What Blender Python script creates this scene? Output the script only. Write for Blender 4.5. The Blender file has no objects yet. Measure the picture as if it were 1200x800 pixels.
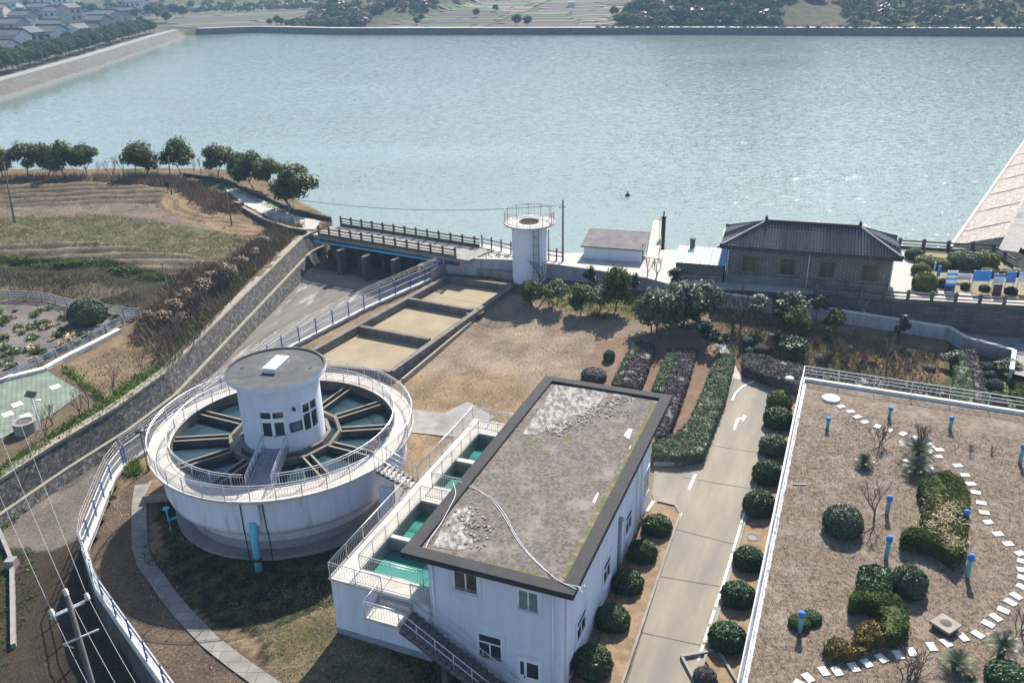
import bpy, math, random
import numpy as np
from mathutils import Vector, Matrix

# ------------------------------------------------------------------ camera
SC = bpy.context.scene
COL = SC.collection
H = 34.0
FPX = 1000.0
TH = math.radians(23.75)
RO = math.radians(1.25)
_c, _s, _cr, _sr = math.cos(TH), math.sin(TH), math.cos(RO), math.sin(RO)
FW = Vector((0, _c, -_s))
_R0 = Vector((1, 0, 0))
_U0 = Vector((0, _s, _c))
RT = _R0 * _cr - _U0 * _sr
UP = _U0 * _cr + _R0 * _sr
cam = bpy.data.cameras.new('camera')
cam.lens = 36.0 * FPX / 1200.0
cam.sensor_width = 36.0
cam.clip_start = 0.5
cam.clip_end = 6000
cam_o = bpy.data.objects.new('camera', cam)
COL.objects.link(cam_o)
M3 = Matrix((RT, UP, -FW)).transposed()
cam_o.matrix_world = Matrix.Translation((0, 0, H)) @ M3.to_4x4()
SC.camera = cam_o

# ------------------------------------------------------------------ light
SUN_AZ, SUN_EL = 20.0, 42.0        # azimuth from +Y towards +X
w = bpy.data.worlds.new('World')
SC.world = w
w.use_nodes = True
nt = w.node_tree
bg = nt.nodes['Background']
sky = nt.nodes.new('ShaderNodeTexSky')
sky.sky_type = 'NISHITA'
sky.sun_disc = False
sky.sun_elevation = math.radians(SUN_EL)
sky.sun_rotation = math.radians(SUN_AZ)
sky.air_density = 1.0
sky.dust_density = 1.0
sky.ozone_density = 2.2
bg.inputs[1].default_value = 0.105
nt.links.new(sky.outputs[0], bg.inputs[0])
sun = bpy.data.lights.new('sun', 'SUN')
sun.energy = 5.0
sun.angle = math.radians(0.5)
sun.color = (1.0, 0.935, 0.84)
sun_o = bpy.data.objects.new('sun', sun)
COL.objects.link(sun_o)
_a, _e = math.radians(SUN_AZ), math.radians(SUN_EL)
sun_dir = Vector((math.sin(_a) * math.cos(_e), math.cos(_a) * math.cos(_e), math.sin(_e)))
sun_o.rotation_euler = sun_dir.to_track_quat('Z', 'Y').to_euler()
sun_o.location = sun_dir * 300
SC.view_settings.view_transform = 'Standard'
SC.view_settings.look = 'None'
SC.view_settings.exposure = 1.0
SC.view_settings.gamma = 1.0
SC.render.engine = 'CYCLES'
SC.cycles.use_denoising = True
SC.cycles.max_bounces = 6
SC.cycles.diffuse_bounces = 3
SC.cycles.glossy_bounces = 3
SC.cycles.transmission_bounces = 2
SC.cycles.volume_bounces = 0
SC.cycles.sample_clamp_indirect = 4.0
SC.cycles.caustics_reflective = False
SC.cycles.caustics_refractive = False

# ------------------------------------------------------------------ survey helpers: photograph point -> place on a level plane
def ray(px, py):
    return FW + RT * ((px - 600) / FPX) + UP * ((400 - py) / FPX)

def P(px, py, z=0.0):
    d = ray(px, py)
    t = (z - H) / d.z
    return Vector((d.x * t, d.y * t, z))

def P2(px, py, z=0.0):
    p = P(px, py, z)
    return (p.x, p.y)

def pz(pts, z=0.0):
    """outline: points (px,py) or (px,py,z)"""
    return [P(p[0], p[1], p[2] if len(p) > 2 else z) for p in pts]

def hz(px, py, base):
    """height of the point seen at row py straight above the place base"""
    lo, hi = -40.0, 33.5
    for _ in range(50):
        m = (lo + hi) / 2
        v = Vector((base[0], base[1], m - H))
        y = 400 - FPX * v.dot(UP) / v.dot(FW)
        if y > py: lo = m
        else: hi = m
    return m

# plant axes: u along the main building (away), v across it
AZ = math.radians(22.5)
SA, CA = math.sin(AZ), math.cos(AZ)
OX, OY = -5.8516, 35.3660
def W(u, v, z=0.0):
    return Vector((OX + u * SA + v * CA, OY + u * CA - v * SA, z))
def UVof(p):
    dx, dy = p[0] - OX, p[1] - OY
    return (dx * SA + dy * CA, dx * CA - dy * SA)

# ------------------------------------------------------------------ object helpers
def thing(name, label, cat, loc=(0, 0, 0), rotz=0.0, group=None, kind=None):
    o = bpy.data.objects.new(name, None)
    o.empty_display_size = 0.3
    COL.objects.link(o)
    o.location = loc
    o.rotation_euler = (0, 0, rotz)
    tag(o, label, cat, group, kind)
    return o

def tag(o, label=None, cat=None, group=None, kind=None):
    if label: o['label'] = label
    if cat: o['category'] = cat
    if group: o['group'] = group
    if kind: o['kind'] = kind
    return o

def link_mesh(name, me, mats, parent=None):
    o = bpy.data.objects.new(name, me)
    COL.objects.link(o)
    for m in (mats if isinstance(mats, (list, tuple)) else [mats]):
        if me.materials.find(m.name) < 0:
            me.materials.append(m)
    if parent is not None:
        o.parent = parent
    return o

def copy_tree(o, parent=None):
    c = o.copy()
    COL.objects.link(c)
    if parent is not None:
        c.parent = parent
    for ch in KIDS.get(o.name, None) or [k for k in o.children]:
        copy_tree(ch, c)
    return c
KIDS = {}

class MB:
    """collects boxes, prisms, tubes, lathes into one mesh"""
    def __init__(s):
        s.v, s.f, s.m, s.sm = [], [], [], []
    def add(s, vs, fs, mi=0, smooth=False):
        b = len(s.v)
        s.v.extend([tuple(p) for p in vs])
        for f in fs:
            s.f.append(tuple(b + i for i in f)); s.m.append(mi); s.sm.append(smooth)
        return s
    def box(s, c, size, rz=0.0, mi=0):
        hx, hy, hz_ = size[0] / 2, size[1] / 2, size[2] / 2
        cr, sr = math.cos(rz), math.sin(rz)
        vs = []
        for z in (-hz_, hz_):
            for x, y in ((-hx, -hy), (hx, -hy), (hx, hy), (-hx, hy)):
                vs.append((c[0] + x * cr - y * sr, c[1] + x * sr + y * cr, c[2] + z))
        s.add(vs, [(3, 2, 1, 0), (4, 5, 6, 7), (0, 1, 5, 4), (1, 2, 6, 5), (2, 3, 7, 6), (3, 0, 4, 7)], mi)
        return s
    def beam(s, a, b, wd, ht, mi=0, up=(0, 0, 1)):
        """rectangular bar from a to b"""
        a, b = Vector(a), Vector(b)
        d = (b - a).normalized()
        upv = Vector(up)
        sd = d.cross(upv)
        if sd.length < 1e-5: sd = Vector((1, 0, 0))
        sd.normalize()
        u2 = sd.cross(d).normalized()
        vs = []
        for p in (a, b):
            for i, j in ((-1, -1), (1, -1), (1, 1), (-1, 1)):
                vs.append(p + sd * (i * wd / 2) + u2 * (j * ht / 2))
        s.add(vs, [(3, 2, 1, 0), (4, 5, 6, 7), (0, 1, 5, 4), (1, 2, 6, 5), (2, 3, 7, 6), (3, 0, 4, 7)], mi)
        return s
    def prism(s, pts, z0, z1, mi=0, cap=True):
        """outline of (x,y) or Vectors; z0/z1 numbers or lists"""
        n = len(pts)
        area = sum(pts[i][0] * pts[(i + 1) % n][1] - pts[(i + 1) % n][0] * pts[i][1] for i in range(n))
        Z0 = z0 if isinstance(z0, (list, tuple)) else [z0] * n
        Z1 = z1 if isinstance(z1, (list, tuple)) else [z1] * n
        idx = list(range(n))
        if area < 0: idx.reverse()
        vs = [(pts[i][0], pts[i][1], Z0[i]) for i in idx] + [(pts[i][0], pts[i][1], Z1[i]) for i in idx]
        fs = [(i, (i + 1) % n, n + (i + 1) % n, n + i) for i in range(n)]
        if cap:
            fs += [tuple(range(n - 1, -1, -1)), tuple(range(n, 2 * n))]
        s.add(vs, fs, mi)
        return s
    def tube(s, path, r, n=8, mi=0, smooth=True, cap=True):
        path = [Vector(p) for p in path]
        R = r if isinstance(r, (list, tuple)) else [r] * len(path)
        rings = []
        for i, p in enumerate(path):
            d = (path[min(i + 1, len(path) - 1)] - path[max(i - 1, 0)]).normalized()
            a = Vector((0, 0, 1)) if abs(d.z) < 0.9 else Vector((1, 0, 0))
            x = d.cross(a).normalized(); y = d.cross(x).normalized()
            rings.append([p + (x * math.cos(2 * math.pi * k / n) + y * math.sin(2 * math.pi * k / n)) * R[i] for k in range(n)])
        vs = [v for r_ in rings for v in r_]
        fs = []
        for i in range(len(path) - 1):
            for k in range(n):
                k2 = (k + 1) % n
                fs.append((i * n + k, i * n + k2, (i + 1) * n + k2, (i + 1) * n + k))
        s.add(vs, fs, mi, smooth)
        if cap:
            b = len(s.v) - len(vs)
            s.f.append(tuple(b + k for k in range(n - 1, -1, -1))); s.m.append(mi); s.sm.append(False)
            s.f.append(tuple(b + len(vs) - n + k for k in range(n))); s.m.append(mi); s.sm.append(False)
        return s
    def lathe(s, c, prof, n=48, mi=0, smooth=False, a0=0.0, a1=2 * math.pi):
        """profile of (r,z), closed loop not required"""
        full = abs(a1 - a0 - 2 * math.pi) < 1e-6
        m = n if full else n + 1
        vs = []
        for k in range(m):
            a = a0 + (a1 - a0) * k / n
            for r, z in prof:
                vs.append((c[0] + r * math.cos(a), c[1] + r * math.sin(a), c[2] + z))
        L = len(prof)
        fs = []
        for k in range(n):
            k2 = (k + 1) % m
            for j in range(L - 1):
                fs.append((k * L + j, k2 * L + j, k2 * L + j + 1, k * L + j + 1))
        s.add(vs, fs, mi, smooth)
        return s
    def quad(s, a, b, c, d, mi=0):
        s.add([a, b, c, d], [(0, 1, 2, 3)], mi)
        return s
    def build(s, name, mats, parent=None, world=False, bevel=0.0):
        vs = s.v
        if world and parent is not None:
            inv = (Matrix.Translation(parent.location) @ parent.rotation_euler.to_matrix().to_4x4()).inverted()
            if parent.parent is not None:
                pp = parent.parent
                inv = inv @ (Matrix.Translation(pp.location) @ pp.rotation_euler.to_matrix().to_4x4()).inverted()
            vs = [tuple(inv @ Vector(v)) for v in vs]
        me = bpy.data.meshes.new(name)
        me.from_pydata(vs, [], s.f)
        me.polygons.foreach_set('material_index', s.m)
        me.polygons.foreach_set('use_smooth', s.sm)
        o = link_mesh(name, me, mats, parent)
        if bevel:
            b = o.modifiers.new('bevel', 'BEVEL'); b.width = bevel; b.segments = 2; b.limit_method = 'ANGLE'
        me.update()
        return o

def np_mesh(name, V, F, smooth=False, mi=None):
    """mesh out of arrays, F (n,3) or (n,4)"""
    me = bpy.data.meshes.new(name)
    V = np.asarray(V, dtype=np.float32); F = np.asarray(F, dtype=np.int32)
    k = F.shape[1]
    me.vertices.add(len(V)); me.vertices.foreach_set('co', V.ravel())
    me.loops.add(F.size); me.loops.foreach_set('vertex_index', F.ravel())
    me.polygons.add(len(F))
    me.polygons.foreach_set('loop_start', np.arange(0, F.size, k, dtype=np.int32))
    me.polygons.foreach_set('loop_total', np.full(len(F), k, dtype=np.int32))
    if mi is not None: me.polygons.foreach_set('material_index', np.asarray(mi, dtype=np.int32))
    if smooth: me.polygons.foreach_set('use_smooth', np.ones(len(F), dtype=bool))
    me.update(calc_edges=True)
    return me

def inpoly(x, y, poly):
    x = np.asarray(x, float); y = np.asarray(y, float)
    r = np.zeros(x.shape, bool)
    n = len(poly)
    j = n - 1
    for i in range(n):
        xi, yi = poly[i][0], poly[i][1]; xj, yj = poly[j][0], poly[j][1]
        if yi != yj:
            c = ((yi > y) != (yj > y)) & (x < (xj - xi) * (y - yi) / (yj - yi) + xi)
            r ^= c
        j = i
    return r

def along(pts, step, start=0.0):
    """points every step metres along a polyline"""
    out = []; need = start
    pts = [Vector(p) for p in pts]
    for a, b in zip(pts[:-1], pts[1:]):
        L = (b - a).length
        while need <= L:
            out.append(a.lerp(b, need / L)); need += step
        need -= L
    return out

ORD = 'first second third fourth fifth sixth seventh eighth ninth tenth eleventh twelfth thirteenth fourteenth fifteenth sixteenth seventeenth eighteenth nineteenth twentieth'.split()
def nth(i):
    """i from 0 -> ordinal word"""
    if i < 20: return ORD[i]
    tens = {2: 'twenty', 3: 'thirty', 4: 'forty', 5: 'fifty', 6: 'sixty'}[(i + 1) // 10]
    u = (i + 1) % 10
    return tens + 'th' if u == 0 and False else (tens[:-1] + 'ieth' if u == 0 else tens + '-' + ORD[u - 1])
RNG = np.random.default_rng(7)
random.seed(7)

# ------------------------------------------------------------------ materials
MATS = {}
def _n(nt, t, **kw):
    n = nt.nodes.new(t)
    for k, v in kw.items():
        setattr(n, k, v)
    return n

def mat(name, c1, c2=None, scale=1.0, rough=0.8, detail=6.0, lo=0.35, hi=0.65, c3=None, s3=0.15, lo3=0.5, hi3=0.7,
        bump=0.0, bscale=None, metal=0.0, spec=0.4, island=0.0, coord='world', stretch=None, bdist=0.05):
    """surface with base colour c1, noise-mixed c2 and larger-scale c3"""
    m = bpy.data.materials.new(name)
    m.use_nodes = True
    nt = m.node_tree
    b = nt.nodes['Principled BSDF']
    b.inputs['Roughness'].default_value = rough
    b.inputs['Metallic'].default_value = metal
    b.inputs['Specular IOR Level'].default_value = spec
    L = nt.links.new
    if coord == 'world':
        geo = _n(nt, 'ShaderNodeNewGeometry'); vec = geo.outputs['Position']
    else:
        tc = _n(nt, 'ShaderNodeTexCoord'); vec = tc.outputs['Object']
    if stretch:
        mp = _n(nt, 'ShaderNodeMapping'); mp.inputs['Scale'].default_value = stretch[:3]
        if len(stretch) > 3:
            mp.vector_type = 'TEXTURE'; mp.inputs['Rotation'].default_value = (0, 0, stretch[3]); mp.inputs['Scale'].default_value = tuple(1 / q for q in stretch[:3])
        L(vec, mp.inputs[0]); vec = mp.outputs[0]
    def noise(sc, det=detail, ro=0.6):
        n = _n(nt, 'ShaderNodeTexNoise'); n.inputs['Scale'].default_value = sc
        n.inputs['Detail'].default_value = det; n.inputs['Roughness'].default_value = ro
        L(vec, n.inputs['Vector']); return n.outputs['Fac']
    def mix(fac, a, bcol, l, h):
        r = _n(nt, 'ShaderNodeMapRange'); r.inputs['From Min'].default_value = l; r.inputs['From Max'].default_value = h
        L(fac, r.inputs['Value'])
        x = _n(nt, 'ShaderNodeMix', data_type='RGBA'); L(r.outputs[0], x.inputs['Factor'])
        for sock, col in ((x.inputs[6], a), (x.inputs[7], bcol)):
            if isinstance(col, tuple): sock.default_value = (*col[:3], 1)
            else: L(col, sock)
        return x.outputs[2]
    col = tuple(c1)
    if c2 is not None: col = mix(noise(scale), col, tuple(c2), lo, hi)
    if c3 is not None: col = mix(noise(s3, 8.0, 0.65), col, tuple(c3), lo3, hi3)
    if island:
        g2 = _n(nt, 'ShaderNodeNewGeometry')
        hs = _n(nt, 'ShaderNodeHueSaturation')
        r = _n(nt, 'ShaderNodeMapRange'); r.inputs['To Min'].default_value = 1 - island; r.inputs['To Max'].default_value = 1 + island
        L(g2.outputs['Random Per Island'], r.inputs['Value']); L(r.outputs[0], hs.inputs['Value'])
        if isinstance(col, tuple): hs.inputs['Color'].default_value = (*col[:3], 1)
        else: L(col, hs.inputs['Color'])
        col = hs.outputs['Color']
    if isinstance(col, tuple): b.inputs['Base Color'].default_value = (*col[:3], 1)
    else: L(col, b.inputs['Base Color'])
    if bump:
        bp = _n(nt, 'ShaderNodeBump'); bp.inputs['Strength'].default_value = bump; bp.inputs['Distance'].default_value = bdist
        L(noise(bscale or scale * 3, 8.0, 0.7), bp.inputs['Height']); L(bp.outputs[0], b.inputs['Normal'])
    MATS[name] = m
    return m

def leafmat(name, c1, c2, island=0.35, trans=0.25, rough=0.5, spec=0.35):
    m = mat(name, c1, c2, scale=1.3, rough=rough, island=island, spec=spec, detail=3)
    nt = m.node_tree; b = nt.nodes['Principled BSDF']; out = nt.nodes['Material Output']
    tr = _n(nt, 'ShaderNodeBsdfTranslucent')
    src = b.inputs['Base Color'].links[0].from_socket
    g = _n(nt, 'ShaderNodeHueSaturation'); g.inputs['Value'].default_value = 1.3; g.inputs['Saturation'].default_value = 1.1; g.inputs['Hue'].default_value = 0.485
    nt.links.new(src, g.inputs['Color']); nt.links.new(g.outputs[0], tr.inputs['Color'])
    mx = _n(nt, 'ShaderNodeMixShader'); mx.inputs[0].default_value = trans
    nt.links.new(b.outputs[0], mx.inputs[1]); nt.links.new(tr.outputs[0], mx.inputs[2]); nt.links.new(mx.outputs[0], out.inputs['Surface'])
    return m

white_wall = mat('white_render', (0.70, 0.72, 0.79), (0.62, 0.64, 0.71), scale=0.9, rough=0.85, stretch=(1.5, 1.5, .3), c3=(0.52, 0.52, 0.52), s3=0.9, lo3=0.58, hi3=0.84, bump=0.08, bscale=14)
stain_wall = mat('stained_white_render', (0.69, 0.705, 0.765), (0.59, 0.605, 0.665), scale=0.8, rough=0.88, c3=(0.33, 0.33, 0.32), s3=1.1, lo3=0.55, hi3=0.78, bump=0.1, bscale=10, stretch=(2.2, 2.2, 0.22))
grey_plinth = mat('grey_plinth_render', (0.30, 0.31, 0.33), (0.22, 0.23, 0.25), scale=1.2, rough=0.9)
shaded_wall = mat('shaded_grey_render', (0.40, 0.41, 0.44), (0.31, 0.32, 0.35), scale=0.7, rough=0.9, c3=(0.20, 0.20, 0.20), s3=1.0, lo3=0.52, hi3=0.75, bump=0.1, bscale=9, stretch=(1.6, 1.6, .3))  # darker copy of the stained white render, with the walls' shade in its colour
deck_conc = mat('pale_concrete_deck', (0.52, 0.48, 0.42), (0.42, 0.39, 0.345), scale=1.6, rough=0.9, c3=(0.36, 0.34, 0.31), s3=0.8, lo3=0.56, hi3=0.75, bump=0.1, bscale=12)
conc = mat('concrete', (0.28, 0.265, 0.245), (0.21, 0.20, 0.188), scale=1.3, rough=0.9, c3=(0.14, 0.135, 0.13), s3=0.4, lo3=0.52, hi3=0.72, bump=0.12, bscale=9)
dark_conc = mat('weathered_dark_concrete', (0.11, 0.10, 0.09), (0.06, 0.057, 0.054), scale=1.1, rough=0.93, c3=(0.18, 0.165, 0.145), s3=0.5, lo3=0.55, hi3=0.75, bump=0.15, bscale=7)
rim_conc = mat('basin_rim_concrete', (0.19, 0.168, 0.142), (0.115, 0.104, 0.09), scale=1.4, rough=0.92, c3=(0.10, 0.09, 0.08), s3=0.5, lo3=0.52, hi3=0.7, bump=0.12, bscale=8)
pale_conc = mat('sun_bleached_concrete', (0.45, 0.42, 0.38), (0.36, 0.34, 0.31), scale=0.7, rough=0.9, c3=(0.38, 0.36, 0.33), s3=0.25, lo3=0.55, hi3=0.75, bump=0.1, bscale=8)
road_conc = mat('road_concrete', (0.265, 0.228, 0.172), (0.205, 0.18, 0.142), scale=0.55, rough=0.88, c3=(0.165, 0.152, 0.13), s3=0.35, lo3=0.44, hi3=0.68, stretch=(.3, 1.5, 1, math.radians(67.5)), bump=0.1, bscale=18)
asphalt = mat('asphalt', (0.075, 0.076, 0.08), (0.055, 0.056, 0.06), scale=3, rough=0.9, c3=(0.11, 0.11, 0.11), s3=0.2, bump=0.15, bscale=30)
paint_white = mat('white_road_paint', (0.78, 0.78, 0.76), (0.58, 0.56, 0.52), scale=5, rough=0.7, lo=0.5, hi=0.8)
steel = mat('galvanised_rail', (0.62, 0.63, 0.64), (0.50, 0.51, 0.53), scale=4, rough=0.42, metal=0.55, c3=(0.40, 0.30, 0.23), s3=2.5, lo3=0.62, hi3=0.8)
white_steel = mat('white_painted_steel', (0.76, 0.77, 0.78), (0.66, 0.67, 0.68), scale=3, rough=0.45)
blue_steel = mat('blue_painted_steel', (0.03, 0.09, 0.34), (0.04, 0.13, 0.42), scale=3, rough=0.4)
cyan_pipe = mat('light_blue_paint', (0.10, 0.40, 0.56), (0.14, 0.47, 0.62), scale=2.5, rough=0.55, c3=(0.28, 0.42, 0.46), s3=2, lo3=0.6, hi3=0.8)
teal_pipe = mat('pale_teal_paint', (0.11, 0.34, 0.40), (0.16, 0.40, 0.46), scale=4, rough=0.55, c3=(0.28, 0.33, 0.32), s3=3, lo3=0.6, hi3=0.8)
cap_blue = mat('blue_cap_paint', (0.03, 0.17, 0.52), (0.05, 0.22, 0.58), scale=4, rough=0.45)
roof_dark = mat('bitumen_roof', (0.085, 0.085, 0.088), (0.055, 0.055, 0.058), scale=1.2, rough=0.85, c3=(0.15, 0.145, 0.14), s3=0.55, lo3=0.52, hi3=0.72, bump=0.1, bscale=14)
parapet_dark = mat('dark_parapet_felt', (0.042, 0.040, 0.041), (0.028, 0.027, 0.028), scale=2.5, rough=0.88, bump=0.12, bscale=16)
glass_dark = mat('window_glass', (0.02, 0.025, 0.03), (0.05, 0.06, 0.07), scale=0.9, rough=0.06, spec=0.7)
glass_curtain = mat('curtained_window_glass', (0.22, 0.27, 0.28), (0.15, 0.19, 0.20), scale=2.0, rough=0.12, spec=0.6)
pvc = mat('white_window_frame', (0.80, 0.80, 0.80), rough=0.4)
black_metal = mat('black_metal', (0.02, 0.02, 0.022), (0.035, 0.035, 0.035), scale=3, rough=0.5)
rust_steel = mat('rusty_dark_steel', (0.06, 0.05, 0.045), (0.12, 0.08, 0.055), scale=4, rough=0.7)
wood_pole = mat('weathered_pole', (0.20, 0.17, 0.14), (0.13, 0.11, 0.09), scale=2, rough=0.9, stretch=(6, 6, 0.6))
conc_pole = mat('concrete_pole', (0.15, 0.14, 0.128), (0.11, 0.10, 0.092), scale=2, rough=0.9)
bark = mat('bark', (0.10, 0.075, 0.055), (0.06, 0.045, 0.035), scale=5, rough=0.95, bump=0.3, bscale=18)
twig = mat('bare_twigs', (0.20, 0.15, 0.11), (0.13, 0.10, 0.075), scale=1.5, rough=0.95, island=0.3)
dry_stem = mat('dry_stems', (0.21, 0.15, 0.10), (0.135, 0.095, 0.066), scale=0.35, rough=0.95, island=0.35, c3=(0.26, 0.195, 0.13), s3=0.2, lo3=0.5, hi3=0.65)
straw = mat('dead_straw', (0.50, 0.40, 0.25), (0.36, 0.27, 0.16), scale=2, rough=0.95, island=0.3)
dry_grass = mat('dry_grass_blades', (0.25, 0.185, 0.13), (0.17, 0.125, 0.09), scale=0.5, rough=0.95, island=0.65, c3=(0.34, 0.29, 0.225), s3=0.25, lo3=0.5, hi3=0.65)
ball_leaf = leafmat('ball_bush_leaves', (0.020, 0.060, 0.014), (0.032, 0.085, 0.018), trans=0.2)
ball_leaf_light = leafmat('lighter_ball_bush_leaves', (0.030, 0.072, 0.016), (0.045, 0.092, 0.022), trans=0.2, island=.45)
yellow_leaf = leafmat('yellow_green_leaves', (0.16, 0.15, 0.02), (0.08, 0.11, 0.02), trans=0.25)
camphor_leaf = leafmat('camphor_leaves', (0.05, 0.08, 0.018), (0.085, 0.115, 0.026), trans=0.3, rough=0.55, spec=.25)
grey_leaf = leafmat('glossy_grey_green_leaves', (0.048, 0.078, 0.036), (0.08, 0.115, 0.06), trans=0.2, rough=0.5, spec=0.35)
dark_leaf = leafmat('dark_leaves', (0.018, 0.040, 0.018), (0.03, 0.06, 0.022), trans=0.2)
purple_leaf = leafmat('purple_hedge_leaves', (0.074, 0.062, 0.064), (0.11, 0.093, 0.094), trans=0.15, island=0.5, rough=0.6, spec=.2)
hedge_leaf = leafmat('green_hedge_leaves', (0.075, 0.108, 0.048), (0.115, 0.15, 0.08), trans=0.2, island=0.5, rough=0.6, spec=0.22)
moss_leaf = leafmat('sunny_hedge_leaves', (0.050, 0.082, 0.018), (0.078, 0.10, 0.022), trans=0.25, island=0.3, spec=.12, rough=.7)
red_leaf = leafmat('russet_hedge_leaves', (0.17, 0.10, 0.02), (0.11, 0.10, 0.02), trans=0.25, island=0.45)
palm_leaf = leafmat('palm_fronds', (0.026, 0.050, 0.022), (0.045, 0.075, 0.03), trans=0.15, rough=0.35, spec=0.6)
palm_pale = leafmat('pale_palm_fronds', (0.075, 0.095, 0.045), (0.11, 0.125, 0.06), trans=0.15, rough=0.4)
weed_leaf = leafmat('fresh_weeds', (0.10, 0.16, 0.025), (0.06, 0.11, 0.02), trans=0.3, island=0.4)
brown_leaf = leafmat('russet_foliage', (0.19, 0.135, 0.085), (0.13, 0.10, 0.06), trans=0.15, island=0.4)
far_leaf = leafmat('far_tree_leaves', (0.05, 0.08, 0.033), (0.08, 0.108, 0.042), trans=0.25, island=0.35, rough=.85, spec=.08)
tile_far = mat('grey_village_tiles', (0.085, 0.085, 0.09), (0.13, 0.125, 0.125), scale=0.9, rough=0.85)
tile_red = mat('reddish_village_roof', (0.22, 0.10, 0.075), (0.17, 0.085, 0.07), scale=0.9, rough=0.85)
shed_felt = mat('grey_shed_roofing', (0.15, 0.14, 0.14), (0.10, 0.095, 0.095), scale=1.2, rough=0.9, c3=(0.2, 0.185, 0.17), s3=0.4)
sand = mat('filter_sand', (0.30, 0.24, 0.155), (0.25, 0.20, 0.13), scale=0.5, rough=0.95, c3=(0.20, 0.16, 0.105), s3=0.22, lo3=0.5, hi3=0.75, bump=0.15, bscale=9)
cap_stone = mat('stone_coping', (0.30, 0.265, 0.21), (0.23, 0.205, 0.165), scale=1.5, rough=0.92, c3=(0.22, 0.21, 0.15), s3=0.4, lo3=0.55, hi3=0.75)
balustrade = mat('weathered_balustrade_stone', (0.135, 0.115, 0.085), (0.09, 0.078, 0.06), scale=2, rough=0.92, c3=(0.2, 0.175, 0.13), s3=0.8)
slab_white = mat('white_stepping_stone', (0.70, 0.68, 0.62), (0.50, 0.475, 0.42), scale=2.2, rough=0.85, lo=.42, hi=.7)
orange = mat('lifebuoy_orange', (0.75, 0.14, 0.03), (0.65, 0.12, 0.03), scale=3, rough=0.5)
cloth_navy = mat('navy_clothing', (0.02, 0.025, 0.07), (0.03, 0.035, 0.09), scale=5, rough=0.9)
skin = mat('skin', (0.42, 0.26, 0.18), rough=0.6)
hair = mat('black_hair', (0.015, 0.012, 0.012), rough=0.5)
sign_blue = mat('blue_sign_panel', (0.03, 0.20, 0.55), (0.04, 0.24, 0.60), scale=2, rough=0.4)
sign_white = mat('white_sign_panel', (0.75, 0.78, 0.80), (0.66, 0.72, 0.78), scale=2, rough=0.4)
maroon = mat('maroon_panel', (0.09, 0.03, 0.04), (0.06, 0.025, 0.03), scale=2, rough=0.5)
soil_red = mat('reddish_soil', (0.17, 0.105, 0.065), (0.125, 0.078, 0.05), scale=2.2, rough=0.97, c3=(0.22, 0.15, 0.098), s3=0.8, lo3=0.5, hi3=0.7, bump=0.4, bscale=7)
tan_soil = mat('straw_covered_soil', (0.27, 0.19, 0.11), (0.18, 0.122, 0.072), scale=2.2, rough=0.97, c3=(0.12, 0.08, 0.052), s3=1.0, lo3=0.5, hi3=0.7, bump=0.5, bscale=7)
thatch = mat('garden_dry_turf', (0.20, 0.152, 0.108), (0.10, 0.075, 0.054), scale=3.5, rough=0.97, detail=12, lo=.40, hi=.60, c3=(0.245, 0.205, 0.165), s3=0.55, lo3=0.50, hi3=0.72, bump=0.6, bscale=9)

def brickmat(name, c1, c2, mortar, scale=1.0, bw=0.5, rh=0.25, ms=0.02, rough=0.9, bump=0.3, axes='xz'):
    m = bpy.data.materials.new(name); m.use_nodes = True
    nt = m.node_tree; b = nt.nodes['Principled BSDF']; L = nt.links.new
    b.inputs['Roughness'].default_value = rough
    tc = _n(nt, 'ShaderNodeTexCoord')
    sp = _n(nt, 'ShaderNodeSeparateXYZ'); L(tc.outputs['Object'], sp.inputs[0])
    cb = _n(nt, 'ShaderNodeCombineXYZ')
    if axes == 'xy':
        L(sp.outputs[0], cb.inputs[0]); L(sp.outputs[1], cb.inputs[1])
    else:
        ad = _n(nt, 'ShaderNodeMath', operation='ADD'); L(sp.outputs[0], ad.inputs[0]); L(sp.outputs[1], ad.inputs[1])
        L(ad.outputs[0], cb.inputs[0]); L(sp.outputs[2], cb.inputs[1])
    br = _n(nt, 'ShaderNodeTexBrick')
    br.inputs['Color1'].default_value = (*c1, 1); br.inputs['Color2'].default_value = (*c2, 1); br.inputs['Mortar'].default_value = (*mortar, 1)
    br.inputs['Scale'].default_value = scale; br.inputs['Brick Width'].default_value = bw; br.inputs['Row Height'].default_value = rh
    br.inputs['Mortar Size'].default_value = ms; br.inputs['Bias'].default_value = 0.0
    L(cb.outputs[0], br.inputs['Vector'])
    no = _n(nt, 'ShaderNodeTexNoise'); no.inputs['Scale'].default_value = 0.8; no.inputs['Detail'].default_value = 6
    L(tc.outputs['Object'], no.inputs['Vector'])
    mr = _n(nt, 'ShaderNodeMapRange'); mr.inputs['From Min'].default_value = 0.3; mr.inputs['From Max'].default_value = 0.7; mr.inputs['To Min'].default_value = 0.7; mr.inputs['To Max'].default_value = 1.2
    L(no.outputs['Fac'], mr.inputs['Value'])
    hs = _n(nt, 'ShaderNodeHueSaturation'); L(mr.outputs[0], hs.inputs['Value']); L(br.outputs['Color'], hs.inputs['Color']); L(hs.outputs[0], b.inputs['Base Color'])
    if bump:
        bp = _n(nt, 'ShaderNodeBump'); bp.inputs['Strength'].default_value = bump; bp.inputs['Distance'].default_value = 0.02
        iv = _n(nt, 'ShaderNodeMath', operation='SUBTRACT'); iv.inputs[0].default_value = 1.0; L(br.outputs['Fac'], iv.inputs[1]); L(iv.outputs[0], bp.inputs['Height']); L(bp.outputs[0], b.inputs['Normal'])
    MATS[name] = m
    return m
grey_brick = brickmat('grey_brick', (0.085, 0.078, 0.075), (0.12, 0.108, 0.10), (0.30, 0.28, 0.26), bw=0.75, rh=0.24, ms=0.028)
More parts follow.
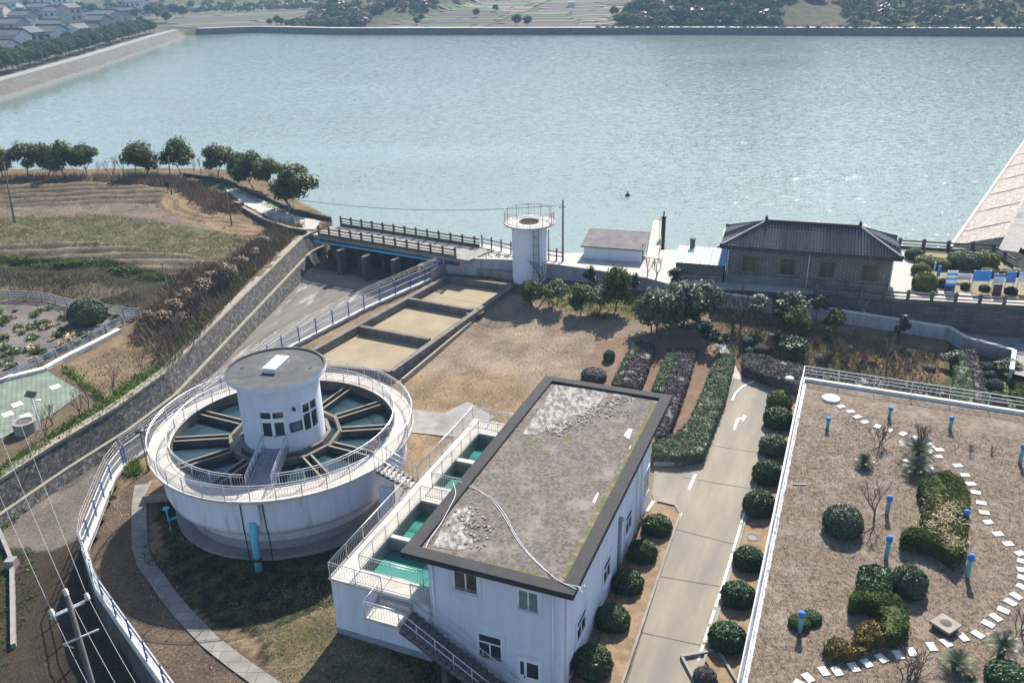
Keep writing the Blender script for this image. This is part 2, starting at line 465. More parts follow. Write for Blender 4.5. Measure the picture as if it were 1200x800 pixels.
plinth_block = brickmat('grey_plinth_block', (0.22, 0.21, 0.20), (0.17, 0.165, 0.16), (0.12, 0.12, 0.12), bw=0.9, rh=0.35, ms=0.02)
green_pavers = brickmat('green_grass_pavers', (0.16, 0.21, 0.16), (0.19, 0.245, 0.19), (0.09, 0.12, 0.075), bw=0.42, rh=0.42, ms=0.045, axes='xy')
path_slabs = brickmat('grey_path_slabs', (0.19, 0.175, 0.15), (0.23, 0.215, 0.185), (0.10, 0.10, 0.07), bw=1.2, rh=0.8, ms=0.02, axes='xy')
balcony_slabs = brickmat('walkway_slabs', (0.19, 0.19, 0.20), (0.23, 0.23, 0.24), (0.10, 0.10, 0.10), bw=0.8, rh=0.8, ms=0.015, axes='xy')

def rubblemat(name, cols, mortar, scale=2.2, edge=0.09, coord='world', bump=0.8, sq=(1, 1, 1)):
    """random stone masonry"""
    m = bpy.data.materials.new(name); m.use_nodes = True
    nt = m.node_tree; b = nt.nodes['Principled BSDF']; L = nt.links.new
    b.inputs['Roughness'].default_value = 0.92
    geo = _n(nt, 'ShaderNodeNewGeometry')
    mp = _n(nt, 'ShaderNodeMapping'); mp.inputs['Scale'].default_value = sq; L(geo.outputs['Position'], mp.inputs[0])
    vo = _n(nt, 'ShaderNodeTexVoronoi'); vo.inputs['Scale'].default_value = scale; L(mp.outputs[0], vo.inputs['Vector'])
    ve = _n(nt, 'ShaderNodeTexVoronoi', feature='DISTANCE_TO_EDGE'); ve.inputs['Scale'].default_value = scale; L(mp.outputs[0], ve.inputs['Vector'])
    sp = _n(nt, 'ShaderNodeSeparateColor'); L(vo.outputs['Color'], sp.inputs[0])
    rp = _n(nt, 'ShaderNodeValToRGB')
    el = rp.color_ramp.elements
    el[0].color = (*cols[0], 1); el[1].color = (*cols[-1], 1)
    for i, c in enumerate(cols[1:-1]):
        e = el.new((i + 1) / (len(cols) - 1)); e.color = (*c, 1)
    L(sp.outputs[0], rp.inputs[0])
    mr = _n(nt, 'ShaderNodeMapRange'); mr.inputs['From Min'].default_value = edge * 0.4; mr.inputs['From Max'].default_value = edge; L(ve.outputs['Distance'], mr.inputs['Value'])
    mx = _n(nt, 'ShaderNodeMix', data_type='RGBA'); L(mr.outputs[0], mx.inputs['Factor']); mx.inputs[6].default_value = (*mortar, 1); L(rp.outputs[0], mx.inputs[7])
    L(mx.outputs[2], b.inputs['Base Color'])
    bp = _n(nt, 'ShaderNodeBump'); bp.inputs['Strength'].default_value = bump; bp.inputs['Distance'].default_value = 0.08; L(mr.outputs[0], bp.inputs['Height']); L(bp.outputs[0], b.inputs['Normal'])
    MATS[name] = m
    return m
rubble = rubblemat('rubble_masonry', [(0.045, 0.042, 0.04), (0.09, 0.083, 0.077), (0.17, 0.16, 0.15), (0.07, 0.066, 0.062)], (0.035, 0.033, 0.03), scale=3.4, edge=0.07)
dam_stone = rubblemat('dam_pitching_stone', [(0.34, 0.30, 0.25), (0.41, 0.36, 0.30), (0.29, 0.26, 0.22), (0.38, 0.34, 0.29)], (0.2, 0.18, 0.15), scale=1.4, edge=0.06)
riprap = rubblemat('shore_riprap', [(0.075, 0.068, 0.055), (0.10, 0.09, 0.074), (0.06, 0.054, 0.043), (0.085, 0.078, 0.062)], (0.1, 0.09, 0.08), scale=0.5, edge=0.05)
far_stone = rubblemat('far_embankment_stone', [(0.075, 0.072, 0.07), (0.10, 0.095, 0.09), (0.065, 0.06, 0.058), (0.09, 0.084, 0.08)], (0.05, 0.085, 0.08), scale=0.5, edge=0.05)
block_wall = brickmat('dark_block_retaining_wall', (0.075, 0.072, 0.068), (0.11, 0.105, 0.098), (0.05, 0.05, 0.05), bw=0.9, rh=0.4, ms=0.03)

def tilemat(name, c1, c2, pitch=0.28, row=0.33, rough=0.38):
    """curved grey roof tiles: ridges running down the slope (object x is along the eave)"""
    m = bpy.data.materials.new(name); m.use_nodes = True
    nt = m.node_tree; b = nt.nodes['Principled BSDF']; L = nt.links.new
    b.inputs['Roughness'].default_value = rough; b.inputs['Specular IOR Level'].default_value = 0.6
    tc = _n(nt, 'ShaderNodeTexCoord')
    sp = _n(nt, 'ShaderNodeSeparateXYZ'); L(tc.outputs['Object'], sp.inputs[0])
    def wave(sock, per):
        k = _n(nt, 'ShaderNodeMath', operation='MULTIPLY'); k.inputs[1].default_value = 2 * math.pi / per; L(sock, k.inputs[0])
        s_ = _n(nt, 'ShaderNodeMath', operation='SINE'); L(k.outputs[0], s_.inputs[0]); return s_.outputs[0]
    a = wave(sp.outputs[0], pitch)
    fr = _n(nt, 'ShaderNodeMath', operation='FRACT'); dv = _n(nt, 'ShaderNodeMath', operation='DIVIDE'); dv.inputs[1].default_value = row
    L(sp.outputs[1], dv.inputs[0]); L(dv.outputs[0], fr.inputs[0])
    ad = _n(nt, 'ShaderNodeMath', operation='MULTIPLY_ADD'); ad.inputs[1].default_value = 1.2; L(fr.outputs[0], ad.inputs[0]); L(a, ad.inputs[2])
    bp = _n(nt, 'ShaderNodeBump'); bp.inputs['Strength'].default_value = 1.0; bp.inputs['Distance'].default_value = 0.07; L(ad.outputs[0], bp.inputs['Height']); L(bp.outputs[0], b.inputs['Normal'])
    no = _n(nt, 'ShaderNodeTexNoise'); no.inputs['Scale'].default_value = 2.2; no.inputs['Detail'].default_value = 5; L(tc.outputs['Object'], no.inputs['Vector'])
    mr = _n(nt, 'ShaderNodeMapRange'); mr.inputs['From Min'].default_value = 0.35; mr.inputs['From Max'].default_value = 0.65; L(no.outputs['Fac'], mr.inputs['Value'])
    mx = _n(nt, 'ShaderNodeMix', data_type='RGBA'); L(mr.outputs[0], mx.inputs['Factor']); mx.inputs[6].default_value = (*c1, 1); mx.inputs[7].default_value = (*c2, 1)
    L(mx.outputs[2], b.inputs['Base Color'])
    MATS[name] = m
    return m
pump_tiles = tilemat('glazed_grey_roof_tiles', (0.085, 0.088, 0.097), (0.13, 0.133, 0.142))

def watermat(name, deep, rough, wave, strength, spec=0.5, dist=1.0, det=4.0, facets=0.0):
    m = bpy.data.materials.new(name); m.use_nodes = True
    nt = m.node_tree; b = nt.nodes['Principled BSDF']; L = nt.links.new
    b.inputs['Base Color'].default_value = (*deep, 1); b.inputs['Roughness'].default_value = rough; b.inputs['IOR'].default_value = 1.33
    b.inputs['Specular IOR Level'].default_value = spec
    geo = _n(nt, 'ShaderNodeNewGeometry')
    mp = _n(nt, 'ShaderNodeMapping'); mp.inputs['Rotation'].default_value = (0, 0, 0.14); mp.inputs['Scale'].default_value = (.8, 2.3, 1.0); L(geo.outputs['Position'], mp.inputs[0])
    n1 = _n(nt, 'ShaderNodeTexNoise'); n1.inputs['Scale'].default_value = wave; n1.inputs['Detail'].default_value = det; n1.inputs['Roughness'].default_value = 0.62; L(mp.outputs[0], n1.inputs['Vector'])
    if facets:
        # ripple facets: two scales of random tilt around the vertical
        n2 = _n(nt, 'ShaderNodeTexNoise'); n2.inputs['Scale'].default_value = wave * .28; n2.inputs['Detail'].default_value = 3.0; L(mp.outputs[0], n2.inputs['Vector'])
        ad = _n(nt, 'ShaderNodeVectorMath', operation='ADD'); w2 = _n(nt, 'ShaderNodeVectorMath', operation='MULTIPLY'); w2.inputs[1].default_value = (.45, .45, .45); L(n2.outputs['Color'], w2.inputs[0]); L(n1.outputs['Color'], ad.inputs[0]); L(w2.outputs[0], ad.inputs[1])
        sb = _n(nt, 'ShaderNodeVectorMath', operation='SUBTRACT'); L(ad.outputs[0], sb.inputs[0]); sb.inputs[1].default_value = (.725, .725, .725)
        # calmer and rougher lanes of wind
        n3 = _n(nt, 'ShaderNodeTexNoise'); n3.inputs['Scale'].default_value = .012; n3.inputs['Detail'].default_value = 4.0; L(mp.outputs[0], n3.inputs['Vector'])
        mr = _n(nt, 'ShaderNodeMapRange'); mr.inputs['From Min'].default_value = .3; mr.inputs['From Max'].default_value = .7; mr.inputs['To Min'].default_value = .65 * facets; mr.inputs['To Max'].default_value = 1.35 * facets; L(n3.outputs['Fac'], mr.inputs['Value'])
        # sheltered, calmer water along the village bank
        va, vb_ = P(0, 117, 1.2), P(222, 41, 1.2); vd = (vb_ - va).normalized()
        dt = _n(nt, 'ShaderNodeVectorMath', operation='DOT_PRODUCT'); L(geo.outputs['Position'], dt.inputs[0]); dt.inputs[1].default_value = (vd.y, -vd.x, 0)
        c0 = va.x * vd.y - va.y * vd.x
        sh = _n(nt, 'ShaderNodeMapRange', interpolation_type='SMOOTHSTEP'); sh.inputs['From Min'].default_value = c0 - 5; sh.inputs['From Max'].default_value = c0 + 75; sh.inputs['To Min'].default_value = .10; L(dt.outputs['Value'], sh.inputs['Value'])
        mm = _n(nt, 'ShaderNodeMath', operation='MULTIPLY'); L(mr.outputs[0], mm.inputs[0]); L(sh.outputs[0], mm.inputs[1]); mr = mm
        cx_ = _n(nt, 'ShaderNodeCombineXYZ'); L(mr.outputs[0], cx_.inputs[0]); L(mr.outputs[0], cx_.inputs[1])
        ml = _n(nt, 'ShaderNodeVectorMath', operation='MULTIPLY'); L(sb.outputs[0], ml.inputs[0]); L(cx_.outputs[0], ml.inputs[1])
        a2 = _n(nt, 'ShaderNodeVectorMath', operation='ADD'); L(ml.outputs[0], a2.inputs[0]); a2.inputs[1].default_value = (0, 0, 1)
        nz = _n(nt, 'ShaderNodeVectorMath', operation='NORMALIZE'); L(a2.outputs[0], nz.inputs[0]); L(nz.outputs[0], b.inputs['Normal'])
        MATS[name] = m
        return m
    bp = _n(nt, 'ShaderNodeBump'); bp.inputs['Strength'].default_value = strength; bp.inputs['Distance'].default_value = dist; L(n1.outputs['Fac'], bp.inputs['Height']); L(bp.outputs[0], b.inputs['Normal'])
    MATS[name] = m
    return m
lake_water = watermat('reservoir_water', (0.178, 0.225, 0.202), 0.08, 2.8, 1.0, det=5.0, facets=1.0)
tank_water = watermat('dark_tank_water', (0.022, 0.046, 0.056), 0.04, 1.4, 0.25, dist=0.05)
ring_water = watermat('yellowish_ring_water', (0.20, 0.18, 0.09), 0.08, 1.4, 0.2, dist=0.05)
green_water = watermat('green_filter_water', (0.01, 0.22, 0.15), 0.05, 1.2, 0.2, dist=0.05)

# ------------------------------------------------------------------ terrain
WATER_Z = 1.2
def rbf(ctrl):
    pts = np.array([P(a, b, c)[:] for a, b, c in ctrl])
    X, Z = pts[:, :2], pts[:, 2]
    n = len(X)
    D = np.linalg.norm(X[:, None] - X[None], axis=2)
    A = np.zeros((n + 3, n + 3)); A[:n, :n] = D; A[:n, n] = 1; A[:n, n + 1:] = X; A[n, :n] = 1; A[n + 1:, :n] = X.T
    s = np.linalg.solve(A, np.concatenate([Z, np.zeros(3)]))
    def f(x, y):
        r = np.zeros(x.shape)
        for i in range(n):
            r += s[i] * np.hypot(x - X[i, 0], y - X[i, 1])
        return r + s[n] + s[n + 1] * x + s[n + 2] * y
    return f

PLANT_C = [(600,450,0),(500,480,0),(650,380,.3),(500,420,.2),(560,380,.4),(620,326,1.3),(690,326,1.6),(760,342,1.6),(840,362,1.6),(900,378,1.2),
 (1000,395,.4),(1110,402,-.6),(1190,440,-.8),(1150,480,-.8),(870,410,.5),(930,440,-.3),(1100,450,-.5),(760,400,.5),(700,440,0),(850,470,-.35),(830,560,-.4),
 (800,530,-.4),(740,790,-.4),(850,780,-.4),(960,760,-.4),(1200,700,-.4),(1200,560,-.5),(300,700,0),(400,780,0),(150,640,0),(190,790,0),(140,560,0),(400,440,.2),(340,410,.1),
 (515,325,.9),(430,363,.5),(560,325,1.0),(500,860,-.1),(300,900,0),(800,900,-.4),(1100,900,-.4)]
LEFT_C = [(0,563,.9),(55,527,1.1),(137,478,1.4),(192,439,1.7),(240,392,2.0),(280,347,2.3),(358,277,2.8),(0,480,1.3),(90,440,1.4),(0,560,1.0),(-60,560,1.0),
 (0,445,1.4),(150,372,1.7),(0,352,1.6),(100,372,1.6),(60,356,1.6),(150,430,1.5),(180,400,1.6),(-80,400,1.5),
 (0,341,2.4),(130,348,2.4),(0,333,2.5),(120,338,2.5),(0,309,3.5),(110,312,3.5),(205,330,3.3),(-80,330,3.4),(240,340,2.7),(250,310,3.2),(300,300,2.9),
 (0,290,3.8),(150,285,3.9),(240,290,3.5),(100,260,4.2),(250,268,3.9),(300,262,3.5),(0,250,4.3),(340,262,3.2),
 (0,220,4.9),(100,216,4.9),(200,216,4.9),(195,238,4.6),(0,205,4.9),(85,205,4.8),(170,205,4.6),(212,206,4.5),(265,220,4.2),(300,235,3.9),(345,247,3.5),(385,262,3.2),(-100,205,4.9)]
fP, fL = rbf(PLANT_C), rbf(LEFT_C)
CAPL = [(372,271,2.85),(357,277,2.8),(299,334,2.4),(240,392,2.0),(192,439,1.7),(137,478,1.4),(55,527,1.1),(0,563,.9),(-80,615,.6),(-200,690,.3)]
CAP = [P(*c) for c in CAPL]
EDGE_PX = [(528,312,.95),(515,325,.9),(430,363,.5),(366,396,.2),(335,412,.1),(146,549,0),(134,565,0),(121.5,595,0),(109,628,0),(100,650,0),(115,695,0),(136.5,726.5,0),(161,761.5,0),(187,798,0),(225,850,0)]
EDGE = [P(*c) for c in EDGE_PX]
def shore_shift(px, py, z, d=3.0):
    p = P(px, py, z); q = Vector((p.x, p.y, 0)); return q + q.normalized() * d
LSHORE = [shore_shift(*c) for c in [(392,258,3.2,.5),(372,247,3.4,1.),(345,236,3.5,1.5),(318,218,3.9),(290,208,4.1),(255,203,4.3),(212,201,4.5),(170,202,4.6),(85,202,4.8),(0,202,4.9),(-150,203,4.9),(-400,206,4.9)]]
LEFT_POLY = [Vector((c.x, c.y, 0)) for c in CAP] + [Vector((-75, 5, 0)), Vector((-240, 5, 0))] + [q for q in reversed(LSHORE)]
CREST_A, CREST_B = P(359, 318, -.45), P(484, 341, -.45)
CH_POLY = [Vector((c.x, c.y, 0)) for c in CAP] + [Vector((-60, 10, 0)), Vector((-12, 10, 0))] + [Vector((e.x, e.y, 0)) for e in reversed(EDGE)]
TERR_PX = [(519,301),(545,303),(600,305),(650,310),(686,315),(758,326),(795,336),(850,339.5),(960,345),(1044,353),(1200,362),(1300,370)]
TERR_FRONT = [P(a, b, 3.0) for a, b in TERR_PX]
TERR_POLY = TERR_FRONT + [P(1300, 335, 3), P(1187, 311, 3), P(1160, 295, 3), P(1060, 289, 3)] + [P(1050, 277, 3), P(850, 266, 3), P(800, 292, 3), P(766, 292, 3), P(660, 296, 3), P(575, 286, 3), P(519, 282, 3)]
ROAD_LOW = [(795,336,3.0),(840,347,2.85),(900,356,2.2),(1000,371,1.3),(1112,387,.45),(1130,399,.35),(1188,413,.2),(1184,440,.1)]
ROAD_POLY = [P(*c) for c in ROAD_LOW] + [P(1215, 445, .1), P(1330, 450, .1), P(1330, 373, 3.0)] + [q for q in reversed(TERR_FRONT[6:])]
XA, XB = P(840, 347, 2.85).x, P(1112, 387, .45).x
def zroad(x):
    t = np.clip((x - XA) / (XB - XA), -0.1, 1.15); return 2.85 - 2.4 * t
def zchan(x, y):
    return np.interp(y, [20, 45, 60, 84, 89], [-2.8, -1.9, -1.5, -1.05, -1.05])

BED_PX = [(340,423),(366,407),(422.5,381.5),(479.5,349),(523.6,323),(600,334),(553,362),(503.5,396.5),(458,433)]
BED_POLY = [P(a, b, 1.2) for a, b in BED_PX]
FAN_C = P(292, 236, 4.2)
def terrain(x, y, furrows=True, grid=False):
    x = np.asarray(x, float); y = np.asarray(y, float)
    z = fP(x, y)
    ch = inpoly(x, y, CH_POLY); z = np.where(ch, zchan(x, y), z)
    lf = inpoly(x, y, LEFT_POLY); zl = fL(x, y)
    if furrows:
        for poly, per, amp, kind in FURROWS:
            m = inpoly(x, y, poly)
            if kind == 'row': c = y + 2.2 * np.sin(x * .045) + .03 * x
            elif kind == 'fan': c = np.hypot((x - FAN_C.x) * .8, (y - FAN_C.y))
            else: c = x * kind[0] + y * kind[1]
            zl = np.where(m, zl + amp * (2 * np.abs(np.sin(c * math.pi / per)) ** .8 - 1), zl)
    z = np.where(lf, zl, z)
    bd = inpoly(x, y, BED_POLY); z = np.where(bd, .2, z)
    rd = inpoly(x, y, ROAD_POLY); tr = inpoly(x, y, TERR_POLY)
    if grid:      # the road and the yard are laid on top as solid slabs
        z = np.where(rd, np.minimum(z, zroad(x) - 1.0), z); z = np.where(tr, np.minimum(z, 1.0), z)
    else:
        z = np.where(rd, zroad(x) - .05, z); z = np.where(tr, 2.95, z)
    land = lf | tr | rd | ch | inpoly(x, y, LANDMASS)
    return np.where(land, z, -2.5)
LANDMASS = [Vector((e.x, e.y, 0)) for e in EDGE] + [Vector((-12, 5, 0)), Vector((140, 5, 0)), Vector((140, 66, 0))] + [P(1300, 370, 3)] + [q for q in reversed(TERR_FRONT)]
FURROWS = [
 (pz([(0,217),(150,217),(196,222),(190,238),(150,236),(0,240)], 4.8), 2.6, .36, 'row'),
 (pz([(192,236),(215,230),(250,248),(300,264),(330,290),(300,285),(250,262),(205,254),(186,246)], 4.0), 1.7, .26, 'fan'),
 (pz([(-60,288),(120,288),(250,302),(252,322),(200,328),(110,310),(-60,307)], 3.6), 2.3, .38, 'row'),
 (pz([(60,437),(130,398),(168,388),(186,404),(184,428),(122,468)], 1.5), 1.35, .10, (0.78, -0.62)),
]
def tz(x, y): return float(terrain(np.array([x]), np.array([y]))[0])
def PT(px, py, z0=0.0, add=0.0):
    """where the line of sight of a photograph point meets the terrain"""
    d = ray(px, py); z = z0
    lo, hi = 0.85, 1.25
    t0 = (z0 - H) / d.z
    prev = None
    for i in range(140):
        t = t0 * (lo + (hi - lo) * i / 139)
        zz = H + d.z * t; tt = tz(d.x * t, d.y * t)
        if zz <= tt:
            return Vector((d.x * t, d.y * t, tt + add))
    p = P(px, py, z0); p.z += add
    return p

STEP = 0.4
gx = np.arange(-112, 96, STEP); gy = np.arange(6, 152, STEP)
GX, GY = np.meshgrid(gx, gy)
GZ = terrain(GX, GY, True, True)
def vnoise(x, y, s, seed):
    r = np.random.default_rng(seed); T = r.random((256, 256))
    u, v = x / s, y / s
    i, j = np.floor(u).astype(int), np.floor(v).astype(int); a, b = u - i, v - j
    a, b = a * a * (3 - 2 * a), b * b * (3 - 2 * b)
    g = lambda p, q: T[p % 256, q % 256]
    return (g(i, j) * (1 - a) + g(i + 1, j) * a) * (1 - b) + (g(i, j + 1) * (1 - a) + g(i + 1, j + 1) * a) * b
rough_amp = np.full(GX.shape, .05)
LEFTM = inpoly(GX, GY, LEFT_POLY)
rough_amp[LEFTM] = .16
rough_amp[LEFTM & inpoly(GX, GY, pz([(-80,450),(54,428),(108,464),(62,494),(12,514),(-80,545)], 1.3))] = 0
rough_amp[LEFTM & inpoly(GX, GY, pz([(-300,350),(60,354),(160,372),(100,400),(-40,452),(-300,540)], 1.6))] = .04
rough_amp[inpoly(GX, GY, TERR_POLY) | inpoly(GX, GY, ROAD_POLY)] = 0
CHM = inpoly(GX, GY, CH_POLY) & ~LEFTM
rough_amp[CHM & (GY > 52)] = 0
GZ = GZ + rough_amp * ((vnoise(GX, GY, 1.1, 1) - .5) + 1.2 * (vnoise(GX, GY, 3.1, 2) - .5) + .8 * (vnoise(GX, GY, .5, 3) - .5))
TINT = np.zeros(GX.shape + (4,), np.float32); TINT[..., 3] = 1
GREEN = np.zeros(GX.shape, np.float32)
REG = [  # outline (px,py), level, soil colour, share of green
 ([(-500,900),(-500,100),(1900,100),(1900,1400),(-500,1400)], 0, (.34,.245,.15), .12),
 ([(440,470),(480,420),(600,330),(850,360),(830,430),(700,520),(560,560)], .2, (.385,.30,.215), .09),
 ([(480,440),(600,440),(640,470),(480,560)], .0, (.385,.275,.165), .04),
 ([(165,560),(240,560),(400,560),(440,600),(560,800),(560,1000),(330,1000),(300,760),(200,690)], 0, (.034,.029,.018), .5),  # lawn soil darkened, shade beside the round tank painted into the colour
 ([(300,740),(420,700),(540,860),(360,900)], 0, (.25,.20,.11), .45),
 ([(100,640),(165,540),(190,560),(170,640),(205,700),(330,800),(400,900),(200,900)], 0, (.19,.135,.095), .08),
 ([(560,330),(700,330),(850,362),(830,375),(700,370),(600,345)], 1, (.27,.21,.11), .5),
 ([(830,362),(900,378),(1110,402),(1115,470),(930,446),(860,425),(835,395)], .6, (.26,.18,.115), .42),
 ([(940,390),(1110,405),(1110,445),(1000,425)], .2, (.30,.19,.12), .12),
 ([(1110,400),(1300,420),(1300,520),(1110,480)], -.7, (.14,.13,.06), .85),
]
LREG = [
 ([(-500,100),(420,100),(420,700),(-500,900)], 2, (.25,.185,.115), .25),
 ([(-300,212),(150,212),(205,220),(192,240),(150,238),(-300,243)], 4.8, (.27,.205,.125), .12),
 ([(186,240),(215,228),(250,246),(300,262),(330,288),(300,285),(250,266),(205,258)], 4, (.36,.25,.15), .04),
 ([(-300,240),(150,238),(190,246),(240,262),(250,270),(120,256),(-300,258)], 4.4, (.27,.205,.155), .2),
 ([(-300,256),(120,254),(250,268),(310,275),(300,300),(250,304),(120,288),(-300,288)], 4.1, (.215,.175,.10), .52),
 ([(-300,288),(120,288),(250,302),(252,322),(200,328),(110,312),(-300,308)], 3.6, (.28,.225,.145), .18),
 ([(-300,304),(120,307),(210,326),(205,330),(110,312),(-300,309)], 3.5, (.10,.16,.03), 1.0),
 ([(-300,309),(110,312),(208,330),(180,362),(130,350),(-300,347)], 2.8, (.07,.06,.035), .35),  # field bank: shade on its near face put into the soil colour
 ([(-300,331),(125,337),(150,345),(130,349),(-300,342)], 2.4, (.22,.175,.10), .15),
 ([(-300,347),(60,352),(162,370),(100,400),(-40,455),(-300,540)], 1.6, (.26,.235,.215), .06),
 ([(160,368),(215,330),(262,318),(330,270),(358,272),(285,340),(242,385),(195,432),(178,402),(150,398)], 2.4, (.21,.145,.09), .18),
 ([(356,272),(285,340),(242,385),(195,432),(137,472),(55,520),(-60,600),(-60,570),(55,505),(130,455),(180,420),(225,375),(270,330),(340,270)], 2, (.16,.15,.06), .7),
 ([(60,437),(130,398),(168,388),(186,404),(184,428),(122,468)], 1.5, (.29,.205,.13), .22),
 ([(150,388),(180,393),(190,405),(184,424),(150,405)], 1.6, (.27,.165,.10), .02),
 ([(140,195),(300,230),(345,245),(300,240),(250,225),(200,207),(150,207)], 4.3, (.20,.19,.06), .9),
 ([(150,206),(205,208),(270,228),(280,245),(240,245),(205,222),(150,216)], 4.5, (.24,.165,.105), .12),
]
CREG = [([(-500,100),(700,100),(700,1200),(-500,1200)], -2, (.16,.145,.13), .0),
 ([(-100,640),(0,610),(70,590),(110,570),(110,640),(60,665),(-100,700)], -2.8, (.25,.215,.18), .1),
 ([(-300,660),(70,660),(110,640),(105,660),(130,720),(230,860),(230,1200),(-300,1200)], -3, (.075,.058,.04), .25)]
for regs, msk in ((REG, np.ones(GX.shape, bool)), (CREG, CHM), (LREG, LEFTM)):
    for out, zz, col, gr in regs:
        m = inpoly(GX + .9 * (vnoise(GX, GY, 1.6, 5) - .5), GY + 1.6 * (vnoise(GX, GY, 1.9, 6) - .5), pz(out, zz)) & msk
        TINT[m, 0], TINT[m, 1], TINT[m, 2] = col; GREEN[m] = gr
ny, nx = GX.shape
idx = np.arange(nx * ny).reshape(ny, nx)
F = np.stack([idx[:-1, :-1], idx[:-1, 1:], idx[1:, 1:], idx[1:, :-1]], -1).reshape(-1, 4)
V = np.stack([GX, GY, GZ], -1).reshape(-1, 3)
me = np_mesh('ground', V, F, smooth=True)
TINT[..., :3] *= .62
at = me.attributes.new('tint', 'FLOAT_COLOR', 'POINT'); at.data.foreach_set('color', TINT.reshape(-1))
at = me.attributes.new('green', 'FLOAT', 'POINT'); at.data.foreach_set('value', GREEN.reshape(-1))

def groundmat(name, s1=1.3, s2=5.5, bump=.8, gcol=((.040, .054, .014), (.075, .088, .024))):
    m = bpy.data.materials.new(name); m.use_nodes = True
    nt = m.node_tree; b = nt.nodes['Principled BSDF']; L = nt.links.new
    b.inputs['Roughness'].default_value = .97; b.inputs['Specular IOR Level'].default_value = .15
    geo = _n(nt, 'ShaderNodeNewGeometry')
    def noise(sc, det=8, ro=.65):
        n = _n(nt, 'ShaderNodeTexNoise'); n.inputs['Scale'].default_value = sc; n.inputs['Detail'].default_value = det; n.inputs['Roughness'].default_value = ro
        L(geo.outputs['Position'], n.inputs['Vector']); return n.outputs['Fac']
    a = _n(nt, 'ShaderNodeAttribute', attribute_name='tint'); g = _n(nt, 'ShaderNodeAttribute', attribute_name='green')
    mr = _n(nt, 'ShaderNodeMapRange'); mr.inputs['From Min'].default_value = .3; mr.inputs['From Max'].default_value = .72; mr.inputs['To Min'].default_value = .42; mr.inputs['To Max'].default_value = 1.62
    L(noise(s2, 10, .72), mr.inputs['Value'])
    hs = _n(nt, 'ShaderNodeHueSaturation'); L(a.outputs['Color'], hs.inputs['Color']); L(mr.outputs[0], hs.inputs['Value'])
    # large pale / dark patches of the soil
    mr2 = _n(nt, 'ShaderNodeMapRange'); mr2.inputs['From Min'].default_value = .35; mr2.inputs['From Max'].default_value = .65; mr2.inputs['To Min'].default_value = .66; mr2.inputs['To Max'].default_value = 1.22
    L(noise(.22, 6), mr2.inputs['Value'])
    hs2 = _n(nt, 'ShaderNodeHueSaturation'); L(hs.outputs[0], hs2.inputs['Color']); L(mr2.outputs[0], hs2.inputs['Value'])
    # grass: noise below the share of green
    ad = _n(nt, 'ShaderNodeMath', operation='ADD'); L(noise(.8, 9, .75), ad.inputs[0])
    gm = _n(nt, 'ShaderNodeMath', operation='MULTIPLY_ADD'); gm.inputs[1].default_value = .5; gm.inputs[2].default_value = -.25; L(g.outputs['Fac'], gm.inputs[0]); L(gm.outputs[0], ad.inputs[1])
    mg = _n(nt, 'ShaderNodeMapRange'); mg.inputs['From Min'].default_value = .47; mg.inputs['From Max'].default_value = .58; L(ad.outputs[0], mg.inputs['Value'])
    gc = _n(nt, 'ShaderNodeMix', data_type='RGBA'); L(noise(2.2, 6), gc.inputs['Factor']); gc.inputs[6].default_value = (*gcol[0], 1); gc.inputs[7].default_value = (*gcol[1], 1)
    hg = _n(nt, 'ShaderNodeHueSaturation'); L(gc.outputs[2], hg.inputs['Color']); L(mr.outputs[0], hg.inputs['Value'])
    mx = _n(nt, 'ShaderNodeMix', data_type='RGBA'); L(mg.outputs[0], mx.inputs['Factor']); L(hs2.outputs[0], mx.inputs[6]); L(hg.outputs[0], mx.inputs[7])
    L(mx.outputs[2], b.inputs['Base Color'])
    bp = _n(nt, 'ShaderNodeBump'); bp.inputs['Strength'].default_value = bump; bp.inputs['Distance'].default_value = .12; L(noise(s2 * 1.4, 10, .75), bp.inputs['Height']); L(bp.outputs[0], b.inputs['Normal'])
    return m
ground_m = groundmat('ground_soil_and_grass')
tag(link_mesh('ground', me, ground_m), 'bare soil and dry grass ground of the plant and the fields', kind='structure')

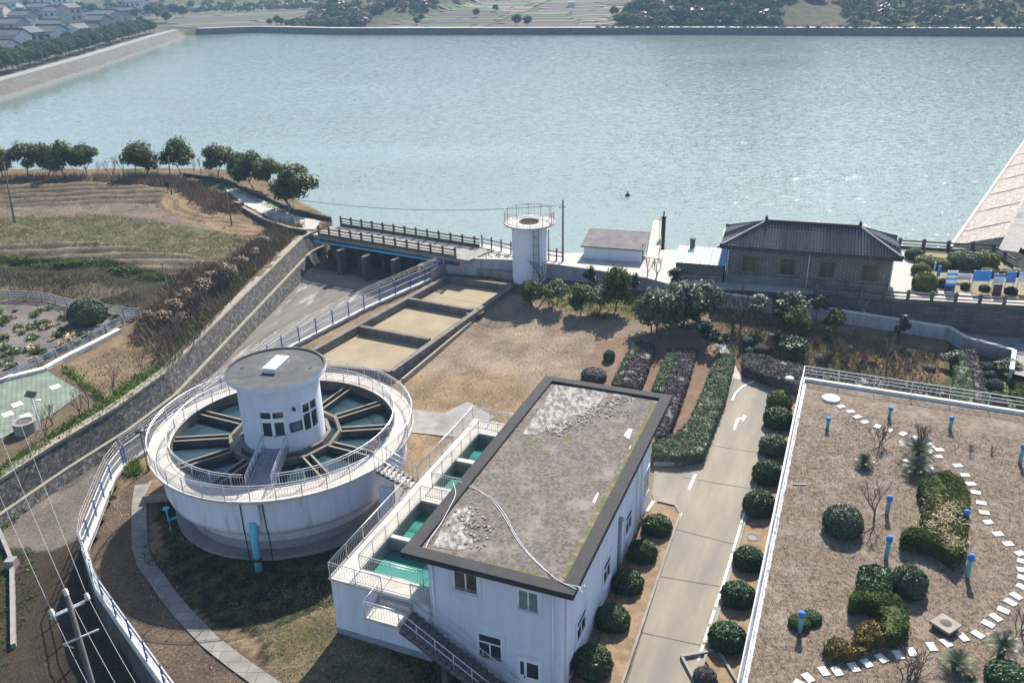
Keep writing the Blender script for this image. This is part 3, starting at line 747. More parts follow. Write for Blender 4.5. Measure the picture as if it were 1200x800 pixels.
def draped(name, outline_px, z0, mats, lift=.03, res=.5, zfun=None, world=None):
    """sheet lying on the terrain inside an outline"""
    poly = world or pz(outline_px, z0)
    from mathutils.geometry import tessellate_polygon
    xs = [p[0] for p in poly]; ys = [p[1] for p in poly]
    nxp, nyp = max(2, int((max(xs) - min(xs)) / res)), max(2, int((max(ys) - min(ys)) / res))
    import bmesh
    from mathutils.geometry import delaunay_2d_cdt
    bd = []
    for i, p in enumerate(poly):
        q = poly[(i + 1) % len(poly)]; L = math.hypot(q[0] - p[0], q[1] - p[1]); k = max(1, int(L / (res * 1.5)))
        bd += [Vector((p[0] + (q[0] - p[0]) * j / k, p[1] + (q[1] - p[1]) * j / k)) for j in range(k)]
    gx_, gy_ = np.meshgrid(np.arange(min(xs) + res * .7, max(xs), res * 1.5), np.arange(min(ys) + res * .7, max(ys), res * 1.5)); gx_, gy_ = gx_.ravel(), gy_.ravel()
    ok = inpoly(gx_, gy_, poly); pts = bd + [Vector((a, c)) for a, c in zip(gx_[ok], gy_[ok])]
    n = len(bd)
    ov, oe, of, *_ = delaunay_2d_cdt(pts, [(i, (i + 1) % n) for i in range(n)], [], 1, 1e-5)
    bm = bmesh.new()
    vs = [bm.verts.new((v[0], v[1], 0)) for v in ov]
    for f in of:
        c = sum((ov[i] for i in f), Vector((0, 0))) / len(f)
        if inpoly(np.array([c[0]]), np.array([c[1]]), poly)[0]: bm.faces.new([vs[i] for i in f])
    co = np.array([v.co[:] for v in bm.verts])
    z = terrain(co[:, 0], co[:, 1], False) if zfun is None else zfun(co[:, 0], co[:, 1])
    for v, q in zip(bm.verts, z): v.co.z = q + lift
    bmesh.ops.recalc_face_normals(bm, faces=bm.faces[:])
    if sum(f.normal.z for f in bm.faces) < 0: bmesh.ops.reverse_faces(bm, faces=bm.faces[:])
    me = bpy.data.meshes.new(name); bm.to_mesh(me); bm.free()
    o = link_mesh(name, me, mats)
    o['kind'] = 'structure'
    return o

# water
wb = MB()
DAM_A, DAM_B = P(1112, 291, WATER_Z), P(1200, 165, WATER_Z)
_dd = (DAM_B - DAM_A).normalized()
_dn = Vector((_dd.y, -_dd.x, 0))
shore_in = [q - q.normalized() * .6 for q in LSHORE]
wpts = [Vector((-3000, 120, 0))] + [q for q in reversed(shore_in)] + [P(395, 263, 3.2), P(519, 286, 3), P(575, 288, 3), P(660, 299, 3), P(766, 295, 3), P(800, 294, 3), P(850, 269, 3), P(1050, 280, 3), P(1060, 291, 3), P(1125, 296, 3)] + [DAM_A + _dn * 4, DAM_A + _dd * 700 + _dn * 4, Vector((3000, 700, 0)), Vector((-3000, 700, 0))]
wb.prism([(p.x, p.y) for p in wpts], WATER_Z - .05, WATER_Z)
tag(wb.build('water', lake_water), 'rippled pale blue reservoir water', kind='structure')

# ------------------------------------------------------------------ far shore, village land and hills
SH_PX = [(-420,300,1.0),(-200,190,1.0),(0,117,1.0),(60,98,1.0),(130,75,1.0),(200,50,1.0),(222,41.5,1.2),(300,38.5,1.2),(400,41,1.2),(600,41,1.2),(800,41,1.2),(1000,42,1.2),(1200,43,1.2),(1500,48,1.2),(1900,58,1.2)]
SH = [P(*c) for c in SH_PX]
CORNER = SH[6]
# resample
S_LEN = [0]
for a, b in zip(SH[:-1], SH[1:]): S_LEN.append(S_LEN[-1] + math.hypot(b.x - a.x, b.y - a.y))
S_COR = S_LEN[6]
ss = np.arange(0, S_LEN[-1], 5.0)
sx = np.interp(ss, S_LEN, [p.x for p in SH]); sy = np.interp(ss, S_LEN, [p.y for p in SH])
dx, dy = np.gradient(sx), np.gradient(sy)
nl = np.hypot(dx, dy); nxn, nyn = -dy / nl, dx / nl
k = np.ones(31) / 31
nxn = np.convolve(np.pad(nxn, 15, 'edge'), k, 'valid'); nyn = np.convolve(np.pad(nyn, 15, 'edge'), k, 'valid')
nl = np.hypot(nxn, nyn); nxn /= nl; nyn /= nl
dd = np.array([-3, 0, 3, 5, 7, 12, 17, 25, 35, 48, 62, 78, 96, 116, 140, 170, 205, 245, 290, 340, 400, 470, 550, 650, 780, 950, 1200, 1600])
SS, DD = np.meshgrid(ss, dd)
FX = sx[None] + nxn[None] * DD; FY = sy[None] + nyn[None] * DD
# how steep the land behind the far shore rises, along the shore
def s_of(px):
    i = np.interp(px, [c[0] for c in SH_PX], S_LEN); return i
kn = [(-420, .00), (222, .02), (320, .03), (350, .16), (410, .16), (440, .055), (700, .055), (735, .30), (900, .34), (960, .20), (1100, .22), (1200, .28), (1900, .3)]
slope = np.interp(ss, [float(s_of(a)) for a, _ in kn], [b for _, b in kn])
vil = np.clip((S_COR - ss) / 20, 0, 1)
def far_z(S, D, sl, vi):
    zv = np.interp(D, [-3, 0, 3, 5, 7, 60, 200, 400, 1600], [0, .9, 1.4, 2.6, 4.0, 4.6, 6.5, 16, 150])
    rise = np.clip(D - 14, 0, None)
    zf = np.interp(D, [-3, 0, .5, 1600], [-1, 0, 3.9, 4.2]) + sl * np.minimum(rise, 260) + .16 * np.clip(rise - 230, 0, None)
    hill = 9 * (vnoise(S, D, 85, 11) - .5) + 5 * (vnoise(S, D, 33, 12) - .5)
    return zv * vi + (1 - vi) * (zf + hill * np.clip(rise / 120, 0, 1) * np.clip(sl / .15, .12, 1)) + vi * 6 * (vnoise(S, D, 60, 13) - .3) * np.clip((D - 120) / 200, 0, 1)
FZ = far_z(SS, DD, slope[None], vil[None])
FT = np.zeros(FX.shape + (4,), np.float32); FT[..., 3] = 1
FG = np.zeros(FX.shape, np.float32)
FT[..., :3] = (.24, .205, .14); FG[:] = .6
steep = (slope[None] > .12) & (DD > 10); FT[steep, :3] = (.15, .125, .075); FG[steep] = .5
vb = (vil[None] > .5) & (DD < 8); FT[vb, :3] = (.34, .29, .21); FG[vb] = .15
vb = (vil[None] > .5) & (DD >= 8); FT[vb, :3] = (.22, .20, .17); FG[vb] = .35
ny, nx = FX.shape
idx = np.arange(nx * ny).reshape(ny, nx)
F = np.stack([idx[:-1, :-1], idx[:-1, 1:], idx[1:, 1:], idx[1:, :-1]], -1).reshape(-1, 4)
me = np_mesh('hills', np.stack([FX, FY, FZ], -1).reshape(-1, 3), F, smooth=True)
FT[..., :3] *= .45
at = me.attributes.new('tint', 'FLOAT_COLOR', 'POINT'); at.data.foreach_set('color', FT.reshape(-1))
at = me.attributes.new('green', 'FLOAT', 'POINT'); at.data.foreach_set('value', FG.reshape(-1))
far_m = groundmat('hill_ground', 1, .25, bump=.3)
tag(link_mesh('hills', me, far_m), 'hazy wooded hills and fields across the water', kind='structure')
def far_at(s, d):
    """place on the far shore: s along the shore, d inland"""
    x = float(np.interp(s, ss, sx + nxn * d)); y = float(np.interp(s, ss, sy + nyn * d))
    sl = float(np.interp(s, ss, slope)); vi = float(np.interp(s, ss, vil))
    z = float(far_z(np.array([s]), np.array([float(d)]), sl, vi)[0])
    return Vector((x, y, z))
# lake bed under everything, out to the horizon
lb = MB(); lb.quad((-4000, -400, -7), (4000, -400, -7), (4000, 4000, -7), (-4000, 4000, -7))
tag(lb.build('lake_bed_land', ground_m), 'land under and around the reservoir', kind='structure')

# ------------------------------------------------------------------ paved surfaces
yb = MB(); yb.prism([(p.x, p.y) for p in pz([(519,283),(575,287),(660,297),(766,293),(800,293),(845,300),(848,268),(1052,279),(1060,289.5),(1120,294.5),(1160,296.5),(1187,313),(1290,340),(1290,369),(1200,361.5),(1044,352.5),(960,344.5),(850,339),(795,335),(758,325.5),(686,314.5),(600,304),(519,300)], 3.0)], -1.5, 3.01)
tag(yb.build('yard_pavement', pale_conc), kind='structure')
draped('service_road', None, 0, conc, lift=.0, res=1.0, world=ROAD_POLY, zfun=lambda x, y: zroad(x))
road_px = [(700,860,-.4),(735,800,-.4),(797,600,-.4),(768,592,-.4),(764,580,-.4),(767,548,-.4),(800,545,-.4),(822,533,-.4),(838,500,-.35),(848,470,-.3),(862,444,-.1),(906,444,-.2),(960,455,-.3),(1100,500,-.5),(1100,520,-.5),(936,480,-.35),(925,482,-.35),(908,510,-.4),(893,545,-.4),(826,772,-.4),(800,860,-.4)]
draped('driveway_road', None, 0, road_conc, lift=.05, res=1.0, world=[P(*c) for c in road_px])
draped('garden_path', None, 0, pale_conc, lift=.05, res=.6, world=[P(*c) for c in [(838,400,.7),(848,400,.7),(870,442,.1),(858,444,.1)]])
draped('lawn_slabs', None, 0, conc, lift=.05, res=1.0, world=[P(*c) for c in [(480,480,0),(520,484,.0),(548,470,.05),(580,488,0),(540,512,0),(478,506,0)]])
draped('channel_floor', None, 0, mat('chute_concrete', (.15,.138,.125), (.09,.083,.077), scale=.5, rough=.93, c3=(.34,.31,.28), s3=.9, lo3=.54, hi3=.68, bump=.15, bscale=5, stretch=(.22,1.3,1,math.atan2(P(420,345,-2.3).y-P(300,450,-2.5).y, P(420,345,-2.3).x-P(300,450,-2.5).x))), lift=.0, res=1.2, zfun=lambda x, y: zchan(x, y) + .05,
       world=[P(*c) for c in [(350,318,-1),(488,340,-1),(440,372,-1),(366,405,-1),(270,490,-1.4),(200,520,-1.6),(165,508,-1.65),(190,468,-1.5),(268,398,-1.05)]])

def road_marks():
    def dash(pts, wd, name='road_marking'):
        m = MB()
        for a, b in zip(pts[:-1], pts[1:]):
            A, B = P(*a, -.4), P(*b, -.4)
            n = max(1, int((B - A).length / .8)); sd = (B - A).normalized().cross(Vector((0, 0, 1))) * wd / 2
            for i in range(n):
                p, q = A.lerp(B, i / n), A.lerp(B, (i + 1) / n)
                vs = []
                for r, sg in ((p, -1), (q, -1), (q, 1), (p, 1)):
                    k = r + sd * sg; vs.append((k.x, k.y, tz(k.x, k.y) + .062))
                m.quad(*[vs[j] for j in (0, 3, 2, 1)])
        o = m.build(name, paint_white); tag(o, kind='structure'); return o
    px = lambda x, y: (640 + x / 3.078, 540 + y / 3.078)
    def run(a, b, on, off, wd=.14):
        A, B = P(*a, -.4), P(*b, -.4); L = (B - A).length; t = 0
        while t < L:
            p, q = A.lerp(B, t / L), A.lerp(B, min(1, (t + on) / L))
            m = MB(); sd = (B - A).normalized().cross(Vector((0, 0, 1))) * wd / 2
            n = max(1, int((q - p).length / .8)); vv = []
            for i in range(n):
                r, s_ = p.lerp(q, i / n), p.lerp(q, (i + 1) / n)
                m.quad(*[(k.x, k.y, tz(k.x, k.y) + .062) for k in (r - sd, r + sd, s_ + sd, s_ - sd)][::-1])
            tag(m.build('road_marking', paint_white), kind='structure'); t += on + off
    run(px(210, 860), px(310, 625), 1.7, .35); run(px(318, 605), px(485, 190), 40, 0, .2)
    run(px(515, 105), px(538, 50), 40, 0, .18)
    run(px(548, 720), px(640, 440), 1.2, .3); run(px(640, 440), px(735, 120), 3.0, .25)
    run((503 / 1 + 255, 600), (766, 588), 40, 0, .2)
    # bend line at the top
    dash([(858,470),(862,462),(870,455),(885,449),(915,449)], .16)
    # turn arrow
    m = MB()
    def Z(p): q = P(*p, -.35); return (q.x, q.y, tz(q.x, q.y) + .064)
    m.quad(Z((859,503)), Z((862,503)), Z((866,491)), Z((863,490)))
    m.quad(Z((863,490)), Z((866,491)), Z((872,491.5)), Z((872,488.5)))
    m.add([Z((870,494)), Z((875,487)), Z((871,485.5))], [(0, 1, 2)])
    tag(m.build('road_marking', paint_white), kind='structure')
road_marks()
# expansion joints of the driveway
for a, b in (((745,672),(857,690)), ((770,616),(868,640)), ((718,735),(838,760)), ((800,560),(893,575)), ((822,520),(905,533))):
    m = MB(); A, B = P(*a, -.4), P(*b, -.4); sd = Vector((B - A)).normalized().cross(Vector((0, 0, 1))) * .03
    n = 6
    for i in range(n):
        r, s_ = A.lerp(B, i / n), A.lerp(B, (i + 1) / n)
        m.quad(*[(k.x, k.y, tz(k.x, k.y) + .059) for k in (r - sd, r + sd, s_ + sd, s_ - sd)][::-1])
    tag(m.build('road_joint', dark_conc), kind='structure')
# kerbs along the driveway
def kerb(pts, name='kerb', h=.12, wd=.14, m=conc):
    b = MB()
    pp = along([P(*c) for c in pts], 1.0) + [P(*pts[-1])]
    for p, q in zip(pp[:-1], pp[1:]):
        p = Vector((p.x, p.y, tz(p.x, p.y) + h / 2)); q = Vector((q.x, q.y, tz(q.x, q.y) + h / 2)); b.beam(p, q, wd, h + .1)
    tag(b.build(name, m), kind='structure')
kerb([(723,820,-.4),(797,603,-.4),(792,594,-.4),(770,589,-.4)]); kerb([(818,800,-.4),(893,545,-.4),(908,510,-.4),(925,482,-.35)])
kerb([(767,548,-.4),(800,546,-.4),(822,534,-.4),(838,500,-.35),(860,444,-.1)])

# ------------------------------------------------------------------ spillway: left retaining wall
def offset_rows(line, rows, name, m, parent, zf=None):
    """strip mesh along a polyline: rows = list of functions (point)->(offset to the right, z)"""
    L = along(line, 1.5) + [Vector(line[-1])]
    V_, F_ = [], []
    n = len(L)
    for i, p in enumerate(L):
        d = (L[min(i + 1, n - 1)] - L[max(i - 1, 0)]); d.z = 0; d.normalize()
        r = Vector((d.y, -d.x, 0))
        for fn in rows:
            o, z = fn(p); q = p + r * o; V_.append((q.x, q.y, z))
    k = len(rows)
    for i in range(n - 1):
        for j in range(k - 1):
            F_.append((i * k + j, (i + 1) * k + j, (i + 1) * k + j + 1, i * k + j + 1))
    b = MB(); b.add(V_, F_); return b.build(name, m, parent, world=True)
c0 = CAP[0]
wall = thing('stone_retaining_wall', 'long rubble stone retaining wall with pale coping beside the spillway chute', 'retaining wall', (c0.x, c0.y, 0))
capline = [Vector(c) for c in reversed(CAP)]      # from low end up to the bridge: channel is on the right side
zc = lambda p: float(zchan(p.x, p.y))
offset_rows(capline, [lambda p: (-.75, p.z - .3), lambda p: (-.75, p.z + .14), lambda p: (.06, p.z + .14), lambda p: (.06, p.z - .1)], 'coping', cap_stone, wall)
offset_rows(capline, [lambda p: (.0, p.z - .05), lambda p: (.6, p.z - 1.95)], 'stone_face', rubble, wall)
offset_rows(capline, [lambda p: (.55, p.z - 1.95), lambda p: (.57, p.z - 1.85), lambda p: (.88, p.z - 1.85), lambda p: (.89, p.z - 2.0)], 'ledge', cap_stone, wall)
offset_rows(capline, [lambda p: (.85, p.z - 1.9), lambda p: (1.35, min(p.z - 2.3, zc(p) - .1))], 'lower_face', rubble, wall)

# right side wall of the chute, under the blue fence
cw = thing('channel_side_wall', 'grey concrete side wall of the spillway under the blue fence', 'retaining wall', (EDGE[0].x, EDGE[0].y, 0))
offset_rows([Vector(e) for e in reversed(EDGE)], [lambda p: (.25, p.z + .28), lambda p: (-.12, p.z + .28), lambda p: (-.3, zc(p) - .4)], 'wall_face', dark_conc, cw)

# weir and apron
weir = thing('spillway_weir', 'rounded concrete weir crest in front of the bridge piers', 'weir', (CREST_A.x, CREST_A.y, 0))
d = (CREST_B - CREST_A); d.z = 0; dn = d.normalized(); up_ = Vector((-dn.y, dn.x, 0))
if up_.y < 0: up_ = -up_
A0 = CREST_A - dn * 1.0; B0 = CREST_B + dn * 1.5
prof = [(o, z * .62 - .66) for o, z in [(-1.9, -1.3), (-1.7, -.85), (-1.35, -.35), (-.9, .1), (-.3, .33), (.3, .36), (1.0, .22), (1.8, .12)]]
b = MB(); vs = []
for q in (A0, B0):
    for o, z in prof: k = q + up_ * o; vs.append((k.x, k.y, z))
n = len(prof)
b.add(vs, [(j, n + j, n + j + 1, j + 1) for j in range(n - 1)], smooth=True)
b.build('crest', mat('worn_weir_concrete', (.24,.205,.165), (.17,.15,.125), scale=.7, rough=.9, c3=(.16,.14,.12), s3=.5), weir, world=True)
b = MB(); q1, q2 = A0 + up_ * 1.75, B0 + up_ * 1.75; q3, q4 = B0 + up_ * 14, A0 + up_ * 14
b.prism([q1, q2, q3, q4], -2, -.57); b.build('apron', dark_conc, weir, world=True)

# ------------------------------------------------------------------ balustrades
def balustrade(root, path, h=1.05, step=2.0, post=.24, m=None, name='railing', zfun=None, panel=True, rails=((.92, .16), (.55, .1)), start=0.0):
    m = m or balustrade_m
    pts = along(path, step, start)
    rl = MB()
    for p, q in zip(path[:-1], path[1:]):
        for f, t in rails:
            rl.beam(Vector(p) + Vector((0, 0, h * f)), Vector(q) + Vector((0, 0, h * f)), .14, t)
        if panel:
            rl.beam(Vector(p) + Vector((0, 0, .17)), Vector(q) + Vector((0, 0, .17)), .10, .34)
    rl.build('rail', m, root, world=True)
    for i in range(len(pts) - 1):       # short balusters midway
        pass
    pm = None
    for p in pts:
        if pm is None:
            b = MB(); b.box((0, 0, (h + .08) / 2), (post, post, h + .08)); b.box((0, 0, h + .12), (post + .08, post + .08, .09)); b.box((0, 0, h + .2), (post * .6, post * .6, .1))
            o = b.build('post', m, root); pm = o.data
        else:
            o = link_mesh('post', pm, m, root)
        o.location = Vector(p) - root.location
balustrade_m = balustrade

def rail_thing(name, label, cat, path, **kw):
    t = thing(name, label, cat, path[0], 0, kw.pop('group', None))
    kw['m'] = kw.get('m', MATS['weathered_balustrade_stone'])
    balustrade(t, [Vector(p) for p in path], **kw)
    return t

# bridge over the weir
BZ = 3.2
bA, bB = P(374, 275.8, BZ), P(535, 302.6, BZ)      # near side
bC, bD = P(400, 264.4, BZ), P(562, 289.6, BZ)      # far side
br = thing('spillway_bridge', 'grey concrete road bridge with stone railings over the spillway', 'bridge', (bA.x, bA.y, 0))
b = MB(); b.prism([P(366, 274.5, BZ), bB + (bB - bA).normalized() * 1.6, bD + (bD - bC).normalized() * 2, P(392, 263, BZ)], BZ - .45, BZ - .02); b.build('deck', conc, br, world=True)
b = MB()
for f in (.0, .9):
    b.beam(bA.lerp(bC, f) + Vector((0, 0, -.7)) + up_ * .3, bB.lerp(bD, f) + Vector((0, 0, -.7)) + up_ * .3, .4, .6)
b.build('girder', dark_conc, br, world=True)
for (px_, py_) in ((399.5, 296), (429, 303), (463.5, 307), (494.5, 313)):
    base = P(px_, py_, BZ - 1.0)
    for off in (.0, 4.2):
        q = base + up_ * off * .9
        b = MB(); b.box((q.x, q.y, -.7), (.55, 1.3, 6.6), math.atan2(dn.y, dn.x)); b.build('pier', dark_conc, br, world=True)
balustrade(br, [bA, bB], m=MATS['weathered_balustrade_stone'], step=1.72)
balustrade(br, [bC, bD], m=MATS['weathered_balustrade_stone'], step=1.72)
gl = MB(); ga, gb = bC + up_ * -.6, bC.lerp(bD, .75) + up_ * -.6
gl.beam(Vector((ga.x - 1, ga.y, -.8)), Vector((gb.x, gb.y, -.8)), .3, 6.6); gl.build('gate_panel', rust_steel, br, world=True)
b = MB(); b.tube([P(368, 282.6, BZ - .75), P(517, 306.5, BZ - .75)], .13); b.build('water_pipe', cyan_pipe, br, world=True)

# terrace walls
def wall_strip(name, label, path, ztop, zbot, thick, m, cap=None, capm=None, group=None, cat='wall', partname='wall_body', capover=.06):
    """upright wall along a path; ztop / zbot lists or functions of the point"""
    path = [Vector(p) for p in path]
    t = thing(name, label, cat, (path[0].x, path[0].y, 0), 0, group)
    body, cp = MB(), MB()
    pts = path
    for p, q in zip(pts[:-1], pts[1:]):
        d = (q - p); d.z = 0; d.normalize(); r = Vector((d.y, -d.x, 0)) * thick / 2
        o = [p + r, q + r, q - r, p - r]
        zb = [zbot(v) if callable(zbot) else zbot for v in (p, q, q, p)]
        zt = [ztop(v) if callable(ztop) else ztop for v in (p, q, q, p)]
        body.prism(o, zb, zt)
        if cap:
            r2 = r * (1 + 2 * capover / thick)
            o2 = [p + r2, q + r2, q - r2, p - r2]
            cp.prism(o2, [z + .002 for z in zt], [z + cap for z in zt])
    body.build(partname, m, t, world=True)
    if cap: cp.build('coping', capm or pale_conc, t, world=True)
    return t
wall_strip('terrace_wall', 'low grey concrete wall of the waterside yard behind the water tower', TERR_FRONT[:7], lambda p: 3.0, lambda p: tz(p.x, p.y - 1.0) - .4, .35, shaded_wall, .14, pale_conc)
front = TERR_FRONT[7:]
wall_strip('block_retaining_wall', 'tall dark block retaining wall below the stone balustrade and above the service road', [TERR_FRONT[6]] + TERR_FRONT[7:], lambda p: 2.97, lambda p: zroad(p.x) - .4, .4, block_wall)
bal = []
for a, b_ in zip(front[:-1], front[1:]): pass
rail_thing('stone_balustrade', 'weathered stone balustrade along the terrace edge above the dark block wall', 'balustrade', [P(955, 344.5, 3.0)] + [Vector(p) for p in front[2:]], step=2.15)
LW = [P(*c) for c in ROAD_LOW]
lwz = lambda p: zroad(p.x) + .32
wall_strip('lot_boundary_wall', 'long white rendered boundary wall with pale coping between shrub garden and service road', LW[1:6], lwz, lambda p: tz(p.x - .3, p.y - 1.2) - .5, .25, shaded_wall, .12, slab_white)
wall_strip('ramp_pit_wall', 'grey retaining wall with white coping at the bend of the ramp road', LW[5:8], lwz, lambda p: -1.6, .25, conc, .1, slab_white)
# shoreline railings
rail_thing('shore_railing', 'dark post and rail fence on the shore beside the white water tower', 'fence', [P(565, 289, 3), P(604, 298, 3), P(640, 303, 3), P(658, 306, 3)], m=dark_conc, step=1.5, post=.16, panel=False, rails=((.85, .1), (.45, .08)), h=1.2)
rail_thing('shore_railing', 'dark stone railing between the yellow bushes and the dam slope', 'fence', [P(1053, 291, 3), P(1118, 295, 3), P(1160, 296, 3), P(1187, 314, 3)], m=dark_conc, step=2.6, post=.3)
b = None

# dam
def dot2(p): return (p - DAM_A).dot(_dn)
oR = (dot2(P(1200, 243, 3.2)) + dot2(P(1164.6, 292, 3.2))) / 2
oR2 = (dot2(P(1200, 282, 3.2)) + dot2(P(1187, 309, 3.2))) / 2
dam = thing('stone_faced_dam', 'pale stone faced dam slope with a grey crest road beside the bright water', 'dam', (DAM_A.x, DAM_A.y, 0))
def dpt(s, o, z): q = DAM_A + _dd * s + _dn * o; return (q.x, q.y, z)
S0, S1 = 1.5, 420
b = MB(); zb_ = WATER_Z - 3 * (3.18 - WATER_Z) / oR
b.add([dpt(S0, -3, zb_), dpt(S1, -3, zb_), dpt(S1, oR, 3.18), dpt(S0 + 0, oR, 3.18), dpt(S0, oR, -.4)], [(0, 1, 2, 3), (0, 3, 4)]); b.build('pitched_slope', dam_stone, dam, world=True)
b = MB(); b.add([dpt(S0, oR, 3.2), dpt(S1, oR, 3.2), dpt(S1, oR2, 3.2), dpt(S0 - 6, oR2, 3.2), dpt(S0 - 6, oR, 3.2)], [(0, 1, 2, 3, 4)]); b.build('crest_road', conc, dam, world=True)
b = MB(); b.add([dpt(S0 - 4, oR2, 3.19), dpt(S1, oR2, 3.19), dpt(S1, oR2 + 16, -3), dpt(S0 - 4, oR2 + 16, -3)], [(0, 1, 2, 3)]); b.build('downstream_slope', dam_stone, dam, world=True)
b = MB(); b.add([dpt(S0 - 6, oR, 3.19), dpt(S0 - 6, oR2, 3.19), dpt(S0 - 4, oR2 + 16, -3), dpt(S0 - 6, oR, -3)], [(0, 1, 2, 3)]); b.build('end_face', dam_stone, dam, world=True)
b = MB(); b.add([dpt(0, -.1, WATER_Z + .2), dpt(S1, -.1, WATER_Z + .2), dpt(S1, .3, WATER_Z + .2), dpt(0, .3, WATER_Z + .2), dpt(0, -.1, -1), dpt(S1, -.1, -1)], [(0, 1, 2, 3), (4, 5, 1, 0)]); b.build('toe_kerb', pale_conc, dam, world=True)
for s_ in np.arange(8, 200, 11.0):
    b = MB(); b.beam(dpt(s_, .4, WATER_Z + .4 * (3.18 - WATER_Z) / oR + .02), dpt(s_ + 1.0, oR - .3, 3.18), .16, .05)
    b.build('slope_joint', dark_conc, dam, world=True)

# far embankment
def sh_line(s0, s1, d, step=6):
    return [far_at(s, d) for s in np.arange(s0, s1, step)]
emb = thing('far_embankment_wall', 'long low stone embankment with a pale top track along the far shore', 'embankment')
line = sh_line(S_COR + 6, S_LEN[-1] - 3, 0.2)
V_, F_ = [], []
for p in line: V_ += [(p.x, p.y, -1), (p.x, p.y, 4.6)]
for i in range(len(line) - 1): F_.append((2 * i, 2 * i + 2, 2 * i + 3, 2 * i + 1))
b = MB(); b.add(V_, F_); b.build('stone_face', far_stone, emb)
l2 = sh_line(S_COR + 6, S_LEN[-1] - 3, 5.5)
V_, F_ = [], []
for p, q in zip(line, l2): V_ += [(p.x, p.y, 4.62), (q.x, q.y, 4.66), (q.x, q.y, 4.0)]
for i in range(len(line) - 1): F_ += [(3 * i, 3 * i + 3, 3 * i + 4, 3 * i + 1), (3 * i + 1, 3 * i + 4, 3 * i + 5, 3 * i + 2)]
b = MB(); b.add(V_, F_); b.build('top_track', mat('pale_track', (.45,.41,.35), (.36,.32,.27), scale=.1), emb)
# village shore riprap and promenade
pr = thing('village_promenade', 'pale shoreline promenade with stone revetment below the village trees', 'promenade')
sv = np.arange(4, S_COR - 2, 5.0)
def shore_strip(rows, name, m):
    V_, F_ = [], []
    for s in sv:
        for dd_, zz in rows:
            p = far_at(s, dd_); V_.append((p.x, p.y, zz))
    k = len(rows)
    for i in range(len(sv) - 1):
        for j in range(k - 1): F_.append((i * k + j, (i + 1) * k + j, (i + 1) * k + j + 1, i * k + j + 1))
    b = MB(); b.add(V_, F_); return b.build(name, m, pr)
shore_strip([(2.6, 1.35), (7.2, 4.35)], 'revetment', riprap)
shore_strip([(7.2, 4.36), (11.5, 4.42), (11.6, 3.5)], 'paving', conc)

# ------------------------------------------------------------------ filter beds
fb = thing('sand_filter_beds', 'row of open sand filter beds with dark concrete rims beside the lawn', 'filter bed', P(458, 433, 0)[:2] + (0,))
RZ = 1.25
L_ = [P(*c, RZ) for c in [(340,424),(368,407.5),(422.5,381.5),(479.5,349),(523.6,323)]]
R_ = [P(*c, RZ) for c in [(458,434),(458,433),(503.5,396.5),(553,362),(601,333.5)]]
def rim(a, b_, wd=.5, zt=RZ):
    m = MB(); a = Vector(a); b_ = Vector(b_); m.beam(Vector((a.x, a.y, zt / 2 - .05)), Vector((b_.x, b_.y, zt / 2 - .05)), wd, zt + .1); return m
for i, (a, b_) in enumerate(((L_[0], L_[4]), (R_[0], R_[4]))):
    rim(a, b_, .55).build('side_rim', rim_conc, fb, world=True)
for i in (0, 2, 3, 4):
    rim(L_[i], R_[i], .45, RZ - .004 * (i + 1)).build('cross_wall', rim_conc, fb, world=True)
for i in range(3):
    j = (0, 2, 3)[i]; k = (2, 3, 4)[i]
    m = MB(); m.prism([L_[j], R_[j], R_[k], L_[k]], .1, .42); m.build('sand_bed', sand, fb, world=True)
# gutter along the lawn side
off = Vector((CA, -SA, 0)) * 1.1
g = MB(); a, b_ = R_[0] + off, R_[3].lerp(R_[4], -.25) + off
g.beam(Vector((a.x, a.y, .25)), Vector((b_.x, b_.y, .35)), .22, .75); g.beam(Vector((b_.x, b_.y, .35)), Vector((R_[3].x, R_[3].y, .35)) + (R_[4] - R_[3]) * -.25, .2, .75); g.build('gutter_kerb', cap_stone, fb, world=True)
wp = R_[3] + off * .3
m = MB(); m.lathe((wp.x, wp.y, 0), [(.0, 1.0), (.95, 1.0), (.95, 0)], 24); m.build('inlet_drum', dark_conc, fb, world=True)

# inlet basin behind the beds
ib = thing('inlet_basin', 'small pale inlet basin with white rims between filter beds and water tower', 'basin', P(541, 300, 0)[:2] + (0,))
def bar(px1, px2, zt, zb, wd, name, m_):
    a, b_ = P(*px1, zt), P(*px2, zt); m = MB(); m.beam(Vector((a.x, a.y, (zt + zb) / 2)), Vector((b_.x, b_.y, (zt + zb) / 2)), wd, zt - zb); m.build(name, m_, ib, world=True)
bar((541, 297), (606, 306), 2.3, .5, .5, 'rim_wall', conc)
bar((541, 297), (507, 316), 2.25, .3, .45, 'rim_wall', conc)
bar((557, 313.5), (606, 321), 1.9, .5, .5, 'low_wall', conc)
bar((519, 309), (541, 313), 1.85, .5, .4, 'low_wall', conc)
m = MB(); m.prism([P(540, 299, 1.1), P(605, 309, 1.1), P(605, 322, 1.1), P(520, 309, 1.1)], .6, 1.15); m.build('basin_floor', pale_conc, ib, world=True)

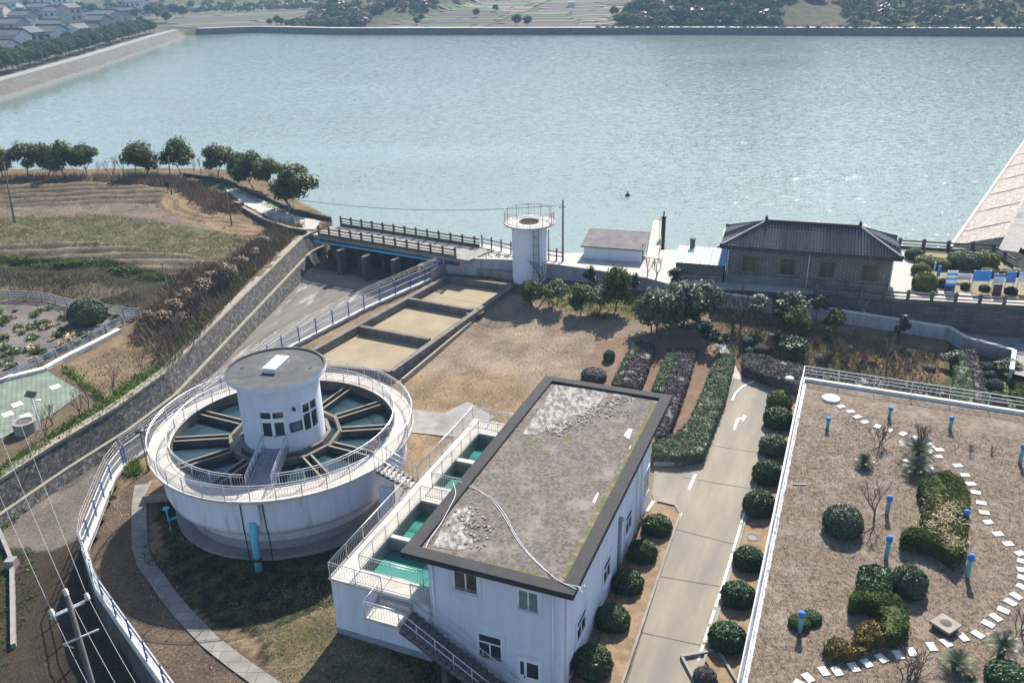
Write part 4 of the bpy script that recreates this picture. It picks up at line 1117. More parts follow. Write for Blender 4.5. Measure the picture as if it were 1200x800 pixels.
# ------------------------------------------------------------------ round clarifier tank
TC = Vector((-15.85, 51.75, 0.0))
DZ, RO_, RI_ = 5.05, 8.87, 7.5
tank = thing('clarifier_tank', 'large round white clarifier tank with a railed walkway ring and dark radial basins', 'water tank', TC)
N = 96
b = MB(); b.lathe((0, 0, 0), [(RI_, DZ - .02), (RI_, DZ), (RO_, DZ), (RO_, DZ - .18), (RI_ + .3, DZ - .3)], N); b.build('walkway_deck', deck_conc, tank)
b = MB(); b.lathe((0, 0, 0), [(RO_ - .62, DZ - .2), (RO_ - .62, 2.55), (RO_ - .74, 2.1), (RO_ - 1.85, 2.05)], N, smooth=True); b.build('upper_wall', stain_wall, tank)
b = MB(); b.lathe((0, 0, 0), [(RO_ - 1.8, 2.3), (RO_ - 1.8, .85), (RO_ - 1.81, .84)], N, smooth=True); b.build('lower_wall', stain_wall, tank)
b = MB(); b.lathe((0, 0, 0), [(RO_ - 1.78, .86), (RO_ - 1.78, -.4)], N, smooth=True); b.build('plinth_band', grey_plinth, tank)
b = MB(); b.lathe((0, 0, 0), [(RO_ - .95, -.5), (RO_ - .95, .22), (RO_ - 1.77, .26)], N); b.build('footing', conc, tank)
b = MB(); b.lathe((0, 0, 0), [(RI_ + .02, 2.6), (RI_ + .02, DZ - .03)], N, smooth=True)
b.build('basin_wall', dark_conc, tank)
b = MB(); b.lathe((0, 0, 0), [(0, 4.25), (RI_ + .05, 4.25)], 48); b.build('basin_water', tank_water, tank)
RG = 3.75
dodec = [math.radians(4.5 + 30 * k) for k in range(12)]
def ringpoly(r): return [(r * math.cos(a), r * math.sin(a)) for a in dodec]
for r, nm in ((RG, 'outer_weir_ring'), (RG - .72, 'inner_weir_ring')):
    b = MB(); o, i = ringpoly(r + .12), ringpoly(r - .12)
    vs = [(x, y, z) for z in (3.2, 4.72) for x, y in o] + [(x, y, z) for z in (3.2, 4.72) for x, y in i]
    fs = []
    for k in range(12):
        k2 = (k + 1) % 12
        fs += [(k, k2, 12 + k2, 12 + k), (12 + k, 12 + k2, 36 + k2, 36 + k), (36 + k, 36 + k2, 24 + k2, 24 + k)]
    b.add(vs, fs); b.build(nm, rim_conc, tank)
b = MB(); b.prism(ringpoly(RG - .8), 3.6, 4.52); b.build('ring_water', ring_water, tank)
for k, a in enumerate(dodec):
    if k == 9: continue                                   # the bridge to the house takes this one
    b = MB()
    dx_, dy_ = math.cos(a), math.sin(a)
    for s_ in (-.27, .27):
        p0 = Vector((dx_ * (RG + .1) - dy_ * s_, dy_ * (RG + .1) + dx_ * s_, 4.25)); p1 = Vector((dx_ * (RI_ + .03) - dy_ * s_, dy_ * (RI_ + .03) + dx_ * s_, 4.25))
        b.beam(p0, p1, .13, .86)
    b.beam(Vector((dx_ * RG, dy_ * RG, 4.0)), Vector((dx_ * RI_, dy_ * RI_, 4.0)), .5, .3)
    tr_o = b.build('radial_trough', dark_conc, tank)
    b = MB()
    for s_ in (-.27, .27):
        p0 = Vector((dx_ * (RG + .1) - dy_ * s_, dy_ * (RG + .1) + dx_ * s_, 4.70)); p1 = Vector((dx_ * (RI_ + .02) - dy_ * s_, dy_ * (RI_ + .02) + dx_ * s_, 4.70)); b.beam(p0, p1, .12, .05)
    b.build('trough_edge', cap_stone, tr_o)

def ring_rail(root, r, z, gaps, name, h=1.05, n=72, posts=36, m=steel, step_bal=.17):
    """round railing, gaps = list of (a0,a1) left open"""
    def openat(a):
        a %= 2 * math.pi
        return any((g0 <= a <= g1) or (g0 <= a + 2 * math.pi <= g1) for g0, g1 in gaps)
    o = MB()
    for k in range(n):
        a0, a1 = 2 * math.pi * k / n, 2 * math.pi * (k + 1) / n
        if openat((a0 + a1) / 2): continue
        for zz, rr in ((h, .032), (h - .16, .018), (.14, .018)):
            o.tube([(r * math.cos(a0), r * math.sin(a0), z + zz), (r * math.cos(a1), r * math.sin(a1), z + zz)], rr, 6, cap=False)
    nb = int(2 * math.pi * r / step_bal)
    for k in range(nb):
        a = 2 * math.pi * k / nb
        if openat(a): continue
        o.tube([(r * math.cos(a), r * math.sin(a), z + .14), (r * math.cos(a), r * math.sin(a), z + h - .16)], .0105, 4, cap=False, smooth=False)
    ro = o.build(name, m, root)
    pm = None
    for k in range(posts):
        a = 2 * math.pi * k / posts
        if openat(a): continue
        if pm is None:
            b = MB(); b.tube([(0, 0, 0), (0, 0, h)], .028, 6); q = b.build('post', m, ro); pm = q.data
        else: q = link_mesh('post', pm, m, ro)
        q.location = (r * math.cos(a), r * math.sin(a), z)
    return ro
wa = math.radians(-88.0)
door_dir = Vector((math.cos(wa), math.sin(wa), 0))
st_p = UVof(TC); 
STA = math.atan2(W(9.3, -7.1).y - TC.y, W(9.3, -7.1).x - TC.x)     # where the steps leave the deck
tp = 2 * math.pi
ring_rail(tank, RO_ - .07, DZ, [((STA - .10) % tp, (STA + .10) % tp)], 'outer_railing')
ring_rail(tank, RI_ + .07, DZ, [((wa - .105) % tp, (wa + .105) % tp)], 'inner_railing', posts=32)
# bridge from deck to the house
sd = Vector((-door_dir.y, door_dir.x, 0))
wv = thing  # noqa
b = MB()
p0, p1 = door_dir * (RI_ + .1), door_dir * 2.55
b.prism([p0 + sd * .8, p0 - sd * .8, p1 - sd * .8, p1 + sd * .8], DZ - .16, DZ + .012); b.build('house_bridge', balcony_slabs, tank)
b = MB()
for s_ in (-.78, .78):
    for zz, rr in ((1.05, .032), (.88, .018), (.14, .018)):
        b.tube([p0 + sd * s_ + Vector((0, 0, DZ + zz)), p1 + sd * s_ + Vector((0, 0, DZ + zz))], rr, 6)
    for t in np.arange(0, 1.001, 1 / 28):
        q = p0.lerp(p1, t) + sd * s_
        b.tube([q + Vector((0, 0, DZ + .0)), q + Vector((0, 0, DZ + (1.05 if abs((t * 7) % 1) < .02 else .88)))], .026 if abs((t * 7) % 1) < .02 else .0105, 4)
b.build('bridge_railing', steel, tank)
# drain pipe with strap, wall pipes
fa = math.atan2(P(300, 620, 2).y - TC.y, P(300, 620, 2).x - TC.x)
fa = math.radians(-91)
def tp_(r, a, z): return Vector((r * math.cos(a), r * math.sin(a), z))
b = MB(); b.tube([tp_(RO_ - .35, fa, 3.4), tp_(RO_ - .12, fa, 2.3), tp_(RO_ - .05, fa, .0)], .24, 16); pd = b.build('drain_pipe', cyan_pipe, tank)
b = MB(); b.tube([tp_(RO_ - .09, fa, .95), tp_(RO_ - .085, fa, .72)], .265, 16); b.build('strap', black_metal, pd)
b = MB(); pbx = tp_(RO_ - .5, fa, 3.95); b.box(pbx, (.95, .5, 1.5), fa + math.pi / 2); b.build('outlet_box', stain_wall, tank)
for off in (-.085, .078):
    b = MB(); b.tube([tp_(RO_ - .56, fa + off, DZ - .2), tp_(RO_ - .58, fa + off * 1.05, 2.6), tp_(RO_ - .7, fa + off * 1.1, 2.1), tp_(RO_ - .75, fa + off * 1.1, .1)], .035, 6); b.build('cable_conduit', black_metal, tank)
    if off > 0: break
va = math.radians(-146)
b = MB(); b.tube([tp_(RO_ - 1.1, va, 1.0), tp_(RO_ - .35, va, 1.0), tp_(RO_ - .35, va, .2)], .10, 8); b.tube([tp_(RO_ - .35, va, .95), tp_(RO_ - .35, va, 1.9)], .05, 8); b.lathe(tp_(RO_ - .35, va, 1.9), [(.02, 0), (.22, 0), (.22, .05), (.02, .05)], 12); b.build('valve_pipe', cyan_pipe, tank)
# ladder-side support column under the steps
q = W(9.0, -6.3) - TC
b = MB(); b.prism([W(8.55, -6.6) - TC, W(8.55, -5.7) - TC, W(9.0, -5.7) - TC, W(9.0, -6.6) - TC], -.3, 3.9); b.build('stair_column', stain_wall, tank)

# steps from the tank deck down to the filter building
stair = thing('deck_stairs', 'short flight of concrete steps from the round tank down to the filter walkway', 'stairs', W(9.5, -7.0, 0)[:2] + (0,))
n = 8; AZ_ = 3.85
q0, q1 = W(9.5, -7.0), W(9.75, -4.7)
dst = (q1 - q0).normalized(); w2 = Vector((-dst.y, dst.x, 0))
b = MB()
for k in range(n):
    a_ = q0.lerp(q1, k / n); c_ = q0.lerp(q1, (k + 1) / n); zt = DZ - (DZ - AZ_) * (k + 1) / (n + 0)
    zt += .02
    b.prism([a_ + w2 * .6, a_ - w2 * .6, c_ - w2 * .6, c_ + w2 * .6], zt - .06, zt)
b.build('tread', deck_conc, stair, world=True)
b = MB()
for s_ in (-.45, .45): b.beam(q0 + w2 * s_ + Vector((0, 0, DZ - .25)), q1 + w2 * s_ + Vector((0, 0, AZ_ - .1)), .12, .2)
b.build('stringer', dark_conc, stair, world=True)
b = MB()
for s_ in (-.62, .62):
    for zz, rr in ((1.0, .03), (.55, .016), (.12, .016)):
        b.tube([q0 + w2 * s_ + Vector((0, 0, DZ + zz)), q1 + w2 * s_ + Vector((0, 0, AZ_ + zz))], rr, 6)
    for t in np.arange(0, 1.01, .125):
        q = q0.lerp(q1, t) + w2 * s_; zz = DZ + (AZ_ - DZ) * t
        b.tube([q + Vector((0, 0, zz)), q + Vector((0, 0, zz + 1.0))], .02, 5)
b.build('handrail', steel, stair, world=True)

# lifebuoy on the inner railing
la = math.atan2(P(434, 521, DZ + .5).y - TC.y, P(434, 521, DZ + .5).x - TC.x)
lp = TC + tp_(RI_ - .03, la, DZ + .62)
lb_ = thing('lifebuoy', 'orange lifebuoy hanging on the inner railing of the round tank', 'lifebuoy', lp, la)
def torus(R, r, a0, a1, n=24, m_=10):
    b = MB(); b.tube([(0, R * math.cos(a0 + (a1 - a0) * k / n), R * math.sin(a0 + (a1 - a0) * k / n)) for k in range(n + 1)], r, m_); return b
torus(.30, .075, 0, 2 * math.pi, 32).build('ring', orange, lb_)
for k in range(4): torus(.30, .079, k * math.pi / 2 - .16, k * math.pi / 2 + .16, 4).build('white_band', white_steel, lb_)

# ------------------------------------------------------------------ control house in the middle of the tank
HR, HZ = 2.72, 9.55
house = thing('control_house', 'round white control house with flat dark roof in the centre of the tank', 'control house', TC + Vector((0, 0, 3.6)))
hz0 = 3.6
b = MB(); b.lathe((0, 0, 0), [(HR, 0), (HR, HZ - hz0 - .1)], 72, smooth=True); b.build('wall', white_wall, house)
b = MB(); b.lathe((0, 0, 0), [(0, HZ - hz0 + .1), (3.14, HZ - hz0 + .1), (3.14, HZ - hz0 + .2), (3.30, HZ - hz0 + .2)], 72); rf = b.build('roof', roof_dark, house)
b = MB(); b.lathe((0, 0, 0), [(3.301, HZ - hz0 + .201), (3.301, HZ - hz0 - .12), (HR, HZ - hz0 - .2)], 72, smooth=False); b.build('fascia', white_wall, rf)
b = MB(); b.box((0, 0, .16), (.85, 2.0, .32)); b.box((0, 0, .345), (.95, 2.1, .05)); s_ = b.build('skylight', white_steel, rf); s_.location = (.0, .2, HZ - hz0 + .1); s_.rotation_euler.z = math.radians(-12)
for (x, y) in ((-2.3, .1), (2.3, -.1)):
    b = MB(); b.lathe((0, 0, 0), [(0, .03), (.12, .03), (.12, 0)], 12); q = b.build('roof_drain', black_metal, rf); q.location = (x, y, HZ - hz0 + .1)
def arc_panel(b, a0, a1, z0, z1, r0, r1, n=6):
    for k in range(n):
        a, c = a0 + (a1 - a0) * k / n, a0 + (a1 - a0) * (k + 1) / n
        b.prism([(r0 * math.cos(a), r0 * math.sin(a)), (r1 * math.cos(a), r1 * math.sin(a)), (r1 * math.cos(c), r1 * math.sin(c)), (r0 * math.cos(c), r0 * math.sin(c))], z0, z1)
    return b
dz = DZ - hz0
da = math.radians(-88)
def aw(wd): return wd / HR
door = arc_panel(MB(), da - aw(.78), da + aw(.78), dz, dz + 2.15, HR - .05, HR + .03).build('door', pvc, house)
b = MB()
for s_ in (-.40, .40): arc_panel(b, da + aw(s_ - .29), da + aw(s_ + .29), dz + .95, dz + 1.95, HR, HR + .04, 3)
b.build('pane', glass_dark, door)
b = MB(); b.box((HR * math.cos(da + .02) * 1.03, HR * math.sin(da + .02) * 1.03, dz + .95), (.05, .06, .16)); b.build('handle', black_metal, door)
tr = arc_panel(MB(), da - aw(.78), da + aw(.78), dz + 2.16, dz + 2.8, HR - .05, HR + .03).build('transom', pvc, house)
b = MB()
for s_ in (-.40, .40): arc_panel(b, da + aw(s_ - .33), da + aw(s_ + .33), dz + 2.26, dz + 2.7, HR, HR + .04, 3)
b.build('pane', glass_dark, tr)
b = MB()
arc_panel(b, da - aw(.95), da - aw(.80), dz, dz + 2.95, HR - .02, HR + .07, 2); arc_panel(b, da + aw(.80), da + aw(.95), dz, dz + 2.95, HR - .02, HR + .07, 2); arc_panel(b, da - aw(.80), da + aw(.80), dz + 2.81, dz + 2.96, HR - .02, HR + .07, 5)
b.build('door_frame', white_wall, house)
for wa_ in (math.radians(-33), math.radians(57), math.radians(147)):
    fr = MB()
    arc_panel(fr, wa_ - aw(.72), wa_ - aw(.60), dz + .75, dz + 2.95, HR - .02, HR + .08, 2); arc_panel(fr, wa_ + aw(.60), wa_ + aw(.72), dz + .75, dz + 2.95, HR - .02, HR + .08, 2)
    arc_panel(fr, wa_ - aw(.6), wa_ + aw(.6), dz + 2.83, dz + 2.95, HR - .02, HR + .08, 4); arc_panel(fr, wa_ - aw(.6), wa_ + aw(.6), dz + .75, dz + .87, HR - .02, HR + .1, 4)
    arc_panel(fr, wa_ - aw(.6), wa_ + aw(.6), dz + 2.08, dz + 2.18, HR - .02, HR + .05, 4); arc_panel(fr, wa_ - aw(.05), wa_ + aw(.05), dz + .87, dz + 2.83, HR - .02, HR + .055, 1)
    wn = fr.build('window', pvc, house)
    arc_panel(MB(), wa_ - aw(.6), wa_ + aw(.6), dz + .87, dz + 2.83, HR - .01, HR + .02, 5).build('pane', glass_dark, wn)
pl = arc_panel(MB(), math.radians(-66), math.radians(-48), dz + 1.05, dz + 1.75, HR, HR + .05, 4).build('plaque', mat('navy_plaque', (.03, .04, .12), rough=.35), house)
arc_panel(MB(), math.radians(-62), math.radians(-50.5), dz + 1.15, dz + 1.65, HR + .04, HR + .056, 3).build('plaque_print', mat('plaque_print', (.20, .18, .20), (.10, .09, .13), scale=9, rough=.5), pl)
b = MB(); b.box((HR * math.cos(math.radians(-58)) * 1.05, HR * math.sin(math.radians(-58)) * 1.05, dz + 2.75), (.28, .2, .14), math.radians(-58)); b.build('wall_lamp', black_metal, house)

# ------------------------------------------------------------------ main filter building (local frame: x along v, y along u)
bld = thing('filter_building', 'two storey white filter building with flat weathered grey roof and dark parapet', 'building', (OX, OY, -.4), -AZ)
GB = -.4                           # base level
V0, V1, U0, U1 = 1.25, 8.45, .4, 19.0
ZR = 7.0
def bl(z): return z - GB
b = MB(); b.box(((V0 + V1) / 2, (U0 + U1) / 2, bl(6.75) / 2 - .2), (V1 - V0, U1 - U0, bl(6.75) + .4)); b.build('wall', white_wall, bld)
# roof slab with raised dark parapet
b = MB(); b.box((4.6, 10.68, bl(6.72)), (9.2, 21.55, .12)); b.box((4.6, 10.68, bl(6.60)), (8.9, 21.2, .14)); rf = b.build('roof', parapet_dark, bld)
b = MB()
PW = .72
o = [(0, -.1), (9.2, -.1), (9.2, 21.45), (0, 21.45)]
b.box((PW / 2, 10.68, bl(6.89)), (PW, 21.55, .222)); b.box((9.2 - PW / 2, 10.68, bl(6.89)), (PW, 21.55, .222))
b.box((4.6, -.1 + PW / 2, bl(6.888)), (9.2 - 2 * PW, PW, .22)); b.box((4.6, 21.45 - PW * .45, bl(6.888)), (9.2 - 2 * PW, PW * .9, .22))
b.build('parapet', parapet_dark, rf)
# roof surface with peeled white membrane, slabs and moss
def roofmat():
    m = mat('weathered_roof_slabs', (.175, .148, .125), (.085, .072, .061), scale=5.5, rough=.95, c3=(.215, .185, .158), s3=.6, lo3=.52, hi3=.66, bump=.7, bscale=7, detail=12, lo=.40, hi=.58)
    nt = m.node_tree; bs = nt.nodes['Principled BSDF']; L = nt.links.new
    tc = _n(nt, 'ShaderNodeTexCoord')
    br = _n(nt, 'ShaderNodeTexBrick'); br.inputs['Scale'].default_value = 1; br.inputs['Brick Width'].default_value = .4; br.inputs['Row Height'].default_value = .4; br.inputs['Mortar Size'].default_value = .02; br.offset = 0
    L(tc.outputs['Object'], br.inputs['Vector'])
    old = bs.inputs['Base Color'].links[0].from_socket
    no = _n(nt, 'ShaderNodeTexNoise'); no.inputs['Scale'].default_value = .35; no.inputs['Detail'].default_value = 5; L(tc.outputs['Object'], no.inputs['Vector'])
    mr = _n(nt, 'ShaderNodeMapRange'); mr.inputs['From Min'].default_value = .48; mr.inputs['From Max'].default_value = .6; L(no.outputs['Fac'], mr.inputs['Value'])
    mu = _n(nt, 'ShaderNodeMath', operation='MULTIPLY'); L(mr.outputs[0], mu.inputs[0]); L(br.outputs['Fac'], mu.inputs[1])
    mx = _n(nt, 'ShaderNodeMix', data_type='RGBA'); L(mu.outputs[0], mx.inputs['Factor']); L(old, mx.inputs[6]); mx.inputs[7].default_value = (.105, .092, .08, 1); L(mx.outputs[2], bs.inputs['Base Color'])
    return m
b = MB(); b.box((4.6, 10.75, bl(6.80)), (9.2 - 2 * PW, 21.4 - 2 * PW, .05)); b.build('roof_surface', roofmat(), rf)
membrane = mat('peeling_white_membrane', (.40, .39, .375), (.23, .22, .205), scale=4.5, rough=.95, spec=.1, c3=(.15, .13, .112), s3=2.6, lo3=.44, hi3=.56, stretch=(1.2, .6, 1))
def sheet(pts, z, name, m, root, zt=None):
    b = MB(); b.prism(pts, bl(z), bl(zt or z + .012)); return b.build(name, m, root)
def uvz(px, py, z=6.83): u, v = UVof(P(px, py, z)); return (v, u)
# upper-left white area: outline taken from the peeled edge
edge1 = [(612,509),(632,480),(650,451),(700,456),(745,461),(735,466),(722,464),(708,466),(700,474),(693,484),(683,488),(672,486),(664,492),(661,503),(653,508),(640,504),(628,509)]
sheet([uvz(*p) for p in edge1], 6.83, 'membrane_patch', membrane, rf)
edge2 = [(507,640),(517,620),(535,595),(548,592),(553,604),(545,615),(552,628),(556,640),(545,643),(530,644)]
sheet([uvz(*p) for p in edge2], 6.83, 'membrane_patch', membrane, rf)
for pts in (((731,510),(737,502),(741,503),(737,514)), ((694,588),(700,577),(702,578),(697,589)), ((739,522),(741,523),(739,527),(737,526))):
    sheet([uvz(*p) for p in pts], 6.832, 'loose_flake', paint_white, rf)
# shards of broken membrane and screed along the peeled edge
rs = np.random.default_rng(3)
b = MB(); b2 = MB()
def shard(mb, x, y, s, z=6.84):
    a = rs.random() * 6.28; t = rs.normal(0, .25); k = rs.integers(3, 6)
    pts = [(x + s * (.6 + .5 * rs.random()) * math.cos(a + 6.28 * i / k), y + s * (.6 + .5 * rs.random()) * math.sin(a + 6.28 * i / k)) for i in range(k)]
    mb.prism(pts, bl(z), [bl(z + .03 + .1 * s + t * (p[0] - x)) for p in pts])
for (pa, pb, n, sp) in (((655,508),(700,478),80,.38), ((700,478),(745,468),70,.32), ((690,490),(730,480),36,.5), ((548,600),(560,640),70,.4), ((545,605),(575,622),34,.45), ((640,505),(665,495),36,.3)):
    for _ in range(n):
        t = rs.random(); v_, u_ = uvz(pa[0] + (pb[0] - pa[0]) * t, pa[1] + (pb[1] - pa[1]) * t)
        x, y = v_ + rs.normal(0, sp), u_ + rs.normal(0, sp)
        if .9 < x < 8.3 and .9 < y < 20.4: shard(b if rs.random() < .6 else b2, x, y, .04 + .13 * rs.random() ** 2)
b.build('membrane_shards', membrane, rf)['kind'] = 'stuff'
b2.build('screed_rubble', mat('screed_rubble', (.33, .30, .27), (.22, .20, .18), scale=3, rough=.95), rf)['kind'] = 'stuff'
moss = mat('roof_moss', (.085, .095, .03), (.14, .135, .05), scale=3, rough=1.0, c3=(.20, .17, .13), s3=2.2, lo3=.52, hi3=.6)
b = MB(); b.prism([(8.2, 1.2), (8.46, 1.0), (8.46, 20.3), (8.18, 20.2), (8.22, 12), (8.1, 6)], bl(6.826), bl(6.85)); b.build('moss_strip', moss, rf)
b = MB(); b.prism([(8.0, .78), (2.4, .70), (4.2, .80), (6.5, .98)], bl(6.826), bl(6.845)); b.build('moss_strip', moss, rf)
for (px_, py_, r) in ((620, 518, .42), (606, 503, .25), (640, 530, .3), (665, 512, .3), (628, 514, .3)):
    v_, u_ = uvz(px_, py_); k = 11
    b = MB(); b.prism([(v_ + r * (.5 + .6 * rs.random()) * math.cos(6.28 * i / k), u_ + r * (.5 + .6 * rs.random()) * math.sin(6.28 * i / k)) for i in range(k)], bl(6.826), bl(6.838)); b.build('moss_patch', moss, rf)
# cables lying over the roof
def cable(pxs, z=6.86, r=.016):
    pts = [P(a, c, (zz[0] if zz else z)) for a, c, *zz in pxs]
    sm = []
    for i in range(len(pts) - 1):
        for t in np.linspace(0, 1, 5)[:-1]:
            a0 = pts[max(i - 1, 0)]; a1 = pts[i]; a2 = pts[i + 1]; a3 = pts[min(i + 2, len(pts) - 1)]
            sm.append(.5 * ((2 * a1) + (a2 - a0) * t + (2 * a0 - 5 * a1 + 4 * a2 - a3) * t * t + (-a0 + 3 * a1 - 3 * a2 + a3) * t ** 3))
    sm.append(pts[-1]); b = MB(); b.tube(sm, r, 6); return b
cb = thing('roof_cable', 'pale twin cables looping across the flat grey roof to its corner', 'cable', W(3, 8, 6.8))
cable([(536,563,7.03),(555,572),(577,584),(592,603),(603,624),(618,646),(640,668),(655,680,7.03),(676,690,7.05)]).build('cable_run', white_steel, cb, world=True)
cable([(536,563,7.03),(560,574),(580,590),(594,611),(607,634),(625,655),(645,673),(660,683,7.03),(680,687,7.05)]).build('cable_run', white_steel, cb, world=True)
cable([(531,565,7.03),(534,578,7.03),(528,592,7.03),(517,612,7.03),(503,632,7.03),(499,642,7.03)]).build('cable_run', white_steel, cb, world=True)
# insulators at the corner
b = MB()
for p in ((679,690),(684,687),(681,694)): q = P(*p, 7.0); b.lathe((q.x, q.y, 6.98), [(.02, 0), (.06, .02), (.03, .06), (.07, .1), (.02, .16)], 8)
b.build('insulator', white_steel, cb, world=True)

def window(root, c, wd, ht, face, name='window', glass=None, bars=(0.5,), transom=None, grille=False, fw=.09, surround=.16, world=True):
    """face: 'f' front (normal -u), 'r' right (normal +v), other: normal angle. c=(v,u,z) centre in the local frame"""
    glass = glass or glass_dark
    v, u, z = c
    def bx(mb, a, zz, w_, h_, out0, out1):
        # a: offset along the face, out: distance outwards
        if face == 'f': mb.box((v + a, u - (out0 + out1) / 2, zz), (w_, out1 - out0, h_))
        elif face == 'r': mb.box((v + (out0 + out1) / 2, u + a, zz), (out1 - out0, w_, h_))
        elif face == 'l': mb.box((v - (out0 + out1) / 2, u + a, zz), (out1 - out0, w_, h_))
        else: mb.box((v + a, u + (out0 + out1) / 2, zz), (w_, out1 - out0, h_))
    f = MB()
    for s in (-1, 1): bx(f, s * (wd / 2 - fw / 2), z, fw, ht, .004, .05)
    for s in (-1, 1): bx(f, 0, z + s * (ht / 2 - fw / 2), wd - 2 * fw, fw, .004, .05)
    for k in bars: bx(f, (k - .5) * wd, z - (ht * (1 - transom) / 2 if transom else 0) + 0, fw * .8, ht * (transom or 1) - fw * 2, .004, .045) if not transom else bx(f, (k - .5) * wd, z - ht / 2 + ht * transom / 2, fw * .8, ht * transom - fw, .004, .045)
    if transom: bx(f, 0, z - ht / 2 + ht * transom, wd - 2 * fw, fw * .8, .004, .046)
    wn = f.build(name, pvc, root)
    g = MB(); bx(g, 0, z, wd - fw, ht - fw, -.02, .018); g.build('pane', glass, wn)
    if surround:
        s_ = MB()
        for s in (-1, 1): bx(s_, s * (wd / 2 + surround / 2), z, surround, ht + 2 * surround, .0, .07)
        for s in (-1, 1): bx(s_, 0, z + s * (ht / 2 + surround / 2), wd, surround, .0, .072 if s > 0 else .12)
        s_.build('surround', white_wall, wn)
    if grille:
        gr = MB()
        for k in range(4): bx(gr, 0, z - ht / 2 + .06 + .085 * k, wd - .04, .018, .06, .078)
        gr.build('grille', steel, wn)
    return wn
window(bld, (3.37, U0, bl(5.68)), 1.4, 1.32, 'f', grille=True, glass=mat('brown_room_glass', (.10, .075, .05), (.035, .03, .025), scale=1.2, rough=.08, spec=.6))
window(bld, (6.74, U0, bl(5.52)), 1.15, 1.32, 'f', grille=True, glass=glass_curtain)
window(bld, (4.58, U0, bl(1.85)), 1.4, 1.7, 'f', transom=.66, grille=True)
# front door
f = MB(); f.box((6.72, U0 - .03, bl(.72)), (1.25, .06, 2.3)); dr = f.build('door', pvc, bld)
f = MB(); f.box((6.93, U0 - .064, bl(1.12)), (.62, .012, .95)); f.box((6.36, U0 - .064, bl(1.15)), (.2, .012, .85)); f.build('pane', glass_dark, dr)
f = MB(); f.box((6.5, U0 - .08, bl(.6)), (.04, .05, .2)); f.build('handle', black_metal, dr)
f = MB(); f.box((6.02, U0 - .04, bl(.8)), (.14, .08, 2.56)); f.box((7.42, U0 - .04, bl(.8)), (.14, .08, 2.56)); f.box((6.72, U0 - .04, bl(2.0)), (1.26, .08, .14)); f.build('surround', white_wall, dr)
# right-hand wall windows
for uu, z0, z1, wd in ((18.0, 1.2, 2.95, 1.5), (13.6, 1.1, 2.7, 1.5), (8.75, 1.0, 2.6, 1.5), (3.9, 1.1, 2.6, 1.6)):
    window(bld, (V1, uu - .3, bl((z0 + z1) / 2)), wd, z1 - z0, 'r', transom=.66)
f = MB(); f.box((V1 + .02, 2.15, bl(.5)), (.04, .9, .9)); vt = f.build('vent_grille', MATS['navy_plaque'], bld)
for uu, zt, m_ in ((11.0, 3.6, grey_plinth), (15.2, 6.6, pvc), (16.4, 6.6, pvc), (1.0, 6.6, pvc)):
    f = MB(); f.tube([(V1 + .09, uu, bl(-.4)), (V1 + .09, uu, bl(zt))], .055 if zt > 4 else .11, 8)
    if zt < 4: f.lathe((V1 + .09, uu, bl(zt)), [(.0, .2), (.19, .16), (.19, 0), (.05, 0)], 10)
    f.build('downpipe' if zt > 4 else 'vent_pipe', m_, bld)
for vv in (V1 - .42, V0 + .25):
    f = MB(); f.tube([(vv, U0 - .08, bl(-.3)), (vv, U0 - .08, bl(6.55))], .055, 8); f.build('downpipe', pvc, bld)

# ------------------------------------------------------------------ filter annex with green pools
anx = thing('filter_pool_annex', 'low white annex with a row of green water pools and railed walkways', 'filter annex', (OX, OY, -.1), -AZ)
ZA = 3.85
def al(z): return z + .1
b = MB(); b.prism([(-4.72, .15), (V0 - .012, .15), (V0 - .012, 19.0), (-4.72, 19.0)], -.3, al(.4)); b.build('plinth', grey_plinth, anx)
# body as walls around the pools: outer walls, pool walls
PV0, PV1 = -3.45, V0 - .012
b = MB(); b.prism([(-4.70, .17), (V0 - .01, .17), (V0 - .01, .72), (-4.70, .72)], al(.4), al(ZA - .15)); b.prism([(-4.70, .72), (PV0 - .12, .72), (PV0 - .12, 18.98), (-4.70, 18.98)], al(.4), al(ZA - .15)); b.prism([(PV0 - .12, 17.5), (V0 - .01, 17.5), (V0 - .01, 18.98), (PV0 - .12, 18.98)], al(.4), al(ZA - .15))
b.build('wall', stain_wall, anx)
pools = [(1.35, 4.45), (4.75, 8.4), (10.1, 13.35), (13.75, 17.2)]
dk = MB()
dk.prism([(-4.78, .1), (PV1, .1), (PV1, pools[0][0]), (-4.78, pools[0][0])], al(ZA - .15), al(ZA))
dk.prism([(-4.78, pools[0][0]), (PV0, pools[0][0]), (PV0, pools[-1][1]), (-4.78, pools[-1][1])], al(ZA - .15), al(ZA))
dk.prism([(-4.78, pools[-1][1]), (PV1, pools[-1][1]), (PV1, 19.05), (-4.78, 19.05)], al(ZA - .15), al(ZA))
for (a, c) in zip(pools[:-1], pools[1:]): dk.prism([(PV0, a[1]), (PV1, a[1]), (PV1, c[0]), (PV0, c[0])], al(ZA - .15), al(ZA))
dk.build('walkway_deck', deck_conc, anx)
green_tile = brickmat('green_pool_tiles', (.06, .235, .185), (.08, .29, .23), (.03, .15, .12), bw=.6, rh=.6, ms=.012)
